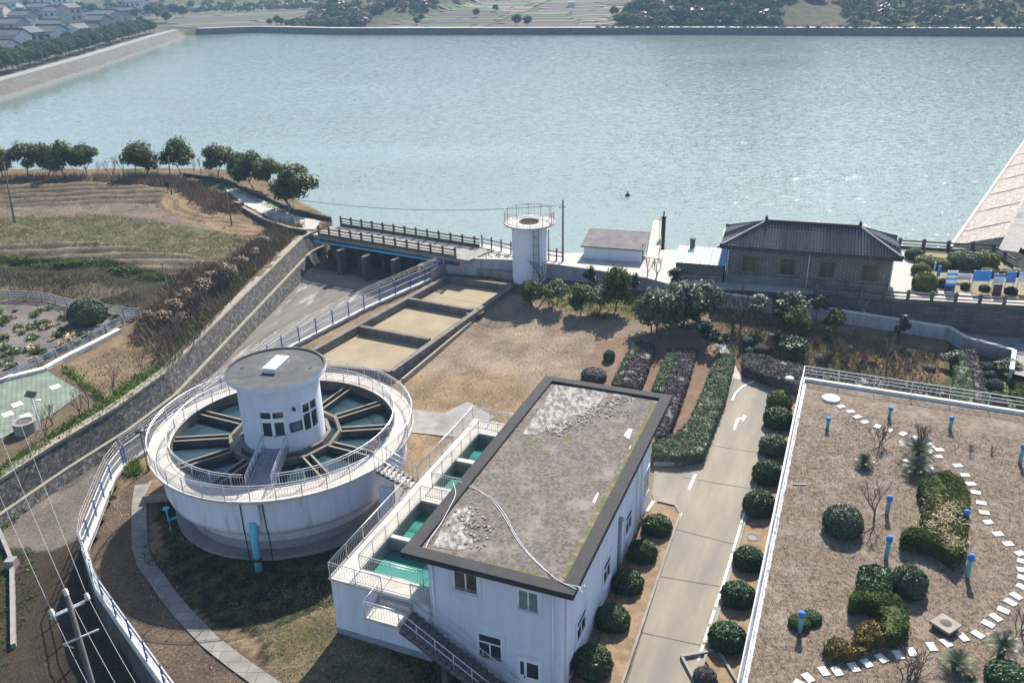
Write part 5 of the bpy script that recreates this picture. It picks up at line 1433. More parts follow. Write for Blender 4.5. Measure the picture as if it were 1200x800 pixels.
for (a, c) in pools:
    wb_ = MB(); zb = al(2.1); zt = al(ZA - .152)
    i = [(PV0, a), (PV1, a), (PV1, c), (PV0, c)]
    o = [(PV0 - .1, a - .1), (PV1, a - .1), (PV1, c + .1), (PV0 - .1, c + .1)]
    vs = [(x, y, z) for z in (zb, zt) for x, y in i]
    wb_.add(vs, [(k, 4 + k, 4 + (k + 1) % 4, (k + 1) % 4) for k in range(4)])
    pw = wb_.build('pool_wall', conc, anx)
    fl = MB(); fl.prism(i, zb - .05, zb); fl.build('pool_floor', green_tile, pw)
    m_ = (a + c) / 2
    sl = MB(); sl.prism([(PV0, m_ - .1), (PV1, m_ - .1), (PV1, m_ + .35), (PV0, m_ + .35)], zb, zb + .55); sl.prism([(PV0, c - .9), (PV1, c - .9), (PV1, c - .02), (PV0, c - .02)], zb, zb + .3); sl.build('trough', green_tile, pw)
    wt = MB(); wt.prism(i, al(2.95), al(2.98)); wt.build('pool_water', None or watermat('clear_green_water', (.05, .22, .175), .05, 1.2, .15, dist=.05) if 'clear_green_water' not in MATS else MATS['clear_green_water'], pw)
def line_rail(root, path, h=1.0, m=steel, posts=1.6, bal=.16, name='railing', top=.03):
    """straight railing runs: rail + balusters in one mesh, posts as its pieces"""
    o = MB(); path = [Vector(p) for p in path]
    for p, q in zip(path[:-1], path[1:]):
        for zz, rr in ((h, top), (h - .16, .016), (.12, .016)):
            o.tube([p + Vector((0, 0, zz)), q + Vector((0, 0, zz))], rr, 6)
        L = (q - p).length; n = max(1, int(L / bal))
        for i in range(1, n):
            k = p.lerp(q, i / n); o.tube([k + Vector((0, 0, .12)), k + Vector((0, 0, h - .16))], .0105, 4, smooth=False, cap=False)
    ro = o.build(name, m, root)
    pm = None
    for p, q in zip(path[:-1], path[1:]):
        L = (q - p).length; n = max(1, round(L / posts))
        for i in range(n + (1 if q is path[-1] else 0)):
            if pm is None:
                b = MB(); b.tube([(0, 0, 0), (0, 0, h)], .027, 6); k = b.build('post', m, ro); pm = k.data
            else: k = link_mesh('post', pm, m, ro)
            k.location = p.lerp(q, i / n)
    return ro
Zd = al(ZA)
E1 = -4.72
line_rail(anx, [(E1, 8.9, Zd), (E1, .16, Zd), (-1.5, .16, Zd)])
line_rail(anx, [(.25, .16, Zd), (1.15, .16, Zd)])
line_rail(anx, [(E1, 10.4, Zd), (E1, 18.95, Zd), (.9, 18.95, Zd)])
IN = PV0 - .06
line_rail(anx, [(.9, 8.48, Zd), (IN, 8.48, Zd), (IN, pools[0][0] - .08, Zd), (.4, pools[0][0] - .08, Zd), (.4, 2.7, Zd)])
line_rail(anx, [(.9, 10.02, Zd), (IN, 10.02, Zd), (IN, 17.28, Zd), (.9, 17.28, Zd)])
# valve wheel on the front deck
# landing and outside stairs down the front
LZ = 3.3
st = thing('outside_stairs', 'steep dark concrete outside stairs with pipe railings down the white front wall', 'stairs', (OX, OY, 0), -AZ)
b = MB(); b.prism([(-1.75, .12), (.3, .12), (.3, -1.35), (-1.75, -1.35)], LZ - .18, LZ); b.prism([(-1.5, .14), (.3, .14), (.3, -.16), (-1.5, -.16)], LZ, LZ + .28); b.build('landing', deck_conc, st)
n = 17; x0, x1 = .3, 6.3
b = MB()
for k in range(n):
    xa, xb = x0 + (x1 - x0) * k / n, x0 + (x1 - x0) * (k + 1) / n; zt = LZ - (LZ + .4) * (k + 1) / n
    b.box(((xa + xb) / 2, -.62, zt - .08), (xb - xa + .02, 1.4, .16))
b.build('tread', mat('stair_concrete', (.16, .155, .15), (.11, .105, .10), scale=2, rough=.92), st)
b = MB()
for yy in (-.05, -1.2): b.beam((x0, yy, LZ - .35), (x1, yy, -.65), .16, .3)
b.build('stringer', dark_conc, st)
b = MB(); b.box((2.6, -.6, .75), (.3, 1.0, 2.2)); b.build('support', dark_conc, st)
line_rail(st, [(-1.72, .1, LZ), (-1.72, -1.3, LZ), (.3, -1.3, LZ)], h=1.0)
b = MB()
for yy in (-1.3, .08):
    for zz in (1.0, .5):
        b.tube([(x0, yy, LZ + zz), (x1, yy, -.4 + zz)], .03, 6)
    for t in np.linspace(0, 1, 7):
        b.tube([(x0 + (x1 - x0) * t, yy, LZ - (LZ + .4) * t), (x0 + (x1 - x0) * t, yy, LZ - (LZ + .4) * t + 1.0)], .022, 6)
b.build('handrail', steel, st)
t = thing('hanging_tyre_guard', 'dark round disc hung on the lower handrail of the outside stairs', 'disc', (OX, OY, 0), -AZ)
b = MB()
for k in range(1): b.tube([(5.0, -1.40, .95), (5.0, -1.30, .95)], .36, 20)
b.build('disc_face', black_metal, t)

# ------------------------------------------------------------------ pump house on the terrace
PHR = -math.radians(18.25)
ph = thing('pump_house', 'grey brick pump house with a dark tiled hip roof beside the water', 'building', (22.6, 84.9, 3.0), PHR)
LN, DP, HT = 16.05, 6.2, 4.05
b = MB(); b.box((LN / 2, DP / 2, HT / 2 + .5), (LN, DP, HT - 1.0)); b.build('wall', grey_brick, ph)
b = MB(); b.box((LN / 2, DP / 2, .3), (LN + .12, DP + .12, 1.4)); b.build('plinth', plinth_block, ph)
ov = .62; ez = HT + .02
e = [(-ov, -ov, ez), (LN + ov, -ov, ez), (LN + ov, DP + ov, ez), (-ov, DP + ov, ez)]
r0, r1 = (3.55, DP / 2, ez + 1.85), (LN - 3.3, DP / 2, ez + 1.85)
rf = thing('roof_frame', None, None) if False else None
def roof_plane(name, pts, parent, mt=pump_tiles):
    """roof plane as its own mesh with x along the eave and y up the slope"""
    A, B = Vector(pts[0]), Vector(pts[1]); xd = (B - A).normalized()
    nrm = (B - A).cross(Vector(pts[2]) - A).normalized(); yd = nrm.cross(xd)
    M = Matrix((xd, yd, nrm)).transposed().to_4x4(); M.translation = A
    inv = M.inverted()
    lo = [inv @ Vector(p) for p in pts]
    b = MB(); b.add([(p.x, p.y, 0) for p in lo] + [(p.x, p.y, -.09) for p in lo], [tuple(range(len(lo))), tuple(range(2 * len(lo) - 1, len(lo) - 1, -1))] + [(i, len(lo) + i, len(lo) + (i + 1) % len(lo), (i + 1) % len(lo)) for i in range(len(lo))])
    o = b.build(name, mt, parent); o.matrix_local = M; return o
# tiles in relief on the two long slopes: rows of half-round ridges
def ridged(pts, parent, pitch=.30):
    o = roof_plane('roof_slope', pts, parent)
    A, B = Vector(pts[0]), Vector(pts[1]); xd = (B - A).normalized(); nrm = (B - A).cross(Vector(pts[2]) - A).normalized(); yd = nrm.cross(xd)
    loc = [(Vector(p) - A) for p in pts]; pl = [(q.dot(xd), q.dot(yd)) for q in loc]
    L = pl[1][0]; mb = MB()
    def top(x):
        # height of the slope at x
        ys = []
        for i in range(len(pl)):
            a, c = pl[i], pl[(i + 1) % len(pl)]
            if (a[0] - x) * (c[0] - x) <= 0 and abs(a[0] - c[0]) > 1e-6: ys.append(a[1] + (c[1] - a[1]) * (x - a[0]) / (c[0] - a[0]))
        return max(ys) if ys else 0
    x = pitch / 2
    while x < L:
        h = top(x)
        if h > .2:
            nseg = max(1, int(h / .42))
            for j in range(nseg):
                y0, y1 = h * j / nseg, h * (j + 1) / nseg + .03
                z0, z1 = .055, .028
                r = pitch * .27
                vs = []
                for yy, zz in ((y0, z0), (y1, z1)):
                    for a in (0, 45, 90, 135, 180): vs.append((x + r * math.cos(math.radians(a)), yy, zz * .3 + r * .8 * math.sin(math.radians(a)) + (.075 if yy == y0 else 0)))
                mb.add(vs, [(k, k + 1, 6 + k, 5 + k) for k in range(4)] + [(4, 3, 2, 1, 0)], smooth=False)
        x += pitch
    c = mb.build('tile_rows', pump_tiles, o)
    return o
hr = MB(); 
ridged([e[0], e[1], r1, r0], ph); ridged([e[2], e[3], r0, r1], ph); ridged([e[1], e[2], r1], ph); ridged([e[3], e[0], r0], ph)
b = MB(); b.beam(Vector(r0) + Vector((-.1, 0, .1)), Vector(r1) + Vector((.1, 0, .1)), .3, .34)
b.build('ridge', mat('dark_ridge_tiles', (.03, .03, .033), (.045, .045, .05), scale=4, rough=.7), ph)
for p, r in ((e[0], r0), (e[3], r0), (e[1], r1), (e[2], r1)):
    b = MB(); b.beam(Vector(r) + Vector((0, 0, .08)), Vector(p) + Vector((0, 0, .12)), .2, .18); b.build('hip_ridge', MATS['dark_ridge_tiles'] if p in (e[2], e[3]) else mat('pale_hip_tiles', (.17, .165, .165), (.11, .11, .11), scale=4, rough=.7) if 'pale_hip_tiles' not in MATS else MATS['pale_hip_tiles'], ph)
for p in (r0, r1):
    b = MB(); b.box((p[0], p[1], p[2] + .36), (.3, .34, .3)); b.box((p[0], p[1], p[2] + .58), (.18, .2, .2)); b.build('finial', MATS['dark_ridge_tiles'], ph)
for p in e:
    b = MB(); b.box((p[0], p[1], p[2] + .15), (.28, .28, .34)); b.build('finial', MATS['dark_ridge_tiles'], ph)
b = MB(); 
for (a, c) in ((e[0], e[1]), (e[1], e[2]), (e[2], e[3]), (e[3], e[0])): b.beam(Vector(a) + Vector((0, 0, -.16)), Vector(c) + Vector((0, 0, -.16)), .16, .2)
b.box((LN / 2, DP / 2, HT - .1), (LN + .5, DP + .5, .12)); b.build('eave_board', mat('brown_eave_board', (.05, .042, .04), (.075, .06, .055), scale=3, rough=.8), ph)
frame_brown = mat('brown_window_frame', (.16, .12, .075), (.12, .09, .06), scale=3, rough=.6)
dim_glass = mat('dim_green_glass', (.05, .06, .045), (.10, .09, .06), scale=1.1, rough=.1, spec=.6)
for i, x in enumerate((2.3, 6.15, 10.0, 13.95)):
    f = MB(); z = 2.2; wd, ht = 1.5, 1.75
    for s in (-1, 1): f.box((x + s * (wd / 2 - .05), -.03, z), (.1, .07, ht)); f.box((x, -.03, z + s * (ht / 2 - .05)), (wd - .2, .07, .1))
    f.box((x, -.025, z + .28), (wd - .2, .06, .07)); f.box((x, -.025, z - .3), (.07, .06, 1.05))
    wn = f.build('window', frame_brown, ph)
    f = MB(); f.box((x, -.005, z), (wd - .1, .03, ht - .1)); f.build('pane', dim_glass, wn)
    f = MB(); f.box((x, -.07, z - ht / 2 - .06), (wd + .2, .2, .1)); f.build('sill', conc, wn)
for x in (.15, 8.15, LN - .1):
    f = MB(); f.tube([(x, -.2, HT - .2), (x, -.09, HT - .5), (x, -.12, .02)], .05, 8); f.build('downpipe', white_steel, ph)

# brick lean-to with the blue and white metal roof
lt = thing('brick_lean_to', 'small brick lean-to with a blue and white striped sheet metal roof', 'shed', (P(791, 327, 3).x, P(791, 327, 3).y, 3.0), PHR)
inv = (Matrix.Translation(lt.location) @ Matrix.Rotation(PHR, 4, 'Z')).inverted()
def LL(p): return inv @ Vector(p)
f0, f1 = LL(P(845, 334, 3)), None
W_ = f0.x
zf = hz(819, 309, P(819, 330, 3)) - 3
b = MB(); b.prism([(0, 0), (W_, 0), (W_, 4.2), (0, 4.2)], -.2, [zf - .05, zf - .05, zf + .25, zf + .25]); b.build('wall', grey_brick, lt)
b = MB(); b.prism([(-.03, -.03), (W_ + .02, -.03), (W_ + .02, 4.23), (-.03, 4.23)], -.2, .75); b.build('plinth', plinth_block, lt)
ns = 40; xs = np.linspace(-.25, W_ + .25, ns * 4 + 1)
rz = lambda y: zf + .05 + .09 * (y + .3)
stripes = [mat('white_sheet_metal', (.62, .70, .74), (.55, .64, .70), scale=2, rough=.35, c3=(.40, .33, .29), s3=1.0, lo3=.6, hi3=.75), mat('pale_blue_sheet_metal', (.32, .52, .66), (.40, .58, .70), scale=2, rough=.35), mat('rusty_pink_sheet_metal', (.46, .36, .32), (.38, .28, .24), scale=2, rough=.5), mat('strong_blue_sheet_metal', (.03, .20, .55), (.03, .24, .6), scale=2, rough=.35)]
b = MB()
for i in range(len(xs) - 1):
    h = lambda x: .03 * (1 if (int(round((x - xs[0]) / (xs[1] - xs[0]))) % 4) < 2 else 0)
    t = (xs[i] - xs[0]) / (xs[-1] - xs[0]); 
    if t > .86: mi = 3
    else:
        ph_ = (t / .86 * 4.9) % 1.0; mi = 2 if ph_ > .80 else (1 if .30 < ph_ < .55 else 0)
    z0, z1 = .02 * math.sin(i * math.pi / 2), .02 * math.sin((i + 1) * math.pi / 2)
    b.add([(xs[i], -.4, rz(-.4) + z0), (xs[i + 1], -.4, rz(-.4) + z1), (xs[i + 1], 4.3, rz(4.3) + z1), (xs[i], 4.3, rz(4.3) + z0)], [(0, 1, 2, 3)], mi)
b.build('roof', stripes, lt)
b = MB(); b.box((1.2, 4.0, zf + .7), (.5, .5, 1.2)); b.box((1.2, 4.0, zf + 1.35), (.62, .62, .12)); b.build('chimney', dark_conc, lt)

# white shed on the yard
s0 = P(684, 302.5, 3); s1 = P(751, 307.5, 3); s2 = P(761, 298, 3)
sr = math.atan2(s1.y - s0.y, s1.x - s0.x)
sh = thing('white_shed', 'low white shed with a grey pitched roof beside the pontoon gangway', 'shed', (s0.x, s0.y, 3.0), sr)
SL = (s1 - s0).length; SD = 4.3; SH = hz(717, 291, P(717, 305, 3)) - 3
b = MB(); b.prism([(0, 0), (SL, 0), (SL, SD), (0, SD)], -.2, [SH, SH, SH + .62, SH + .62]); b.build('wall', white_wall, sh)
b = MB(); b.prism([(-.3, -.35), (SL + .3, -.35), (SL + .3, SD + .35), (-.3, SD + .35)], [SH + .0, SH + .0, SH + .68, SH + .68], [SH + .14, SH + .14, SH + .82, SH + .82]); b.build('roof', shed_felt, sh)
f = MB(); f.box((SL + .03, 1.0, 1.0), (.06, .9, 2.0)); f.build('door', frame_brown, sh)
f = MB(); f.box((SL + .02, 2.9, 1.35), (.05, .8, .7)); f.build('window', glass_dark, sh)

# white water tower
tb = P(621, 327, 1.2)
TWR = thing('water_tower', 'white cylindrical water tower with a railed top platform and wall ladder', 'water tower', (tb.x, tb.y, 1.0))
TZ = hz(620, 262, tb) - 1.0
tr_ = 1.95
b = MB(); b.lathe((0, 0, 0), [(tr_, -.4), (tr_, TZ)], 40, smooth=True); b.build('shaft', white_wall, TWR)
b = MB(); b.lathe((0, 0, 0), [(1.05, TZ + .02), (1.05, TZ + .22), (2.85, TZ + .22), (2.85, TZ + .06), (tr_, TZ - .12)], 40); b.build('platform', pale_conc, TWR)
b = MB(); b.lathe((0, 0, 0), [(0, TZ - .1), (1.06, TZ - .1)], 24); b.build('hatch_well', black_metal, TWR)
b = MB()
for k in range(9): 
    x = -.9 + .225 * k; h = math.sqrt(max(0, 1.05 ** 2 - x * x)); b.beam((x, -h, TZ + .18), (x, h, TZ + .18), .05, .05)
b.build('hatch_grating', rust_steel, TWR)
b = MB(); b.lathe((0, 0, 0), [(1.0, TZ + .22), (1.0, TZ + .30), (1.12, TZ + .30), (1.12, TZ + .22)], 24); b.build('hatch_rim', dark_conc, TWR)
ring_rail(TWR, 2.75, TZ + .22, [], 'platform_railing', h=1.35, n=40, posts=12, m=mat('dull_grey_steel', (.30, .29, .28), (.22, .2, .18), scale=3, rough=.6, metal=.3), step_bal=.45)
b = MB(); aL = math.radians(-72)
rx, ry = math.cos(aL), math.sin(aL); tx, ty = -ry, rx
for s in (-.33, .33): b.beam(Vector((rx * 2.15 + tx * s, ry * 2.15 + ty * s, .1)), Vector((rx * 2.15 + tx * s, ry * 2.15 + ty * s, TZ - .2)), .05, .05)
for z in np.arange(.4, TZ - .2, .3): b.beam((rx * 2.15 - tx * .33, ry * 2.15 - ty * .33, z), (rx * 2.15 + tx * .33, ry * 2.15 + ty * .33, z), .035, .035)
for z in np.arange(1.8, TZ - .3, 1.0):
    b.tube([(rx * 2.15 + tx * .33 * math.cos(t) + rx * .42 * math.sin(t), ry * 2.15 + ty * .33 * math.cos(t) + ry * .42 * math.sin(t), z) for t in np.linspace(0, math.pi, 8)], .018, 4)
    for s in (-.33, .33): b.beam((rx * 1.9 + tx * s, ry * 1.9 + ty * s, z), (rx * 2.15 + tx * s, ry * 2.15 + ty * s, z), .03, .03)
b.build('ladder', rust_steel, TWR)

# gangway, mooring pole and buoy
g0, g1 = P(765, 303, 3.0), P(772, 259, 1.9)
gw = thing('pontoon_gangway', 'narrow yellowish green gangway leading out over the bright water', 'gangway', g0)
b = MB(); b.beam(g0 + Vector((0, 0, .0)), g1, 1.5, .16); b.build('walkway', mat('yellow_green_paint', (.38, .40, .20), (.30, .34, .18), scale=1.5, rough=.6, c3=(.45, .47, .36), s3=1.0), gw, world=True)
dg = (g1 - g0).normalized(); sg = Vector((dg.y, -dg.x, 0)).normalized()
b = MB()
for s in (-.72, .72):
    b.tube([g0 + sg * s + Vector((0, 0, .9)), g1 + sg * s + Vector((0, 0, .9))], .03, 6)
    for t in np.linspace(0, 1, 8): q = g0.lerp(g1, t) + sg * s; b.tube([q, q + Vector((0, 0, .9))], .022, 5)
b.build('handrail', mat('green_rail', (.12, .2, .1), rough=.5), gw, world=True)
pb = P(776, 292, 1.2)
mp = thing('mooring_pole', 'tall dark mooring column standing in the water beside the gangway', 'pole', pb)
pt = hz(777, 247, pb)
b = MB(); b.tube([(0, 0, -3), (0, 0, pt - 1.2 - .6)], .27, 10); b.tube([(0, 0, pt - 1.9), (0, 0, pt - 1.2)], .09, 8); b.box((0, 0, pt - 1.9), (.7, .7, .12)); b.build('column', black_metal, mp)
b = MB(); 
for s in (-.3, .3): b.beam((-.45, s, -.5), (-.45, s, pt - 2.2), .05, .05)
for z in np.arange(0, pt - 2.2, .4): b.beam((-.45, -.3, z), (-.45, .3, z), .035, .035)
b.build('ladder', rust_steel, mp)
bu = P(735.6, 229, 1.25)
bo = thing('marker_buoy', 'tiny dark buoy floating alone on the open water', 'buoy', bu)
b = MB(); b.lathe((0, 0, 0), [(0, -.2), (.38, -.15), (.42, .06), (.28, .22), (.12, .3), (.1, .6), (0, .6)], 14, smooth=True); b.build('float', black_metal, bo)

# utility poles on the terrace
def pole(px, pyb, pyt, z, name, label, r=.12, m=conc_pole, lean=0.0, arm=None):
    base = P(px, pyb, z); zt = hz(px, pyt, base)
    t = thing(name, label, 'pole', base)
    b = MB(); b.tube([(0, 0, -.5), (lean, 0, zt - z)], [r, r * .7], 10); b.build('shaft', m, t)
    return t, zt - z
t, h = pole(659.5, 306, 234, 3.0, 'utility_pole', 'tall thin weathered pole by the shore fence and the water tower', .13, wood_pole)
b = MB(); b.beam((-.5, 0, h - .9), (.3, 0, h - .8), .07, .07); b.build('crossarm', rust_steel, t)
t, h = pole(643, 305, 269, 3.0, 'lamp_post', 'short lamp post with a floodlight behind the water tower', .09, conc_pole)
b = MB(); b.beam((0, 0, h - .3), (-.9, -.1, h - .1), .05, .05); b.box((-.95, -.1, h - .25), (.5, .35, .3)); b.build('floodlight', black_metal, t)

# information boards among the bushes
def board(px, pyb, pyt, w_, name, label, panels, posts=2, z=3.0, tilt=0, rz=-.12, postm=white_steel):
    base = P(px, pyb, z); top = hz(px, pyt, base) - z
    t = thing(name, label, 'sign', base, rz)
    hh = top
    for s in ((-1, 1) if posts == 2 else (0,)):
        b = MB(); b.box((s * w_ * .38, .03, hh / 2), (.07, .07, hh)); b.build('post', postm, t)
    for (z0, z1, m_, inset) in panels:
        b = MB(); b.box((0, -.04 - inset * .004, hh * (z0 + z1) / 2), (w_ * .86 - .1 * inset, .05, hh * (z1 - z0))); b.build('panel', m_, t)
    return t, hh
board(1112, 342, 317, 1.15, 'notice_board', 'tall notice board of white and blue bands behind the stone balustrade', [(.02, .3, MATS['navy_plaque'], 0), (.3, .42, sign_blue, 0), (.43, .56, sign_white, 0), (.57, .66, sign_blue, 0), (.67, .78, sign_white, 0), (.79, .88, sign_blue, 0), (.89, 1.0, sign_white, 0)])
t, hh = board(1147, 341, 317, 2.0, 'notice_board', 'large plain blue notice board on two posts', [(.5, 1.0, sign_blue, 0)])
b = MB(); b.box((0, -.075, hh * .75), (1.7, .01, hh * .32)); b.build('inner_panel', mat('mid_blue_panel', (.04, .26, .62), rough=.4), t)
b = MB()
for k in range(3): b.box((-.1 + .1 * k, -.085, hh * (.66 + .08 * k)), (1.2 - .2 * k, .006, .05))
b.build('text_lines', sign_blue, t)
t, hh = board(1167, 343, 321, 1.2, 'notice_board', 'small white notice board with a blue header', [(.5, .86, sign_white, 0), (.86, 1.0, sign_blue, 0)])
b = MB()
for k in range(4): b.box((0, -.07, hh * (.56 + .07 * k)), (.9, .006, .03))
b.build('text_lines', mat('grey_print', (.35, .37, .42), rough=.6), t)
t, hh = board(1181, 342, 318, 1.05, 'notice_board', 'small blue notice board with a red emblem', [(.45, 1.0, sign_blue, 0)])
b = MB(); b.box((.05, -.07, hh * .6), (.6, .006, .1)); b.box((.1, -.07, hh * .75), (.35, .006, .16)); b.build('emblem', mat('sign_red', (.5, .08, .12), rough=.5), t)
t, hh = board(1196, 342, 319, 1.15, 'notice_board', 'white notice board with pale blue header at the frame edge', [(.5, .85, sign_white, 0), (.85, 1.0, mat('pale_blue_panel', (.35, .55, .75), rough=.4), 0)])
board(1167, 347, 333, .95, 'lectern_sign', 'low dark maroon sign block standing on the path', [(.05, 1.0, maroon, 0)], postm=maroon)
t, hh = board(1128, 331, 321, 1.7, 'low_banner', 'low pale pink and white banner board beside the hedge', [(.35, .6, mat('pale_pink_panel', (.6, .38, .4), rough=.5), 0), (.6, 1.0, sign_white, 0)])
t, hh = board(1093, 325, 307, .22, 'flag_sign', 'thin pale blue flag sign on a post among the bushes', [(.55, 1.0, MATS['pale_blue_panel'], 0)], posts=1)
t, hh = board(1098, 330, 311, .38, 'flag_sign', 'leaning pointed blue flag sign on a dark post', [(.35, 1.0, MATS['mid_blue_panel'], 0)], posts=1, postm=dark_conc)

# ------------------------------------------------------------------ roof garden on the covered reservoir
GZ_ = 2.0
gTL, gBL, gTR = P(941, 446, GZ_), P(868, 800, GZ_), P(1200, 486, GZ_)
gu = (gTL - gBL).normalized(); gv = (gTR - gTL).normalized()
gBR = gBL - gu * 6
corners = [gBL - gu * 6, gTL, gTR + gv * 22, gBL - gu * 6 + gv * 45]
gd = thing('covered_reservoir', 'raised covered reservoir with a white edged dry roof garden beside the driveway', 'reservoir roof', (gTL.x, gTL.y, -.6))
b = MB(); b.prism(corners, -.9, GZ_ - .02); b.build('wall', white_wall, gd, world=True)
b = MB(); ins = [corners[0] + gv * .3, corners[1] + gv * .3 - gu * .3, corners[2] - gu * .3, corners[3]]
b.prism(ins, GZ_ - .019, GZ_ + .05); b.build('turf_bed', thatch, gd, world=True)
b = MB()
b.beam(corners[0] + Vector((0, 0, .13)), corners[1] + Vector((0, 0, .13)), .3, .34); b.beam(corners[1] + Vector((0, 0, .131)), corners[2] + Vector((0, 0, .131)), .3, .34)
b.build('edge_beam', slab_white, gd, world=True)
def grail(a, c, up=.3, h=1.05, posts=2.6):
    o = MB()
    for f in (1.0, .72, .44):
        o.tube([a + Vector((0, 0, up + h * f)), c + Vector((0, 0, up + h * f))], .033 if f == 1 else .022, 6)
    ro = o.build('railing', white_steel, gd, world=True)
    L = (c - a).length; n = int(L / posts); pm = None
    for i in range(n + 1):
        if pm is None:
            b = MB(); b.tube([(0, 0, 0), (0, 0, h)], .03, 6); k = b.build('post', white_steel, ro); pm = k.data
        else: k = link_mesh('post', pm, white_steel, ro)
        k.location = a.lerp(c, i / n) + Vector((0, 0, up)) - gd.location
grail(corners[1], corners[2]); grail(corners[0], corners[1])
ZG = GZ_ + .05
def PG(px, py): return P(px, py, ZG)
# ventilation pipes
vents = [((1042.7,476.7),(1041.9,490),'beside the stepping stone arc near the top railing'), ((970.7,489),(969.3,502.5),'below the white round cover near the corner'), ((1115,488),(1113,503),'under the top railing above the dry twigs'),
 ((1198.7,520.7),(1194.7,543),'standing alone at the far edge of the dry turf'), ((1043,580.7),(1039,603),'near the bare sapling'), ((1132,597.5),(1128,622),'against the straw topped hedge'),
 ((1042.7,628),(1038,654.7),'behind the small square hedge'), ((1138.7,649.3),(1132.8,676),'in open turf between hedge and stepping stones'), ((940.8,717),(937,740),'rising out of the small sprawling shrub')]
vp = None
for (t_, b_, where) in vents:
    base = PG(*b_); h = hz(*t_, base) - ZG
    o = thing('vent_pipe', 'blue capped vent pipe ' + where, 'vent pipe', base, group='blue capped vent pipes of the roof garden')
    if vp is None:
        b = MB(); b.tube([(0, 0, 0), (0, 0, .9)], .125, 14); s_ = b.build('pipe', teal_pipe, o)
        b = MB(); b.lathe((0, 0, 0), [(.0, 1.06), (.16, 1.03), (.175, .98), (.175, .82), (.12, .82)], 16, smooth=True); c_ = b.build('cap', cap_blue, o); vp = (s_.data, c_.data)
    else:
        s_ = link_mesh('pipe', vp[0], teal_pipe, o); c_ = link_mesh('cap', vp[1], cap_blue, o)
    o.scale = (1, 1, h / 1.05)
# stepping stones
q7 = lambda x, y: (880 + x / 3.75, 430 + y / 3.75)
q8 = lambda x, y: (880 + x / 3.75, 600 + y / 3.75)
stones = [q7(*p) for p in [(395,175),(437,197),(467,220),(500,243),(555,262),(607,279),(667,295),(722,312),(775,338),(827,365),(822,395),(908,434),(940,476),(965,515),(987,552),(1011,598),(1025,641)]] + \
 [q8(*p) for p in [(1042,45),(1085,97),(1129,140),(1182,182),(1194,218),(1194,255),(1196,290),(1192,330),(1165,370),(1140,397),(1109,432),(1075,464),(1042,492),(996,538),(931,550),(857,575),(794,592),(706,615),(647,627),(574,643),(508,663),(452,682),(377,700),(320,700),(250,728),(215,756)]]
sp = [PG(*p) for p in stones]
sm = None; n = len(sp)
for i, p in enumerate(sp):
    a = sp[min(i + 1, n - 1)] - sp[max(i - 1, 0)]
    if sm is None:
        b = MB(); b.box((0, 0, .015), (.58, .41, .06)); sm = b.build('stepping_stone', slab_white); o = sm
    else: o = link_mesh('stepping_stone', sm.data, slab_white)
    o.location = (p.x, p.y, ZG + .015); o.rotation_euler.z = math.atan2(a.y, a.x) + math.pi / 2 * (1 if i not in (0, 4, 5, 6, 7) else 1) + random.uniform(-.3, .3)
    ref = 'from the white round cover' if i < n / 2 else 'from the near end of the arc'
    k = i if i < n / 2 else n - 1 - i
    tag(o, 'white stepping stone in the curved garden path, ' + nth(k) + ' ' + ref, 'stepping stone', 'stepping stones curving through the roof garden')
# round cover and square access slab
p = PG(973.6, 468); o = thing('round_cover', 'white round cover at the start of the stepping stones', 'cover', p)
b = MB(); b.lathe((0, 0, 0), [(0, .22), (.62, .2), (.68, .16), (.68, 0)], 32); b.build('lid', slab_white, o)
b = MB(); b.lathe((0, 0, 0), [(.0, .24), (.1, .24), (.1, .2)], 12); b.build('knob', white_steel, o)
p = PG(1107, 736); o = thing('access_slab', 'square grey concrete access cover raised on the turf near the palms', 'access cover', p, .55)
b = MB(); b.box((0, 0, .3), (1.1, 1.1, .14)); b.build('lid', cap_stone, o)
b = MB(); b.box((0, 0, .1), (.9, .9, .3)); b.build('shaft', dark_conc, o)
b = MB(); b.lathe((0, 0, .372), [(0, .03), (.12, .03), (.3, .0)], 16); b.build('handle_recess', dark_conc, o)
p = PG(937, 568); o = thing('white_rod', 'short white rod lying on the dry turf near the garden edge', 'rod', p, -.05)
b = MB(); b.tube([(-.45, 0, .05), (.45, 0, .05)], .04, 6); b.build('rod_shaft', white_steel, o)
# drain cover between the bushes
p = P(882, 630, -.33); o = thing('drain_cover', 'round grey drain cover between ball bushes by the driveway', 'drain cover', p)
b = MB(); b.lathe((0, 0, 0), [(0, .06), (.42, .06), (.42, -.1)], 24); b.build('lid', conc, o)
b = MB(); b.lathe((0, 0, 0), [(.30, .07), (.36, .07), (.36, .05)], 24); b.build('groove_ring', dark_conc, o)

# planting beds beside the driveway
def bed(outline, m, name, lift=.1, z=-.38): 
    o = draped(name, None, 0, m, lift=lift, res=.8, world=[P(a, c, z) for a, c in outline]); return o
bed([(660,830),(700,760),(766,590),(793,596),(797,603),(722,820)], tan_soil, 'planting_soil')
bed([(827,775),(893,545),(908,510),(926,470),(942,455),(938,480),(925,540),(875,800),(860,830)], tan_soil, 'planting_soil')
bed([(765,545),(745,470),(748,425),(830,415),(858,440),(838,500),(822,533),(800,545)], soil_red, 'planting_soil', z=-.1)
bed([(685,440),(700,400),(830,398),(835,418),(748,430),(745,470),(700,455)], soil_red, 'planting_soil', z=.2)
p = P(818, 768, -.4); o = thing('kerb_box', 'low concrete kerb box at the near end of the driveway bed', 'kerb box', p, .2)
b = MB(); b.box((.1, 0, .1), (2.2, .16, .28)); b.box((-.95, -1.2, .1), (.14, 2.2, .28)); b.box((1.15, -1.2, .1), (.14, 2.2, .28)); b.build('kerb_frame', conc, o)
# grey side of the hedge bed
kerb([(766,547,-.38),(800,545.5,-.38),(823,533,-.38)], 'bed_kerb', .35, .2)

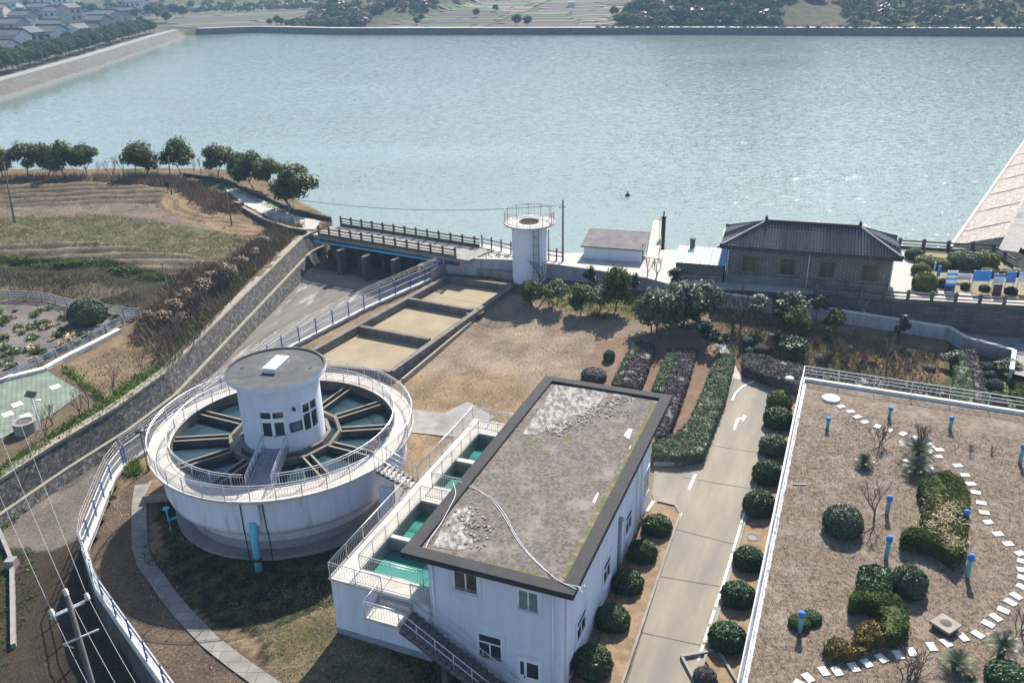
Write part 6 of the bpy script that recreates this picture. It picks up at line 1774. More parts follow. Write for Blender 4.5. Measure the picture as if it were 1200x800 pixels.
# ------------------------------------------------------------------ lamps
def lamp(px, pyb, pyt, z, label, head):
    base = P(px, pyb, z); h = hz(px, pyt, base) - z
    t = thing('street_lamp', label, 'lamp', base)
    b = MB(); b.tube([(0, 0, -.2), (0, 0, .3), (0, 0, .31), (0, 0, h)], [.09, .09, .045, .04], 8); b.build('pole', black_metal, t)
    b = MB(); b.lathe((0, 0, h), [(0, .16), (.18, .14), (.34, .05), (.36, 0), (.3, -.06), (.05, -.1)], 20, smooth=True); b.build('lamp_shade', head, t)
lamp(922, 470, 443, -.35, 'garden lamp with a pale disc shade at the corner of the roof garden', white_steel)
lamp(174, 550, 505, .1, 'black garden lamp with a dark disc shade beside the round tank', MATS['black_metal'])
base = P(52, 515, 1.2); h = hz(46, 462, base) - 1.2
t = thing('solar_lamp', 'thin solar lamp with a tilted dark panel beside the green pavers', 'lamp', base)
b = MB(); b.tube([(0, 0, -.2), (-.1, 0, h)], .05, 8); b.build('pole', white_steel, t)
b = MB(); b.box((0, 0, 0), (.75, .55, .05)); q = b.build('solar_panel', black_metal, t); q.location = (-.1, 0, h); q.rotation_euler = (.5, .2, 0)
b = MB(); b.box((.35, 0, h - .5), (.4, .16, .08)); b.build('lamp_head', white_steel, t)

# ------------------------------------------------------------------ blue and white fences
def blue_fence(path, name, label, h=1.55, base=.32, step=2.4, arms=False):
    path = [Vector(p) for p in path]
    t = thing(name, label, 'fence', path[0])
    b = MB()
    for p, q in zip(path[:-1], path[1:]):
        b.beam(p + Vector((0, 0, base / 2)), q + Vector((0, 0, base / 2)), .3, base)
    b.build('base_kerb', slab_white, t, world=True)
    rl, inf = MB(), MB()
    for p, q in zip(path[:-1], path[1:]):
        for z_ in (base + .12, base + .12 + (h - .2) * .5, base + h - .08):
            rl.beam(p + Vector((0, 0, z_)), q + Vector((0, 0, z_)), .045, .05)
        L = (q - p).length; n = int(L / .14)
        for i in range(n):
            k = p.lerp(q, (i + .5) / n); inf.box((k.x, k.y, k.z + base + .1 + (h - .2) / 2), (.013, .013, h - .2), math.atan2(q.y - p.y, q.x - p.x))
    rl.build('rail', white_steel, t, world=True); inf.build('infill', white_steel, t, world=True)
    pm = None
    for p in along(path, step):
        if pm is None:
            b = MB(); b.box((0, 0, (base + h) / 2), (.10, .10, base + h + .06)); k = b.build('post', blue_steel, t); pm = k.data
        else: k = link_mesh('post', pm, blue_steel, t)
        k.location = p - t.location
    if arms:
        b = MB()
        pts = along(path, step)
        for p in pts: b.beam(p + Vector((0, 0, base + h)), p + Vector((-.25, .1, base + h + .5)), .03, .03)
        for f in (.35, .7, 1.0):
            for p, q in zip(pts[:-1], pts[1:]): b.tube([p + Vector((-.25 * f, .1 * f, base + h + .5 * f)), q + Vector((-.25 * f, .1 * f, base + h + .5 * f))], .008, 4, cap=False)
        b.build('barbed_wire', steel, t, world=True)
E_ = [Vector((e.x, e.y, e.z + .02)) for e in EDGE]
blue_fence(E_[1:6], 'blue_fence', 'white mesh fence with blue posts along the filter beds above the spillway', base=.3, step=2.35, arms=True)
blue_fence(E_[5:], 'blue_fence', 'white mesh fence with blue posts curving past the round tank to the wires', base=.45, step=2.3, h=1.3, arms=True)

# paving path beside the tank
path_px = [(166,568),(163,590),(163,610),(164,640),(170,660),(185,680),(200,702),(222,727),(246,752),(275,775),(310,800),(350,826)]
pp = [P(a, c, 0) for a, c in path_px]
L_, R2 = [], []
for i, p in enumerate(pp):
    d_ = (pp[min(i + 1, len(pp) - 1)] - pp[max(i - 1, 0)]).normalized(); s_ = Vector((-d_.y, d_.x, 0)) * .48
    L_.append(p + s_); R2.append(p - s_)
draped('slab_path', None, 0, path_slabs, lift=.07, res=.8, world=L_ + R2[::-1])
# planter block and rubble beside the tank
p = P(176, 588, 0); o = thing('brick_planter', 'low planter box of reddish soil beside the round tank', 'planter', p, .1)
b = MB(); b.box((.9, .9, .3), (2.6, 2.0, .6)); b.build('box_wall', cap_stone, o)
b = MB(); b.box((.9, .9, .62), (2.3, 1.7, .06)); b.build('soil', soil_red, o)

# ------------------------------------------------------------------ left yard
draped('paver_plaza', None, 0, green_pavers, lift=.06, res=.8, world=[P(a, c, 1.3) for a, c in [(-40,455),(52,434),(98,462),(60,487),(12,508),(-40,530)]])
for (x, y) in ((15,475),(4,486),(25,488),(60,455)):
    q = P(x + 5, y - 1, 1.35); b = MB(); s_ = .55
    b.add([(q.x - s_, q.y, tz(q.x - s_, q.y) + .075), (q.x, q.y - s_, tz(q.x, q.y - s_) + .075), (q.x + s_, q.y, tz(q.x + s_, q.y) + .075), (q.x, q.y + s_, tz(q.x, q.y + s_) + .075)], [(0, 1, 2, 3)])
    tag(b.build('paving_mark', paint_white), kind='structure')
kp = [(-60,471,1.4),(0,447,1.4),(52,434,1.45),(75,420,1.5),(140,388,1.6)]
kerb(kp, 'yard_kerb', .3, .55, slab_white)
def low_fence(pxs, label, z=1.6):
    path = []
    for a, c in pxs: q = PT(a, c, z); path.append(q)
    t = thing('yard_fence', label, 'fence', path[0])
    o = MB(); dense = along(path, 1.0) + [path[-1]]
    dense = [Vector((p.x, p.y, tz(p.x, p.y))) for p in dense]
    for p, q in zip(dense[:-1], dense[1:]):
        for zz in (.28, .55, .82): o.beam(p + Vector((0, 0, zz)), q + Vector((0, 0, zz)), .06, .1)
    o.build('rail', mat('grey_fence_paint', (.26, .29, .33), (.2, .23, .26), scale=2, rough=.6) if 'grey_fence_paint' not in MATS else MATS['grey_fence_paint'], t, world=True)
    pm = None
    for p in dense[::2]:
        if pm is None:
            b = MB(); b.box((0, 0, .45), (.13, .13, .95)); k = b.build('post', MATS['grey_fence_paint'], t); pm = k.data
        else: k = link_mesh('post', pm, MATS['grey_fence_paint'], t)
        k.location = p - t.location
low_fence([(-60,352),(0,352),(35,350),(60,354),(90,362),(130,367),(164,371)], 'grey slatted fence below the dark field bank')
low_fence([(164,371),(130,388),(90,408),(50,428),(0,451),(-60,478)], 'grey slatted fence beside the white kerb and green pavers')
q = PT(31, 505, 1.2); o = thing('concrete_well', 'round grey concrete well ring in weeds by the stone wall', 'well', q)
b = MB(); b.lathe((0, 0, 0), [(.55, .5), (.6, .9), (.85, .9), (.85, -.3)], 24); b.build('ring', conc, o)
b = MB(); b.lathe((0, 0, 0), [(0, .84), (.6, .84)], 24); b.build('cover', dark_conc, o)

# field poles
for (pb_, pt_, z_, lab) in (((17,262),(4,190),4.2,'leaning wooden pole on the grassy field near the frame edge'), ((201,228),(197,183),4.6,'bare pole beside the standing person on the field'), ((272,265),(264,219),3.6,'leaning wooden pole at the end of the ploughed rows'), ((202,360),(189,307),2.2,'leaning wooden pole rising from the brown brush')):
    base = PT(*pb_, z_); 
    t = thing('field_pole', lab, 'pole', base)
    h = hz(*pt_, base) - base.z
    tp0 = P(pt_[0], pt_[1], base.z + h)
    b = MB(); b.tube([(0, 0, -.4), (tp0.x - base.x, (tp0.y - base.y) , h)], [.12, .075], 8); b.build('shaft', wood_pole, t)
    b = MB(); b.beam((tp0.x - base.x - .25, tp0.y - base.y, h - .25), (tp0.x - base.x + .45, tp0.y - base.y, h - .05), .06, .06); b.build('crossarm', wood_pole, t)

# utility pole with wires in the near corner
ub = P(118, 830, -3.0)
uz = 9.0
def PZ(px, py, z): return P(px, py, z)
# pole stands below the fence; its top shows at (77,697)
ub = Vector(P(104, 770, 3.0)); 
top = None
best = None
for zt in np.arange(4, 14, .25):
    q = P(78, 697, zt)
    for zb in (-3.2,):
        m_ = P(112, 800, 0)
        # vertical pole: same place for the (108,785) point at a lower level
        lo = hz(108, 785, q)
        if best is None or abs((P(108, 785, lo) - Vector((q.x, q.y, lo))).length) < best[0]: best = (abs((P(108, 785, lo) - Vector((q.x, q.y, lo))).length), zt)
zt = best[1]; q = P(78, 697, zt)
up_t = thing('power_pole', 'concrete power pole with two steel crossarms and insulators below the curved fence', 'power pole', (q.x, q.y, -3.0))
hh = zt + 3.0
lean = Vector((0, 0, 0))
b = MB(); b.tube([(0, 0, -.3), (0, 0, hh)], [.14, .09], 12); b.build('shaft', conc_pole, up_t)
wires_end = []
a1, a2 = P(62, 722, zt - .9), P(103, 703, zt - .9); c1, c2 = P(74, 755, zt - 1.9), P(116, 737, zt - 1.9)
b = MB(); 
for s_ in (-.12, .12):
    o_ = Vector((s_ * .5, s_, 0)); b.beam(a1 + o_, a2 + o_, .05, .06)
b.build('crossarm', steel, up_t, world=True)
b = MB(); b.beam(c1, c2, .05, .07); b.beam(c1.lerp(c2, .5) + Vector((-.4, 0, -.5)), c1, .04, .04); b.build('crossarm', steel, up_t, world=True)
pins = [a1 + Vector((0, 0, .05)), a2 + Vector((0, 0, .05)), Vector((q.x, q.y, zt))]
for p in pins:
    b = MB(); b.lathe((p.x, p.y, p.z), [(.03, 0), (.09, .03), (.05, .09), (.1, .13), (.05, .2), (.08, .24), (0, .3)], 10); b.build('insulator', slab_white, up_t, world=True)
far_ends = [P(0, 572, 10), P(13, 529, 10), P(33, 520, 10)]
far_px = [((0, 572), 9.0), ((12, 600), 9.0), ((35, 600), 9.0)]
def wire(a, dirpx, back, label):
    # from the pin to a far point high over the wall and on past the camera side
    e = dirpx
    t = thing('power_wire', label, 'wire', a, group='wires of the power pole')
    sag = lambda u: -1.0 * 4 * u * (1 - u) * .35
    b = MB()
    b.tube([a.lerp(e, u) + Vector((0, 0, sag(u))) for u in np.linspace(0, 1, 13)], .010, 5)
    b.tube([a.lerp(back, u) + Vector((0, 0, sag(u))) for u in np.linspace(0, 1, 9)], .010, 5)
    b.build('strand', mat('grey_wire', (.3, .3, .3), rough=.5) if 'grey_wire' not in MATS else MATS['grey_wire'], t, world=True)
tops = [p + Vector((0, 0, .3)) for p in pins]
wire(tops[0], P(-22, 530, 8.0), P(130, 850, zt - .3), 'pale overhead wire on the outer crossarm insulator over the chute')
wire(tops[1], P(18, 480, 8.0), P(190, 850, zt - .3), 'pale overhead wire on the fence side crossarm insulator')
wire(tops[2], P(-4, 500, 8.0), P(165, 850, zt - .3), 'pale overhead wire on the pole top insulator')
# ditch walls in the corner
for pts in ([(15,665),(17,760)], [(0,625),(15,660)]):
    o = thing('ditch_wall', 'low concrete ditch wall ' + ('running towards the near frame edge' if pts[0][0] == 15 else 'stub beside the chute outlet'), 'wall', PT(*pts[0], -2.2))
    b = MB(); qa_, qb_ = PT(*pts[0], -2.2), PT(*pts[1], -2.4); b.beam(qa_ + Vector((0, 0, .1)), qb_ + Vector((0, 0, .1)), .25, .5); b.build('wall_body', conc, o, world=True)
o = thing('ditch_post', 'square concrete post capping the ditch wall', 'post', PT(15, 664, -2.2))
b = MB(); b.box((0, 0, .2), (.6, .6, .9)); b.build('post_block', conc, o)

# ------------------------------------------------------------------ plants
def rand_dirs(r, n):
    v = r.normal(size=(n, 3)); return v / np.linalg.norm(v, axis=1, keepdims=True)
def leaf_geo(r, C, N, size, aspect=.55, jitter=.5, curl=.0):
    """diamond shaped leaves at C facing roughly N"""
    n = len(C)
    N = N + jitter * rand_dirs(r, n); N /= np.linalg.norm(N, axis=1, keepdims=True)
    T = np.cross(N, rand_dirs(r, n)); T /= np.linalg.norm(T, axis=1, keepdims=True) + 1e-9
    B = np.cross(N, T)
    s = size * (.65 + .7 * r.random((n, 1)))
    a, b = T * s, B * s * aspect
    V = np.stack([C - a, C - b + N * s * curl, C + a, C + b + N * s * curl], 1).reshape(-1, 3)
    F = np.arange(4 * n).reshape(n, 4)
    return V, F
def join(parts):
    Vs, Fs, off = [], [], 0
    for V, F in parts:
        Vs.append(V); Fs.append(F + off); off += len(V)
    return np.concatenate(Vs), np.concatenate(Fs)
def ball_core(c, r3, nu=12, nv=8, squash=1.0):
    u = np.linspace(0, 2 * np.pi, nu, endpoint=False); v = np.linspace(-.5 * np.pi, .5 * np.pi, nv)
    U, Vv = np.meshgrid(u, v)
    X = np.stack([c[0] + r3[0] * np.cos(Vv) * np.cos(U), c[1] + r3[1] * np.cos(Vv) * np.sin(U), c[2] + r3[2] * np.sin(Vv)], -1).reshape(-1, 3)
    F = []
    for j in range(nv - 1):
        for i in range(nu): F.append((j * nu + i, j * nu + (i + 1) % nu, (j + 1) * nu + (i + 1) % nu, (j + 1) * nu + i))
    return X, np.array(F)
def lobes_geo(r, lobes, n, size, core=.72, depth=.3, aspect=.6, jitter=.7, below=True):
    parts = []
    vol = np.array([(l[1][0] * l[1][1] * l[1][2]) ** (2 / 3) for l in lobes]); cnt = np.maximum(20, (n * vol / vol.sum()).astype(int))
    for (c, r3), k in zip(lobes, cnt):
        D = rand_dirs(r, k)
        # lumpy shell
        lump = 1 + .16 * np.sin(D @ r.normal(size=3) * 5 + r.random() * 6) + .10 * np.sin(D @ r.normal(size=3) * 9)
        rad = (1 - depth * r.random(k) ** 1.6) * lump
        C = np.array(c) + D * np.array(r3) * rad[:, None]
        Nn = D / np.array(r3); Nn /= np.linalg.norm(Nn, axis=1, keepdims=True)
        parts.append(leaf_geo(r, C, Nn + np.array([0, 0, .35]), size, aspect, jitter))
        if core: parts.append(ball_core(c, [q * core for q in r3], 10, 7))
    return join(parts)
def limb_mesh(mb, p, d, L, r, depth, rr, spread=.6, tips=None, kids=3, n=6):
    q = p + d * L
    m_ = p.lerp(q, .5) + Vector((rr.uniform(-1, 1), rr.uniform(-1, 1), 0)) * L * .06
    mb.tube([p, m_, q], [r, r * .82, r * .62], n if depth > 1 else 4, cap=False)
    if depth == 0:
        if tips is not None: tips.append(q)
        return
    for i in range(kids):
        a = rr.uniform(0, 6.28); e = Vector((math.cos(a), math.sin(a), 0)) * spread + Vector((0, 0, rr.uniform(.2, .9)))
        nd = (d * .7 + e).normalized()
        limb_mesh(mb, q if i else m_.lerp(q, .6), nd, L * rr.uniform(.55, .8), r * .55, depth - 1, rr, spread, tips, kids, n)

TREE_KITS = {}
def tree_kit(kind, seed, height, crown_r, leafm, n=1500, size=.2, trunk_h=.35, trunk_r=.14, lob=7, flat=.8, core=.55, spread=.75, stems=1):
    """crown + trunk meshes for a kind of tree"""
    r = np.random.default_rng(seed); rr = random.Random(seed)
    mb = MB(); th = height * trunk_h
    for s_ in range(stems):
        b0 = Vector((rr.uniform(-.25, .25) * (stems > 1), rr.uniform(-.25, .25) * (stems > 1), -.2))
        top = Vector((rr.uniform(-.12, .12) * height * (1 + (stems > 1)), rr.uniform(-.1, .1) * height, th))
        mb.tube([b0, b0.lerp(top, .5) + Vector((rr.uniform(-.05, .05) * height * .3, 0, 0)), top], [trunk_r, trunk_r * .8, trunk_r * .65], 8, cap=False)
        for k in range(4):
            a = 6.28 * (k + rr.random()) / 4
            limb_mesh(mb, top, (Vector((math.cos(a), math.sin(a), 0)) * .7 + Vector((0, 0, 1))).normalized(), height * .22, trunk_r * .5, 1, rr, .7, None, 2)
    lobes = []
    ch = height - th
    for k in range(lob):
        a = 6.28 * k / lob + rr.uniform(-.4, .4); q = rr.uniform(.3, spread) * crown_r
        z = th + ch * rr.uniform(.25, .72); s_ = crown_r * rr.uniform(.38, .58)
        lobes.append(((q * math.cos(a), q * math.sin(a), z), (s_, s_, s_ * flat)))
    lobes.append(((0, 0, th + ch * .72), (crown_r * .62, crown_r * .62, ch * .3)))
    V, F = lobes_geo(r, lobes, n, size, core=core, depth=.45)
    cm = np_mesh('crown', V, F)
    tm = mb
    TREE_KITS[kind] = (cm, tm, leafm)
    return kind
def place_tree(kind, name, label, cat, loc, s=1.0, rot=None, group=None, sz=None, leafm=None):
    cm, tm, lm = TREE_KITS[kind]
    t = thing(name, label, cat, loc, random.uniform(0, 6.28) if rot is None else rot, group)
    t.scale = (s, s, sz or s)
    if isinstance(tm, MB):
        o = tm.build('trunk', bark, t); TREE_KITS[kind] = (cm, o.data, lm)
    else: link_mesh('trunk', tm, bark, t)
    c = link_mesh('crown', cm, lm, t)
    if leafm is not None:
        c.material_slots[0].link = 'OBJECT'; c.material_slots[0].material = leafm
    return t

for i in range(3):
    tree_kit('camphor%d' % i, 20 + i, 6.2, 2.9, camphor_leaf, n=3800, size=.21, trunk_h=.2, lob=8, flat=.72, core=.5)
for i in range(2):
    tree_kit('garden%d' % i, 30 + i, 3.4, 1.6, dark_leaf, n=1900, size=.15, trunk_h=.17, trunk_r=.08, lob=6, core=.5)
    tree_kit('glossy%d' % i, 35 + i, 3.6, 2.1, grey_leaf, n=3000, size=.16, trunk_h=.13, trunk_r=.10, lob=9, core=.66, stems=2, flat=.9)
    tree_kit('sparse%d' % i, 40 + i, 3.6, 1.2, grey_leaf, n=650, size=.15, trunk_h=.42, trunk_r=.05, lob=5, core=0, spread=.9)
    tree_kit('village%d' % i, 50 + i, 7.0, 3.1, far_leaf, n=1100, size=.42, trunk_h=.24, trunk_r=.2, lob=7, core=.6)
tree_kit('conifer0', 60, 3.2, .8, dark_leaf, n=900, size=.14, trunk_h=.15, trunk_r=.06, lob=5, core=.5)

def place_px(kind, name, label, cat, base_px, top_py, z, h0, group=None, leafm=None, wide=1.0):
    """tree whose foot and top are read from the photograph"""
    b = PT(*base_px, z); h = hz(base_px[0], top_py, b) - b.z
    s = h / h0
    return place_tree(kind, name, label, cat, b, s * wide, group=group, sz=s, leafm=leafm)
# shoreline camphor row on the field side
shore_trees = [((3,208),171,'yellowish round tree at the near frame edge of the shoreline row',1.0), ((33,208),167,'second dark tree of the clump at the field corner',1.05), ((56,206),168,'middle dark tree of the clump at the field corner',.9), ((78,209),165,'dark round tree with a forked trunk in the corner clump',.95), ((102,206),168,'last broad tree of the corner clump before the gap',1.05),
 ((169,209),166,'solitary round tree beside leafless saplings on the shore',1.05), ((213,205),161,'solitary tall tree standing right of the bare pole on the shore',1.0), ((256,209),169,'broad tree at the start of the group above the shore lane',1.05), ((280,214),178,'smaller tree between two broad ones above the shore lane',.85), ((298,222),177,'dense tree in the middle of the shore lane group',1.0), ((318,226),184,'half hidden tree behind the last shore lane tree',.9), ((346,246),192,'largest spreading tree nearest the bridge on the shore lane',1.1)]
for i, (b, t, lab, wd) in enumerate(shore_trees):
    place_px('camphor%d' % (i % 3), 'camphor_tree', lab, 'tree', b, t, 4.6, 6.2, 'camphor trees along the near shore', yellow_leaf if i == 0 else None, wd)
# trees at the far side of the lawn and in the shrub garden
for kind, name, lab, b, t, h0, lm, wd in [
 ('glossy0', 'small_tree', 'low double stemmed leafy tree right in front of the water tower', (624,360), 328, 3.6, camphor_leaf, .85),
 ('garden0', 'small_tree', 'rounded little tree with bright leaves beside the tower shrub', (650,359), 327, 3.4, hedge_leaf, 1.0),
 ('garden1', 'small_tree', 'dense dark little tree at the shaded lawn edge', (680,367), 333, 3.4, camphor_leaf, 1.1),
 ('garden0', 'small_tree', 'pale green bushy tree leaning over the lawn shadow', (703,366), 334, 3.4, hedge_leaf, 1.2),
 ('conifer0', 'small_tree', 'dark conical tree against the grey yard wall', (692,340), 312, 3.2, None, 1.1),
 ('garden1', 'small_tree', 'tall tree with brownish top and thin trunk at the yard wall', (722,364), 312, 3.4, camphor_leaf, .8),
 ('conifer0', 'small_tree', 'slim green tree behind the tall brownish one', (744,344), 320, 3.2, hedge_leaf, 1.1),
 ('glossy0', 'glossy_tree', 'front glossy grey green tree of the shady clump', (767,388), 338, 3.6, None, .85),
 ('glossy1', 'glossy_tree', 'low glossy bush tree at the foot of the shady clump', (785,386), 356, 3.6, None, 1.05),
 ('glossy1', 'glossy_tree', 'broad glossy tree in the middle of the shady clump', (801,380), 329, 3.6, None, .95),
 ('glossy0', 'glossy_tree', 'tall glossy tree next to the brick lean-to', (822,378), 329, 3.6, None, .85),
 ('garden0', 'small_tree', 'dark low bush tree under the glossy clump', (807,384), 358, 3.4, None, 1.1),
 ('garden1', 'small_tree', 'small dark tree in front of the lean-to bricks', (791,342), 314, 3.4, None, 1.0),
 ('conifer0', 'small_tree', 'thin dark sapling beside the pale garden path', (826,407), 376, 3.2, None, 1.2),
 ('conifer0', 'small_tree', 'leaning dark sapling nearer the path end', (837,414), 386, 3.2, None, 1.1),
 ('sparse0', 'garden_sapling', 'sapling with a small round crown before the white wall', (887,383), 344, 3.6, None, 1.1),
 ('sparse1', 'garden_sapling', 'pale green sapling crown peeping over the wall coping', (910,372), 342, 3.6, hedge_leaf, .9),
 ('sparse0', 'garden_sapling', 'grey leaved sapling in the thick of the shrub garden', (929,388), 342, 3.6, None, 1.0),
 ('sparse1', 'garden_sapling', 'dark sapling left of the thick green one', (914,392), 352, 3.6, dark_leaf, 1.0),
 ('garden0', 'small_tree', 'thick green tree in the middle of the shrub garden', (931,398), 357, 3.4, camphor_leaf, .9),
 ('sparse1', 'garden_sapling', 'sapling crown above the middle of the white wall', (956,382), 345, 3.6, dark_leaf, .9),
 ('garden1', 'small_tree', 'lone round tree against the white wall with dark base', (977,390), 361, 3.4, camphor_leaf, .9),
 ('conifer0', 'small_tree', 'narrow dark conifer in the shrub garden', (968,412), 384, 3.2, None, .8),
 ('garden0', 'garden_bush', 'low dark bush under the saplings', (925,416), 393, 3.4, None, 1.5),
 ('conifer0', 'small_tree', 'thin conifer at the garden side of the dark bush', (910,412), 388, 3.2, None, .7),
 ('conifer0', 'small_tree', 'dark young tree touching the far end of the white wall', (1055,402), 369, 3.2, None, .9),
 ('garden1', 'garden_bush', 'dark bush at the corner of the tall green hedge', (1114,432), 413, 3.4, None, 1.3),
 ('garden0', 'small_tree', 'dark tree tucked under the pit wall', (1178,440), 421, 3.4, None, 1.6),
 ]:
    place_px(kind, name, lab, 'bush' if 'bush' in name else 'tree', b, t, .8, h0, leafm=lm, wide=wd)

# round bushes
def ball_kit(seed, leafm, n=3800, size=.085, sq=.86):
    r = np.random.default_rng(seed)
    D = rand_dirs(r, n); D = D[D[:, 2] > -.55]
    lump = 1 + .035 * np.sin(D @ r.normal(size=3) * 7 + 1) + .03 * np.sin(D @ r.normal(size=3) * 13) + .02 * r.normal(size=len(D))
    C = D * lump[:, None] * np.array([1, 1, sq]) + np.array([0, 0, sq * .62])
    a = leaf_geo(r, C, D * 1.0, size, .55, .75)
    b = ball_core((0, 0, sq * .62), (.94, .94, sq * .94), 20, 12)
    V, F = join([a, b]); V[:, 2] = np.maximum(V[:, 2], -.1)
    return np_mesh('ball_bush', V, F)
balls = [ball_kit(70 + i, ball_leaf) for i in range(3)]
def ball(px, py, rpx, lab, m=ball_leaf, z=-.36, group=None, name='ball_bush', sq=1.0, me=None):
    """px,py centre of the bush in the photograph, rpx its half width"""
    d = ray(px, py).normalized()
    c = P(px, py, z); k = (c - Vector((0, 0, H))).dot(FW); r_ = rpx * k / FPX * .97
    c = P(px, py, z + r_ * .55); 
    o = link_mesh(name, me or balls[random.randrange(3)], m)
    if m is ball_leaf and random.random() < .4: m = ball_leaf_light
    o.material_slots[0].link = 'OBJECT'; o.material_slots[0].material = m
    o.location = (c.x, c.y, z - .02); o.rotation_euler.z = random.uniform(0, 6.28); o.scale = (r_ * random.uniform(.95, 1.06), r_ * random.uniform(.95, 1.06), r_ * sq * random.uniform(.92, 1.08))
    tag(o, lab, 'bush', group); return o
q6 = lambda x, y: (640 + x / 3.078, 540 + y / 3.078)
G1 = 'clipped ball bushes along the driveway'
for i, (x, y, r_) in enumerate([(400,232,51), (348,328,52), (295,435,53), (240,565,60), (170,728,69)]):
    ball(*q6(x, y), r_ / 3.078, 'clipped dark ball bush under the white building wall, ' + nth(i) + ' from the far wall corner', group=G1)
for i, (px, py, r_, m) in enumerate([(913.5,470,14,yellow_leaf), (912,490,16,ball_leaf), (906.5,522,16.5,grey_leaf), (899,554,17,ball_leaf), (889.5,590,18.5,ball_leaf), (877.5,654,17.5,ball_leaf), (865.5,696,19.5,ball_leaf), (852.5,746,21,ball_leaf)]):
    lab = {0: 'yellow green ball bush behind the garden lamp', 2: 'pale glossy ball bush among the clipped dark ones'}.get(i, 'clipped dark ball bush against the roof garden edge, ' + nth(i) + ' from the garden lamp')
    ball(px, py, r_, lab, m, group=G1)
ball(826, 793, 13, 'small grey purple ball bush in the kerb box', purple_leaf, name='ball_bush')
ball(696, 437, 14, 'low purple bush behind the far roof edge', purple_leaf, z=.0, sq=.7)
ball(988, 611, 22.5, 'big dark glossy round bush alone on the roof garden turf', grey_leaf, z=ZG)
ball(1065, 683, 20.5, 'grey green round bush beside the square hedge', grey_leaf, z=ZG, sq=1.05)
for px, py, r_, m, lab in [(1159,431,8,purple_leaf,'purple ball bush highest up in the green corner garden'), (1161,440,7,ball_leaf,'dark green ball bush between two purple ones near the pit wall'), (1165.5,452,9,purple_leaf,'middle purple ball bush of the corner garden'), (1167,463,6.5,ball_leaf,'dark green ball bush lower down between purple ones'), (1170,473,9,purple_leaf,'purple ball bush just above the roof garden railing'), (1188,449,7,ball_leaf,'dark ball bush by the sloping grass pavers'), (1191,464,8,ball_leaf,'larger dark ball bush by the sloping grass pavers')]:
    ball(px, py, r_, lab, m, z=-.75, name='ball_bush')
ball(102, 366, 20, 'large rounded green bush standing in the grey yard', hedge_leaf, z=1.6, sq=.95)
ball(876, 396, 9, 'low purple brown bush in the shrub garden near the path', purple_leaf, z=1.0, sq=.6)
ball(892, 407, 8, 'low purple brown bush in front of the saplings', purple_leaf, z=.7, sq=.7)
# bushes on the terrace
for px, py, r_, m, lab, sq in [(1072,297,11,hedge_leaf,'dark green bush at the corner of the pump house path',.8), (1086,304,12,yellow_leaf,'yellow flowering bush in the middle of the terrace hedge group',.7), (1102,307,12,yellow_leaf,'yellow green bush left of the big dark terrace bush',.7), (1080,315,11,yellow_leaf,'yellow bush behind the blue flag signs',.8), (1084,331,14,yellow_leaf,'tall yellow green bush at the edge of the white path',1.0), (1131,303,17,hedge_leaf,'largest dark green bush on the terrace',.75), (1154,304,15,yellow_leaf,'yellow topped bush at the dam side of the terrace',.85), (1105,332,7,dark_leaf,'small dark bush left of the striped notice board',1.0), (1158,318,9,yellow_leaf,'low yellow bush behind the blue notice board',.7), (1180,318,8,yellow_leaf,'yellow bush behind the emblem board',.7), (1196,318,8,yellow_leaf,'yellow bush behind the last notice board',.7), (1154,337,6,dark_leaf,'small dark shrub beside the maroon sign block',.9), (1185,340,7,dark_leaf,'small dark shrub on the dry terrace grass',.8), (1131,336,5,camphor_leaf,'thin shrub under the pale banner board',1.2)]:
    ball(px, py, r_, lab, m, z=3.05, sq=sq, name='terrace_bush')
b = MB(); tg = mat('terrace_dry_grass', (.25, .2, .12), (.17, .15, .085), scale=1.2, rough=.97, bump=.4)
o = b.prism([(p.x, p.y) for p in pz([(1075,292),(1160,297),(1187,314),(1290,340),(1290,362),(1110,341),(1082,340)], 3.0)], 2.9, 3.05).build('terrace_grass_bed', tg); tag(o, kind='structure')

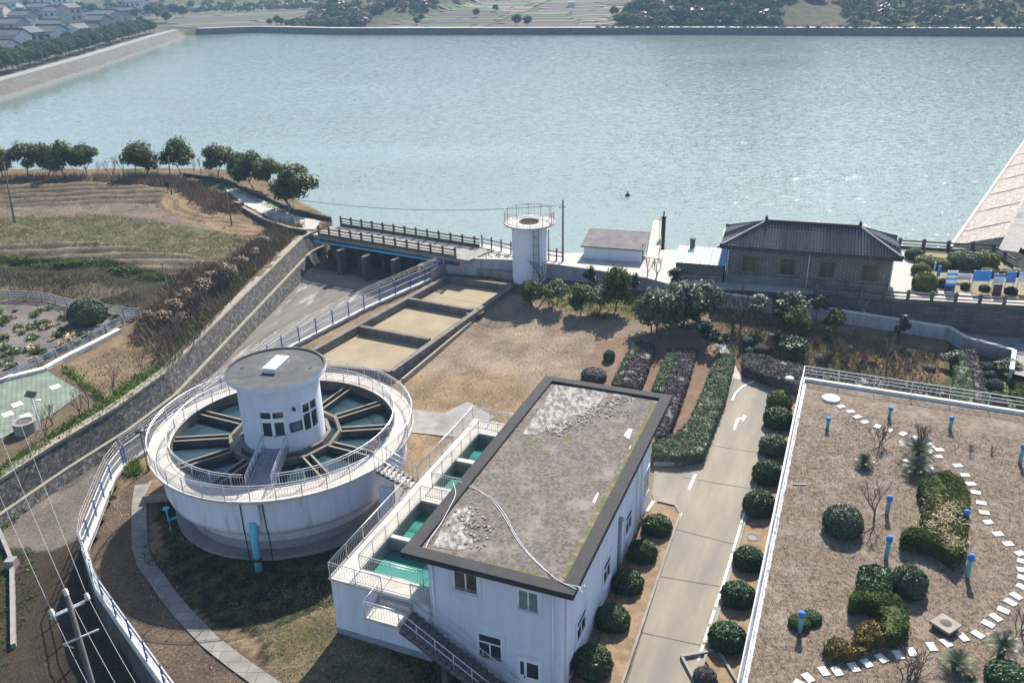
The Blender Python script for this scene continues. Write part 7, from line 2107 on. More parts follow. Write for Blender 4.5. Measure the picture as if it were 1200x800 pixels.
# hedges
def hedge(outline, h, m, label, z0=None, name='hedge', size=.085, dens=260, cat='hedge', jit=.9, top=None, lump=.06):
    """clipped hedge over an outline (photograph points at its top)"""
    r = np.random.default_rng(abs(hash(label)) % 99999 if False else len(label) * 31 + int(outline[0][0] * 7))
    zb = z0 if z0 is not None else -.3
    poly = [P(a, c, zb + h) for a, c in outline]
    A = abs(sum(poly[i].x * poly[(i + 1) % len(poly)].y - poly[(i + 1) % len(poly)].x * poly[i].y for i in range(len(poly)))) / 2
    xs = [p.x for p in poly]; ys = [p.y for p in poly]
    n = int(A * dens); k = int(n * 1.0 * (max(xs) - min(xs)) * (max(ys) - min(ys)) / max(A, .1)) + 10
    X = r.uniform(min(xs), max(xs), k); Y = r.uniform(min(ys), max(ys), k); ok = inpoly(X, Y, poly)
    X, Y = X[ok], Y[ok]
    T = lambda x, y: zb + h + lump * 2 * (vnoise(x, y, .7, 21) - .5) * 2 + .03 * r.normal(size=len(x))
    parts = [leaf_geo(r, np.stack([X, Y, T(X, Y)], 1), np.tile([[0, 0, 1.]], (len(X), 1)), size, .6, jit)]
    for i in range(len(poly)):
        a, c = poly[i], poly[(i + 1) % len(poly)]; L = math.hypot(c.x - a.x, c.y - a.y); nn = int(L * h * dens * .8)
        t = r.random(nn); zz = zb + h * r.random(nn) ** .8
        x = a.x + (c.x - a.x) * t; y = a.y + (c.y - a.y) * t
        nx_, ny_ = (c.y - a.y) / (L + 1e-6), -(c.x - a.x) / (L + 1e-6)
        if not inpoly(np.array([(a.x + c.x) / 2 - nx_ * .02]), np.array([(a.y + c.y) / 2 - ny_ * .02]), poly)[0]: nx_, ny_ = -nx_, -ny_
        off = .05 * r.normal(size=nn) + lump * .6 * np.sin(x * 5 + y * 4)
        parts.append(leaf_geo(r, np.stack([x + nx_ * off, y + ny_ * off, zz], 1), np.tile([[nx_, ny_, .25]], (nn, 1)), size, .6, jit))
    V, F = join(parts)
    # solid core
    cx_, cy_ = np.mean(xs), np.mean(ys)
    o = link_mesh(name, np_mesh(name, V, F), m)
    cb_ = MB(); cb_.prism([(p.x, p.y) for p in poly], zb - .3, zb + h - .06)
    me2 = o.data
    import bmesh
    bm = bmesh.new(); bm.from_mesh(me2)
    vs = [bm.verts.new(v) for v in cb_.v]
    for f in cb_.f:
        bm.faces.new([vs[i] for i in f])
    bm.to_mesh(me2); bm.free()
    tag(o, label, cat); return o
qa = lambda x, y: (600 + x / 3.078, 380 + y / 3.078)
Q_ = lambda f, pts: [f(*p) for p in pts]
hedge(Q_(qa, [(470,62),(515,75),(490,150),(455,225),(392,215),(420,140)]), .75, purple_leaf, 'purple leaved hedge block, first beside the lawn behind the roof', z0=.25)
hedge(Q_(qa, [(440,60),(470,60),(420,140),(392,215),(360,212),(400,130)]), .72, hedge_leaf, 'green hedge strip hugging the first purple block', z0=.25)
hedge(Q_(qa, [(600,83),(668,88),(640,180),(600,290),(560,395),(520,400),(540,300),(565,190)]), .8, purple_leaf, 'long purple leaved hedge running down to the roof corner', z0=.0)
hedge(Q_(qa, [(565,85),(600,83),(575,160),(548,240),(505,232),(535,160)]), .75, hedge_leaf, 'green hedge strip hugging the long purple hedge', z0=.05)
hedge(Q_(qa, [(740,107),(770,101),(803,112),(800,140),(765,270),(718,385),(692,460),(600,472),(512,465),(512,420),(590,395),(640,345),(690,235)]), .8, hedge_leaf, 'L-shaped green hedge along the driveway and the bed end', z0=-.2)
hedge([(871,415),(882,413),(925,424),(960,434),(962,452),(935,450),(872,430)], .95, purple_leaf, 'purple tinted end of the long hedge facing the driveway', z0=-.1)
hedge([(960,434),(1000,439),(1060,448),(1112,455),(1114,470),(1060,466),(1000,458),(962,452)], .9, MATS.get('mixed_hedge') or leafmat('mixed_hedge', (.055, .07, .035), (.07, .055, .05), island=.5), 'mixed green and brown long hedge behind the roof garden railing', z0=.0)
hedge([(1116,412),(1130,408),(1140,440),(1142,472),(1112,470),(1120,440)], 1.0, hedge_leaf, 'tall grey green hedge by the corner of the shrub garden', z0=-.7)
hedge([(1130,408),(1143,409),(1152,440),(1155,474),(1143,472),(1140,440)], 1.0, purple_leaf, 'purple hedge standing side by side with the tall green one', z0=-.7)
hedge([(1187,434),(1202,450),(1215,485),(1196,480)], .6, moss_leaf, 'sunny green hedge at the grass paver slope', z0=-.8)
hedge([(1150,428),(1166,427),(1184,450),(1192,478),(1160,476),(1153,450)], .16, weed_leaf, 'bright green ground cover of the corner garden around purple balls', z0=-.75, name='ground_cover', cat='ground cover')
# roof garden hedges
hedge(Q_(q7, [(745,490),(800,465),(870,455),(925,490),(960,560),(955,620),(945,680),(900,640),(860,600),(800,640),(770,680),(755,640),(775,590),(760,540)]), 1.15, moss_leaf, 'tall clipped winding hedge with a dead straw patch in the roof garden', z0=ZG, size=.075, dens=420)
hedge(Q_(q8, [(668,82),(700,68),(760,62),(800,20),(850,0),(900,10),(945,60),(945,140),(905,190),(850,150),(790,120),(735,100),(680,105)]), 1.1, moss_leaf, 'clipped lower lobe of the winding roof garden hedge', z0=ZG, size=.075, dens=420)
r9 = np.random.default_rng(9)
pc = [P(*q8(860, 20), ZG + 1.18), P(*q8(890, 120), ZG + 1.14), P(*q7(860, 600), ZG + 1.2)]
parts = []
for c, n_, sp_ in ((pc[0], 260, .55), (pc[1], 160, .4), (pc[2], 200, .5), (P(*q8(800, 55), ZG + 1.12), 120, .4)):
    C = np.array(c[:]) + r9.normal(size=(n_, 3)) * [sp_, sp_, .05]
    parts.append(leaf_geo(r9, C, np.tile([[0, 0, 1.]], (n_, 1)), .2, .09, .6))
V, F = join(parts); o = link_mesh('dead_straw_patch', np_mesh('dead_straw_patch', V, F), straw); tag(o, 'dead straw lying over the winding clipped hedge', kind='stuff')
hedge(Q_(q8, [(480,240),(545,228),(612,248),(614,325),(575,345),(482,330)]), .95, ball_leaf, 'small dark square hedge behind the curved one', z0=ZG, dens=420)
hedge(Q_(q8, [(436,372),(470,338),(530,325),(600,335),(650,370),(688,430),(690,500),(650,530),(600,530),(575,495),(590,440),(560,400),(500,385),(450,392)]), .95, moss_leaf, 'C-shaped clipped hedge curling round a bare patch', z0=ZG, size=.075, dens=420)
hedge(Q_(q8, [(575,495),(640,520),(600,540),(540,540),(520,560),(470,555),(465,500),(500,478),(545,480)]), .8, red_leaf, 'russet tinted end of the curved hedge', z0=ZG, size=.075, dens=400)
hedge(Q_(q8, [(330,565),(370,545),(410,560),(440,600),(480,560),(520,565),(500,600),(450,618),(400,610),(340,610)]), .55, red_leaf, 'low ragged russet hedge by the stepping stones', z0=ZG, dens=320, lump=.12)
ball(937, 727, 13, 'sprawling dark shrub around a blue capped vent pipe', moss_leaf, z=ZG, sq=.7, name='garden_shrub')
ball(951, 721, 12, 'lobed dark shrub half of the vent pipe pair', ball_leaf, z=ZG, sq=.65, name='garden_shrub')
ball(1181, 789, 22, 'dark leafy shrub below the tall palm in the frame corner', weed_leaf if False else ball_leaf, z=ZG, sq=.8, name='garden_shrub')
# ball bushes: leaves are modelled at unit size, scale is uniform enough

# sago palms
def palm_mesh(seed, nf=34, L=1.15, up=.75):
    r = np.random.default_rng(seed); parts = []
    for k in range(nf):
        a = 6.28 * k * .381966 + r.normal() * .1; el = .15 + 1.15 * ((k / nf) ** 1.1); Lk = L * r.uniform(.8, 1.05)
        t = np.linspace(0, 1, 22)
        # frond arches outwards
        rad = Lk * (t * math.cos(el * .9) + .08 * t); zz = Lk * (math.sin(el) * t - (.55 - .25 * el) * t ** 2)
        Xc = np.stack([rad * math.cos(a), rad * math.sin(a), zz + .0], 1)
        tang = np.gradient(Xc, axis=0); tang /= np.linalg.norm(tang, axis=1, keepdims=True)
        side = np.array([-math.sin(a), math.cos(a), 0])
        nrm = np.cross(tang, side)
        wl = .24 * Lk * np.sin(np.pi * np.clip(t * .93 + .07, 0, 1)) ** .6
        Vs = []
        for sg in (-1, 1):
            tip = Xc + side * sg * wl[:, None] + tang * wl[:, None] * .45 + nrm * wl[:, None] * .22
            w_ = tang * .018
            Vs.append(np.stack([Xc - w_, tip - w_ * .3, tip + w_ * .3, Xc + w_], 1)[2:].reshape(-1, 3))
        V = np.concatenate(Vs); parts.append((V, np.arange(len(V)).reshape(-1, 4)))
        w_ = side * .012
        V = np.stack([Xc[:-1] - w_, Xc[:-1] + w_, Xc[1:] + w_, Xc[1:] - w_], 1).reshape(-1, 3); parts.append((V, np.arange(len(V)).reshape(-1, 4)))
    return np_mesh('fronds', *join(parts))
pal = [palm_mesh(1), palm_mesh(2, 30), palm_mesh(3, 40)]
palm_trunk = MB(); palm_trunk.tube([(0, 0, -.1), (0, 0, .35), (0, 0, .62)], [.17, .18, .10], 10)
ptm = None
for i, (px, py, w_, hgt, lab, lm) in enumerate([(1076,527,23,.75,'tall sago palm behind the winding hedge', palm_leaf), (1076,549,21,.45,'lower sago palm squeezed between palm and hedge', palm_leaf), (1013,541,13,.35,'small sago palm alone on bare turf', palm_leaf), (1121,777,22,.4,'pale grey green sago palm at the near frame edge', palm_pale), (1176,756,22,.9,'dark sago palm above the corner shrub', palm_leaf), (1137,800,12,.2,'half cut dark sago palm at the lower frame edge', palm_leaf)]):
    c = P(px, py, ZG + hgt); s_ = w_ * (c - Vector((0, 0, H))).dot(FW) / FPX / 1.12
    t = thing('sago_palm', lab, 'palm', (c.x, c.y, ZG), random.uniform(0, 6))
    if ptm is None: k = palm_trunk.build('trunk', bark, t); ptm = k.data
    else: k = link_mesh('trunk', ptm, bark, t)
    k.scale = (1, 1, hgt / .6)
    k = link_mesh('fronds', pal[i % 3], lm, t); k.location = (0, 0, hgt); k.scale = (s_, s_, s_)
    k.material_slots[0].link = 'OBJECT'; k.material_slots[0].material = lm

# leafless shrubs and saplings
def bare_mesh(seed, h, stems, depth=3, spread=.55):
    rr = random.Random(seed); mb = MB()
    for k in range(stems):
        a = rr.uniform(0, 6.28); d = (Vector((math.cos(a), math.sin(a), 0)) * (spread * rr.uniform(.3, 1) if stems > 1 else .1) + Vector((0, 0, 1))).normalized()
        limb_mesh(mb, Vector((rr.uniform(-.1, .1), rr.uniform(-.1, .1), -.1)), d, h * (.38 if stems == 1 else .42), .035 if stems == 1 else .018, depth, rr, spread, None, 3, 3)
    return mb
BK = {'shrub0': bare_mesh(1, 1.0, 9, 2), 'shrub1': bare_mesh(2, 1.0, 12, 2), 'tree0': bare_mesh(3, 1.0, 1, 4), 'tree1': bare_mesh(4, 1.0, 2, 3), 'tree2': bare_mesh(5, 1.0, 1, 4, .7)}
def bare(kind, b_px, top, z, lab, name='bare_shrub', m=twig, wide=1.0, cat='shrub'):
    b = PT(*b_px, z) if z < 1.9 or z > 2.2 else P(*b_px, z)
    if abs(z - ZG) < .01: b = P(*b_px, ZG)
    h = max(.4, hz(b_px[0], top, b) - b.z)
    k = BK[kind]
    if isinstance(k, MB): o = k.build(name, m); BK[kind] = o.data
    else: o = link_mesh(name, k, m)
    o.material_slots[0].link = 'OBJECT'; o.material_slots[0].material = m
    o.location = b; o.scale = (h * wide / .9, h * wide / .9, h / .9); o.rotation_euler.z = random.uniform(0, 6.28)
    tag(o, lab, cat); return o
bare('shrub0', (1029,521), 493, ZG, 'dense leafless shrub near the upper stepping stones', m=dry_stem)
bare('shrub1', (1081,518), 494, ZG, 'leafless shrub behind the tall sago palm')
bare('tree0', (1024,610), 568, ZG, 'curved leafless sapling above the round glossy bush', name='bare_sapling')
bare('shrub0', (1137,532), 518, ZG, 'tiny dry weed clump on the turf', m=dark_leaf, wide=.6)
bare('shrub1', (1068,797), 768, ZG, 'tangled leafless bush below the stepping stones', wide=1.6)
bare('shrub0', (1200,745), 715, ZG, 'leafless bush cut by the frame edge', wide=1.2)
bare('shrub0', (1163,531), 521, ZG, 'dry brown weed in open turf', m=dry_stem)
bare('tree1', (632,333), 304, 1.3, 'grey leafless bush in front of the water tower base', wide=1.5)
bare('tree1', (770,400), 362, .5, 'leafless forked shrub at the edge of the glossy clump', name='bare_sapling')
bare('tree0', (758,332), 303, 1.6, 'thin leafless sapling before the yard wall', name='bare_sapling')
bare('tree2', (771,334), 300, 1.6, 'leafless sapling beside the lean-to', name='bare_sapling')
bare('tree2', (857,388), 335, 1.5, 'dark bare tree before the wall near the lean-to', name='bare_tree', m=bark)
bare('tree0', (869,384), 340, 1.5, 'second dark bare tree next to the pump house road', name='bare_tree', m=bark)
bare('tree1', (1012,372), 350, .9, 'straw coloured leafless bush leaning over the wall', m=straw)
bare('tree0', (1037,437), 398, .2, 'slender leafless sapling at the dry end of the garden', name='bare_sapling')
bare('tree2', (1030,405), 382, .4, 'leafless sapling near the white wall', name='bare_sapling')
bare('shrub1', (973,417), 398, .5, 'bushy leafless shrub beside the narrow conifer', wide=1.3)
bare('shrub0', (990,420), 404, .4, 'reddish leafless shrub in the dry garden end', m=dry_stem, wide=1.5)
bare('shrub1', (1010,425), 408, .3, 'low reddish twigs in the dry garden', m=dry_stem, wide=1.5)
bare('shrub0', (945,412), 396, .5, 'brown twiggy shrub in the middle of the garden', m=dry_stem, wide=1.4)
bare('shrub1', (860,398), 384, .9, 'low twiggy shrub by the path', m=dry_stem, wide=1.5)
for i, (bp, tp_y) in enumerate([((270,336),312), ((254,352),326), ((243,362),332), ((224,378),345), ((208,400),366), ((186,422),392), ((166,438),412), ((135,462),432), ((107,478),448), ((95,490),462), ((57,512),478), ((317,268),246), ((343,262),240), ((297,304),284), ((60,500),470)]):
    bare(('tree0', 'tree1', 'tree2')[i % 3], bp, tp_y, 2.0 if i < 5 else 1.6, 'leafless sapling on the wall side slope, ' + nth(i) + ' in the line down from the bridge', name='bare_sapling', m=bark if i % 2 else twig, wide=1.0, cat='sapling')
for i, (bp, tp_y) in enumerate([((136,210),183), ((146,208),184), ((160,206),178), ((186,208),186), ((228,206),188), ((236,207),186), ((116,208),190), ((127,206),188)]):
    bare(('tree1', 'tree0')[i % 2], bp, tp_y, 4.6, 'leafless sapling on the shoreline brow, ' + nth(i) + ' counted along it', name='bare_sapling', wide=.8, cat='sapling')
place_px('garden0', 'russet_tree', 'russet leaved small tree on the brushy slope above the wall', 'tree', (266, 338), 308, 2.4, 3.4, leafm=brown_leaf)
for i, (bp, t_) in enumerate([((238,352),322), ((222,360),334), ((205,372),346), ((250,338),314), ((192,385),360), ((285,318),296), ((300,305),286), ((176,380),360), ((214,384),362), ((310,292),272)]):
    place_px('sparse%d' % (i % 2), 'russet_bush', 'russet brown bush in the thicket above the stone wall, ' + nth(i) + ' of the thicket', 'bush', bp, t_ + 4, 2.4, 3.6, leafm=brown_leaf, wide=1.5)

# dry brush, weeds, crops and turf (nobody could count these)
def scatter_in(outline, n, z=None, level=None, r=None):
    poly = pz(outline, z or 0); xs = [p.x for p in poly]; ys = [p.y for p in poly]
    A = abs(sum(poly[i].x * poly[(i + 1) % len(poly)].y - poly[(i + 1) % len(poly)].x * poly[i].y for i in range(len(poly)))) / 2
    k = int(n * 1.15 * (max(xs) - min(xs)) * (max(ys) - min(ys)) / A) + 8
    X = r.uniform(min(xs), max(xs), k); Y = r.uniform(min(ys), max(ys), k); ok = inpoly(X, Y, poly); X, Y = X[ok][:n], Y[ok][:n]
    Z = np.full(X.shape, level) if level is not None else terrain(X, Y, True)
    return X, Y, Z
def blades(r, X, Y, Z, h, w_, tilt=.5):
    n = len(X); a = r.uniform(0, 6.28, n); hh = h * (.4 + .9 * r.random(n)); tl = tilt * r.normal(size=(n, 2))
    B = np.stack([X, Y, Z - .03], 1); T = B + np.stack([tl[:, 0] * hh, tl[:, 1] * hh, hh], 1)
    s_ = np.stack([np.cos(a), np.sin(a), 0 * a], 1) * w_
    return np.stack([B - s_, B + s_, T + s_ * .3, T - s_ * .3], 1).reshape(-1, 3), np.arange(4 * n).reshape(n, 4)
def stuff(name, parts, m, label):
    V, F = join(parts); o = link_mesh(name, np_mesh(name, V, F), m); tag(o, label, kind='stuff'); return o
r8 = np.random.default_rng(8)
BR = [([(160,370),(215,330),(262,316),(330,268),(358,272),(285,338),(242,383),(195,430),(178,402),(150,392)], 9000, 2.4, .9), ([(150,208),(205,210),(268,230),(284,246),(240,246),(205,224),(150,219)], 6000, 4.5, .9), ([(-20,208),(150,205),(200,214),(195,219),(130,214),(-20,214)], 2600, 4.8, .8),
      ([(0,322),(120,326),(170,350),(150,360),(100,345),(0,338)], 1500, 2.6, .5)]
stuff('dry_brush', [blades(r8, *scatter_in(o_, n_, z_, None, r8), h_, .035, .45) for o_, n_, z_, h_ in BR], dry_stem, 'brown dry brush on the slope above the stone wall')
WD = [([(356,272),(285,340),(242,385),(195,432),(137,472),(55,520),(-20,575),(-20,545),(50,500),(130,455),(180,420),(225,375),(270,335),(340,272)], 5000, 2, .35), ([(-20,303),(120,306),(210,325),(208,330),(110,312),(-20,308)], 2600, 3.5, .3), ([(72,432),(75,430),(122,466),(118,470)], 500, 1.5, .4), ([(110,420),(150,400),(186,404),(180,430),(124,466),(62,440)], 900, 1.5, .16),
      ([(10,655),(40,650),(50,700),(20,760),(0,800),(0,660)], 260, -2.4, .25), ([(540,306),(600,320),(604,332),(525,322)], 700, 1.0, .25), ([(640,335),(830,360),(830,372),(640,352)], 1200, 1.3, .3), ([(835,370),(900,384),(1100,405),(1100,440),(940,440),(860,415)], 2600, .6, .25), ([(170,640),(205,655),(185,668),(165,655)], 100, 0, .25), ([(145,540),(163,535),(165,555),(148,560)], 350, 0, .5), ([(245,205),(300,224),(345,244),(330,246),(290,232),(245,214)], 1600, 4.1, .3)]
stuff('weeds', [blades(r8, *scatter_in(o_, n_, z_, None, r8), h_, .06, .6) for o_, n_, z_, h_ in WD], weed_leaf, 'fresh green weeds and crop leaves on slopes and field edges')
TG = []
X, Y, Z = scatter_in([(936,475),(1260,525),(1400,800),(1400,900),(860,900),(868,815)], 42000, ZG, ZG, r8); TG.append(blades(r8, X, Y, Z, .13, .018, 1.2))
stuff('dry_turf', TG, dry_grass, 'short dry turf covering the roof garden')
LG = [([(470,480),(600,338),(840,372),(835,395),(690,400),(690,435),(640,440),(560,545)], 14000, .3, .10), ([(300,740),(420,690),(520,800),(560,860),(360,860)], 5000, 0, .14), ([(170,600),(330,680),(440,610),(420,700),(310,745),(200,690)], 3000, 0, .1), ([(130,560),(165,560),(160,640),(185,690),(330,810),(200,800),(110,660)], 3000, 0, .1)]
stuff('dry_grass', [blades(r8, *scatter_in(o_, n_, z_, None, r8), h_, .02, 1.0) for o_, n_, z_, h_ in LG], dry_grass, 'thin dry grass on the bare lawn')
HG = [([(-20,256),(120,254),(250,268),(310,276),(300,298),(250,303),(120,288),(-20,288)], 5000, 4.1, .34), ([(-20,212),(150,212),(205,220),(320,290),(250,322),(200,328),(110,310),(-20,308)], 12000, 4, .16)]
stuff('field_stubble', [blades(r8, *scatter_in(o_, n_, z_, None, r8), h_, .03, .9) for o_, n_, z_, h_ in HG], leafmat('field_stubble', (.15, .12, .06), (.085, .10, .035), island=.4), 'dry stubble and grass on the terraced field')
# weed clumps in the grey yard
r5 = np.random.default_rng(5)
cl = [np_mesh('weed_clump', *join([leaf_geo(r5, np.clip(r5.normal(size=(90, 3)), -1.5, 1.5) * [.26, .26, .10] + [0, 0, .18], np.tile([[0, 0, 1.]], (90, 1)), .16, .35, .9)])) for _ in range(3)]
X, Y, Z = scatter_in([(-15,366),(60,358),(150,374),(100,398),(40,424),(-15,440)], 120, 1.6, None, r5)
for i in range(len(X)):
    o = link_mesh('weed_clump', cl[i % 3], hedge_leaf if i % 3 else straw); o.location = (X[i], Y[i], Z[i]); o.rotation_euler.z = r5.random() * 6; s_ = .5 + .9 * r5.random() ** 2; o.scale = (s_, s_, s_)
    o.material_slots[0].link = 'OBJECT'; o.material_slots[0].material = [hedge_leaf, weed_leaf, moss_leaf, straw][int(r5.random() * 4)]
    tag(o, 'small weed clump growing out of the grey yard paving', 'weed', 'weed clumps in the grey yard')
ball(714, 418, 7, 'upright grassy tuft beside the first purple hedge', hedge_leaf, z=.25, sq=1.3, name='grass_tuft')

# person on the field
pp = PT(197.5, 225, 4.7)
pe = thing('person', 'person in dark navy clothes standing beside the bare pole on the field', 'person', pp, .4)
def skin_body(name, joints, edges, radii, m, parent, sub=1):
    me = bpy.data.meshes.new(name); me.from_pydata(joints, edges, []); o = link_mesh(name, me, m, parent)
    o.modifiers.new('skin', 'SKIN'); 
    for i, r_ in enumerate(radii): me.skin_vertices[0].data[i].radius = (r_, r_)
    me.skin_vertices[0].data[0].use_root = True
    s_ = o.modifiers.new('sub', 'SUBSURF'); s_.levels = sub; s_.render_levels = sub; return o
J = [(0,0,.92),(0,0,1.18),(0,-.02,1.40),(0,-.03,1.50),(0,-.04,1.62),(.11,0,.88),(.13,-.05,.48),(.13,.0,.06),(.14,-.14,.03),(-.11,0,.88),(-.12,-.02,.48),(-.13,.05,.06),(-.13,-.09,.03),(.20,0,1.38),(.27,-.03,1.10),(.24,-.20,.92),(-.20,0,1.38),(-.27,0,1.10),(-.25,-.15,.90)]
E2 = [(0,1),(1,2),(2,3),(3,4),(0,5),(5,6),(6,7),(7,8),(0,9),(9,10),(10,11),(11,12),(2,13),(13,14),(14,15),(2,16),(16,17),(17,18)]
skin_body('person_body', J, E2, [.15,.15,.14,.06,.09,.10,.07,.05,.045,.10,.07,.05,.045,.075,.055,.04,.075,.055,.04], cloth_navy, pe)
b = MB(); X, F = ball_core((0, -.04, 1.62), (.085, .10, .12), 12, 8); b.add([tuple(x) for x in X], [tuple(f) for f in F], smooth=True); b.build('head', skin, pe)
b = MB(); X, F = ball_core((0, -.015, 1.65), (.095, .105, .115), 12, 8); b.add([tuple(x) for x in X], [tuple(f) for f in F], smooth=True); b.build('hair', hair, pe)
# wall end pillar and bin at the lane
q = PT(281, 246, 3.7); o = thing('lane_pillar', 'reddish brick end pillar of the shore lane wall with a dark bin', 'pillar', q, -.5)
b = MB(); b.box((0, 0, .5), (1.1, .8, 1.2)); b.build('pillar_body', mat('reddish_brick', (.22, .13, .10), (.17, .10, .08), scale=3, rough=.9), o)
b = MB(); b.box((-.95, -.1, .4), (.6, .6, .9)); b.build('bin', black_metal, o)
# shore lane
draped('shore_lane', None, 0, pale_conc, lift=.08, res=.8, world=[P(*c) for c in [(262,222,4.2),(285,240,3.9),(330,262,3.4),(366,275,3.2),(392,263,3.2),(345,252,3.5),(300,232,3.9),(272,216,4.2)]])
lane = [PT(*c) for c in [(285,248,3.7),(310,262,3.4),(340,272,3.1),(360,279,2.9)]]
wall_strip('lane_wall', 'low wall with pale coping along the shore lane above the field', lane, lambda p: p.z + .6, lambda p: p.z - .4, .3, dark_conc, .1, cap_stone)
lane2 = [PT(*c) for c in [(215,206,4.4),(262,213,4.2),(300,229,3.9),(345,249,3.5),(388,260,3.2)]]
wall_strip('lane_wall', 'dark low wall under the shoreline trees along the lane', lane2, lambda p: p.z + .5, lambda p: p.z - .4, .3, dark_conc)
# undergrowth of the shrub garden
rg = random.Random(12)
gs = [(850,392),(858,378),(866,406),(878,410),(884,398),(899,412),(905,392),(918,424),(935,412),(940,398),(948,424),(955,405),(962,420),(978,402),(984,412),(996,408),(1003,396),(1015,414),(1022,424),(1040,416),(1046,430),(1062,412),(1070,424),(1082,416),(1090,430),(1098,418),(1064,432),(930,424),(990,426),(1006,434)]
for i, (px, py) in enumerate(gs):
    if i % 3 == 0: ball(px, py, rg.uniform(4, 7), 'low ragged shrub of the walled shrub garden, ' + nth(i // 3) + ' from the path end', rg.choice([hedge_leaf, dark_leaf, purple_leaf, brown_leaf]), z=tz(*P2(px, py, .5)), sq=rg.uniform(.55, .9), name='low_shrub')
    else:
        k_ = i - i // 3 - 1
        bare(('shrub0', 'shrub1')[i % 2], (px, py), py - rg.uniform(9, 16), .5, 'brown leafless shrub in the undergrowth of the walled garden, ' + nth(k_) + ' from the path end', m=rg.choice([dry_stem, twig, dry_stem]), wide=1.5)
UG = [([(840,372),(900,382),(1100,406),(1105,440),(940,432),(865,412)], 5200, .5, .35)]
stuff('undergrowth', [blades(r8, *scatter_in(o_, n_, z_, None, r8), h_, .03, .8) for o_, n_, z_, h_ in UG], dry_stem, 'dry brown undergrowth of the walled shrub garden')

# ------------------------------------------------------------------ village and far shore
def far_zxy(x, y):
    i = int(np.argmin((sx - x) ** 2 + (sy - y) ** 2)); d = (x - sx[i]) * nxn[i] + (y - sy[i]) * nyn[i]
    return float(far_z(np.array([ss[i]]), np.array([max(d, 0.)]), float(slope[i]), float(vil[i]))[0])
def PF(px, py):
    z = 4.6
    for _ in range(6):
        p = P(px, py, z); z = .5 * z + .5 * min(far_zxy(p.x, p.y), 26)
    p = P(px, py, z); return p
wallw = mat('village_white_wall', (.66, .66, .66), (.52, .52, .53), scale=.25, rough=.9)
wallg = mat('village_grey_wall', (.36, .34, .33), (.28, .27, .26), scale=.25, rough=.9)
wallb = mat('village_beige_wall', (.46, .40, .33), (.37, .32, .27), scale=.25, rough=.9)
def village_house(px, py, wd, dp, storeys, rot, wm, rm, label, gable=1.9, flat=False, porch=False):
    p = PF(px, py); hgt = 3.1 * storeys + .3
    t = thing('village_house', label, 'house', p, rot, 'houses of the village')
    b = MB(); b.box((0, 0, hgt / 2 - .4), (wd, dp, hgt + .8))
    if not flat:
        for s_ in (-1, 1):
            x = s_ * wd / 2 - (s_ * .02)
            b.add([(x - .02, -dp / 2, hgt), (x - .02, dp / 2, hgt), (x - .02, 0, hgt + gable), (x + .02, -dp / 2, hgt), (x + .02, dp / 2, hgt), (x + .02, 0, hgt + gable)], [(0, 1, 2), (3, 5, 4)])
    b.build('wall', wm, t)
    b = MB()
    if flat:
        b.box((0, 0, hgt + .1), (wd + .4, dp + .4, .25)); b.box((0, 0, hgt + .5), (wd * .3, dp * .4, .9))
    else:
        ov = .5
        for s_ in (-1, 1):
            y0, y1 = s_ * (dp / 2 + ov), 0; z0 = hgt - gable * ov / (dp / 2)
            vs = [(-wd / 2 - ov, y0, z0), (wd / 2 + ov, y0, z0), (wd / 2 + ov, 0, hgt + gable + .02), (-wd / 2 - ov, 0, hgt + gable + .02)]
            vs = vs + [(x, y, z + .22) for x, y, z in vs]
            b.add(vs, [(0, 1, 2, 3), (7, 6, 5, 4), (0, 4, 5, 1), (1, 5, 6, 2), (3, 7, 4, 0)])
        b.beam((-wd / 2 - ov, 0, hgt + gable + .3), (wd / 2 + ov, 0, hgt + gable + .3), .4, .35)
    rf_ = b.build('roof', rm, t)
    t.scale = (1.22, 1.22, 1.18)
    n = max(2, int(wd / 3.2)); 
    gm = MB()
    wm_ = None
    for fl in range(storeys):
        for i in range(n):
            x = -wd / 2 + wd * (i + .5) / n
            if wm_ is None:
                b = MB(); b.box((0, 0, 0), (1.5, .1, 1.5)); o = b.build('window', glass_dark, t); wm_ = o.data
            else: o = link_mesh('window', wm_, glass_dark, t)
            o.location = (x, -dp / 2 - .03, 1.7 + 3.1 * fl)
    b = MB(); b.box((wd * .1, -dp / 2 - .04, 1.05), (1.2, .1, 2.1)); b.build('door', frame_brown, t)
    return t
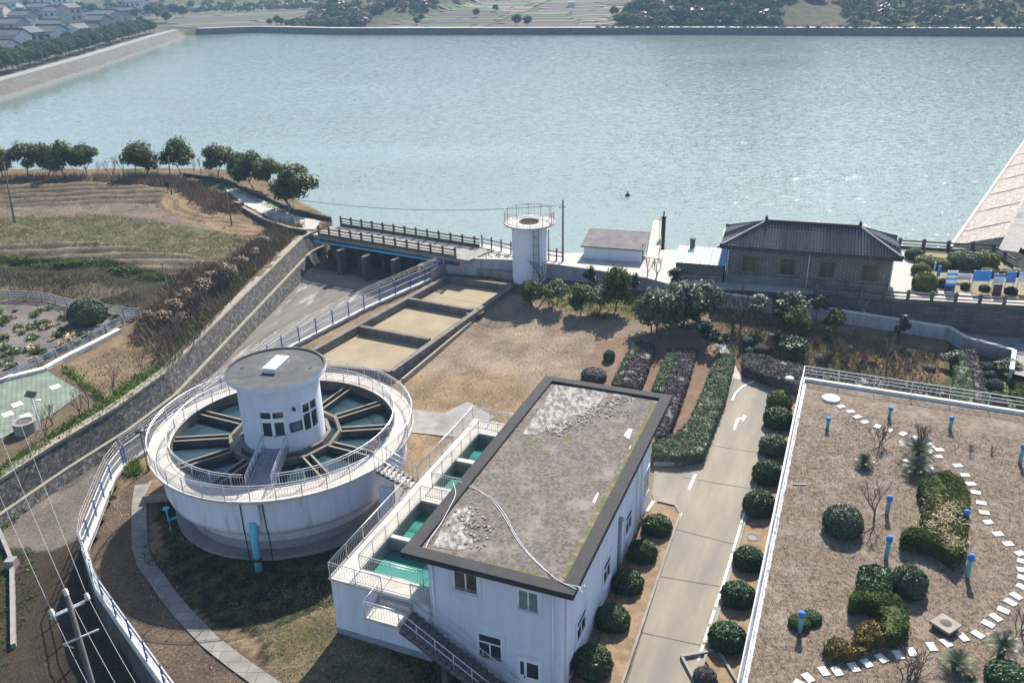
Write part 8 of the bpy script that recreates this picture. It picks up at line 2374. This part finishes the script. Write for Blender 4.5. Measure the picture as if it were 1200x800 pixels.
VH = [
 (63,58,9.5,8,2,-.25,wallw,tile_far,'white two storey house with three window columns behind the promenade trees'),
 (36,60,6,9,2,1.2,wallg,tile_far,'grey gable ended house left of the white three window house'),
 (20,64,9,7,2,-.3,wallw,tile_far,'white house with pillared porch near the frame edge'),
 (2,66,10,8,1,-.2,wallw,tile_far,'low white house cut by the frame edge behind the trees'),
 (20,46,9,8,2,-.25,wallg,tile_far,'grey house with white end gables above the porch house'),
 (42,48,9,7,1,-.25,wallg,tile_far,'low grey house squeezed beside the white one'),
 (62,37,9,8,1,-.25,wallw,tile_far,'low house with a bright white gable facing the lake'),
 (92,43,8,9,1,1.25,wallw,tile_far,'single storey house with a broad white gable above the trees'),
 (106,42,9,7,1,-.25,wallw,tile_far,'pale low house right of the broad gable'),
 (118,41,9,8,2,-.3,wallg,tile_far,'dark house with pale trim above the promenade'),
 (128,33,12,9,2,-.3,wallg,tile_far,'large dark house with a white edged roof'),
 (85,33,7,8,3,1.2,wallb,tile_far,'tall beige house with a steep gable in mid village'),
 (70,28,11,8,2,-.25,wallw,tile_far,'long white house behind the beige gable'),
 (30,34,10,8,2,-.2,wallg,tile_far,'grey house with one white gable end in the second row'),
 (3,34,8,9,3,.1,wallb,tile_far,'tall beige house at the frame edge'),
 (12,44,7,7,1,-.2,wallg,tile_far,'small grey house below the tall beige one'),
 (50,22,12,8,2,-.2,wallg,tile_far,'dark grey house in the third village row'),
 (100,26,12,8,1,-.3,wallg,tile_far,'low long grey house with dark tiles in the third row'),
 (52,12,9,7,2,-.2,wallw,tile_red,'red roofed white house high up in the village'),
 (38,7,10,8,2,-.2,wallb,tile_red,'red roofed beige house beside the top frame edge'),
 (76,10,10,7,2,-.2,wallw,tile_red,'white house with a reddish roof left of the orchard'),
 (15,16,12,8,2,-.1,wallw,tile_far,'white house of the upper village near the frame edge'),
 (150,20,10,8,1,-.3,wallw,tile_far,'white roofed low house near the lakeside road end'),
 (162,15,11,8,2,-.3,wallw,tile_far,'pale house with white gable by the fields'),
 (155,7,14,9,1,-.2,wallb,tile_red,'long red roofed house at the top of the village'),
 (120,7,10,8,2,-.3,wallg,tile_red,'reddish roofed grey house among the upper trees'),
 (180,9,12,8,1,-.2,wallg,tile_red,'low reddish roofed house at the edge of the fields'),
 (140,26,10,8,1,-.3,wallg,tile_far,'low dark house behind the large dark one'),
]
for a in VH: village_house(*a)
# promenade trees: two rows
pxr = [(s_, d_, row) for row, d_ in ((0, 15.5), (1, 25)) for s_ in np.arange(float(s_of(-25)), S_COR - 26, 6.6)]
cnt = [0, 0]
tot = [sum(1 for p in pxr if p[2] == k) for k in (0, 1)]
for s_, d_, row in pxr:
    p = far_at(s_ + random.uniform(-1, 1), d_ + random.uniform(-1, 1)); i = cnt[row]; cnt[row] += 1
    nm = nth(i) if i < tot[row] / 2 else nth(tot[row] - 1 - i)
    ref = 'from the frame edge' if i < tot[row] / 2 else 'from the far end'
    place_tree('village%d' % random.randrange(2), 'promenade_tree', 'round promenade tree of the %s row, %s %s' % (('lakeside', 'house side')[row], nm, ref), 'tree', p, random.uniform(.85, 1.12), group='trees along the village promenade')
# garden trees between and behind the houses
r6 = random.Random(6)
k = 0
for (px, py) in [(33,12),(62,18),(98,15),(112,20),(135,14),(142,10),(170,6),(176,20),(190,14),(205,18),(215,22),(90,20),(25,24),(8,24),(45,30),(145,31),(160,24),(185,24),(196,28),(225,12),(240,6),(72,5),(105,7),(2,10)]:
    p = PF(px, py); place_tree('village%d' % r6.randrange(2), 'village_tree', 'green tree among the hazy village houses and gardens, ' + nth(k) + ' of those behind the promenade rows', 'tree', p, r6.uniform(.8, 1.25), group='trees among the village houses'); k += 1

# fields on the far shore: thin strips following the terraces
fm = [mat('field_pale', (.19, .165, .125), (.15, .13, .098), scale=.08, rough=.97), mat('field_brown', (.095, .078, .06), (.075, .06, .045), scale=.1, rough=.97), mat('field_green', (.045, .10, .03), (.06, .11, .035), scale=.1, rough=.97), mat('field_olive', (.085, .09, .05), (.11, .10, .065), scale=.1, rough=.97)]
def field_strips(pxa, pxb, d0, d1, seed):
    rr = random.Random(seed); b = MB(); d = d0
    sa, sb = float(s_of(pxa)), float(s_of(pxb))
    while d < d1:
        w_ = rr.uniform(3.5, 9); s_ = sa + rr.uniform(0, 8)
        while s_ < sb:
            L = rr.uniform(18, 60); e_ = min(s_ + L, sb); mi = rr.choice([0, 0, 1, 1, 3, 3, 2])
            n = max(1, int((e_ - s_) / 6))
            for i in range(n):
                u0, u1 = s_ + (e_ - s_) * i / n, s_ + (e_ - s_) * (i + 1) / n
                q = [far_at(u0, d), far_at(u1, d), far_at(u1, d + w_), far_at(u0, d + w_)]
                for v in q: v.z += .35
                b.quad(*q, mi)
            s_ = e_ + rr.uniform(1, 3)
        d += w_ + rr.uniform(.8, 2.2)
    o = b.build('field', fm); tag(o, 'narrow strips of pale and green fields on the far shore', kind='structure')
field_strips(226, 320, 10, 240, 1); field_strips(430, 560, 9, 230, 2); field_strips(562, 720, 9, 230, 3)
# wooded slopes
rw = np.random.default_rng(4); parts = []
def crown_clump(c, R, n, size):
    D = rand_dirs(rw, n); D[:, 2] = np.abs(D[:, 2]) * .9 - .1
    return leaf_geo(rw, np.array(c) + D * R * (1 - .3 * rw.random((n, 1))) * [1, 1, .85], D + [0, 0, .3], size, .7, .8)
W1, W2 = [], []
def wood(pxa, pxb, d0, d1, n, sz=(2.0, 4.2)):
    sa, sb = float(s_of(pxa)), float(s_of(pxb))
    for _ in range(n):
        s_ = rw.uniform(sa, sb); d_ = d0 + (d1 - d0) * rw.random() ** 1.2
        if vnoise(np.array([s_]), np.array([d_]), 38, 31)[0] < .30: continue
        p = far_at(s_, d_); R = rw.uniform(*sz); (W1 if rw.random() < .7 else W2).append(crown_clump((p.x, p.y, p.z + R * .55), R, 46, R * .30))
wood(330, 430, 10, 300, 520); wood(722, 960, 12, 320, 1150, (2.2, 4.8)); wood(960, 1300, 14, 320, 800, (1.6, 3.8)); wood(430, 720, 235, 420, 420); wood(226, 330, 130, 420, 420); wood(-100, 215, 150, 420, 520)
stuff('far_wood', W1, far_leaf, 'hazy green woods on the slopes across the water')
stuff('far_wood', W2, leafmat('far_dry_trees', (.16, .13, .09), (.11, .09, .06), island=.3), 'bare brownish trees scattered through the far woods')
k = 0
for (px, d_) in [(216,30),(223,60),(312,14),(318,18),(324,14),(458,40),(516,60),(520,90),(470,22),(596,16),(700,50),(735,14),(612,12)]:
    p = far_at(float(s_of(px)), d_); place_tree('village%d' % (k % 2), 'far_tree', 'dark tree standing by the far shore fields, ' + nth(k) + ' along the embankment from the village', 'tree', p, r6.uniform(.6, .95), group='trees along the far shore fields'); k += 1
# jagged scrub on the embankment
sc = []
for _ in range(260):
    s_ = rw.uniform(float(s_of(700)), float(s_of(1250))); p = far_at(s_, rw.uniform(1, 9)); R = rw.uniform(.5, 1.3); sc.append(crown_clump((p.x, p.y, p.z + .5 + R * .3), R, 16, R * .45))
stuff('far_scrub', sc, far_leaf, 'low scrub along the top of the far embankment')
p = far_at(float(s_of(612)), 120); o = thing('field_hut', 'tiny white hut among the far shore fields', 'hut', p)
b = MB(); b.box((0, 0, 1.2), (4, 3, 3)); b.build('wall', wallw, o); b = MB(); b.box((0, 0, 2.85), (4.6, 3.6, .3)); b.build('roof', white_steel, o)
# overhead line across the water
def span(a, c, sag, label, r_=.02):
    t = thing('overhead_cable', label, 'cable', a, group='long cables over the water'); b = MB()
    b.tube([Vector(a).lerp(Vector(c), u) + Vector((0, 0, -4 * sag * u * (1 - u))) for u in np.linspace(0, 1, 25)], r_, 4); b.build('strand', MATS['black_metal'], t, world=True)
span(P(264, 219, 9.0), P(659.5, 240, 9.5), 1.6, 'thin dark cable slung across the water from the field pole to the tower pole', .03)

# ------------------------------------------------------------------ haze
hzm = bpy.data.materials.new('haze'); hzm.use_nodes = True; nt = hzm.node_tree
nt.nodes.remove(nt.nodes['Principled BSDF']); pv = nt.nodes.new('ShaderNodeVolumePrincipled')
pv.inputs['Color'].default_value = (.46, .72, 1.0, 1); pv.inputs['Density'].default_value = 0.0003; pv.inputs['Anisotropy'].default_value = .0
nt.links.new(pv.outputs[0], nt.nodes['Material Output'].inputs['Volume'])
b = MB(); b.box((0, 900, 60), (3600, 2400, 137)); hz_o = b.build('haze', hzm); tag(hz_o, 'pale bluish haze over the reservoir', kind='stuff')
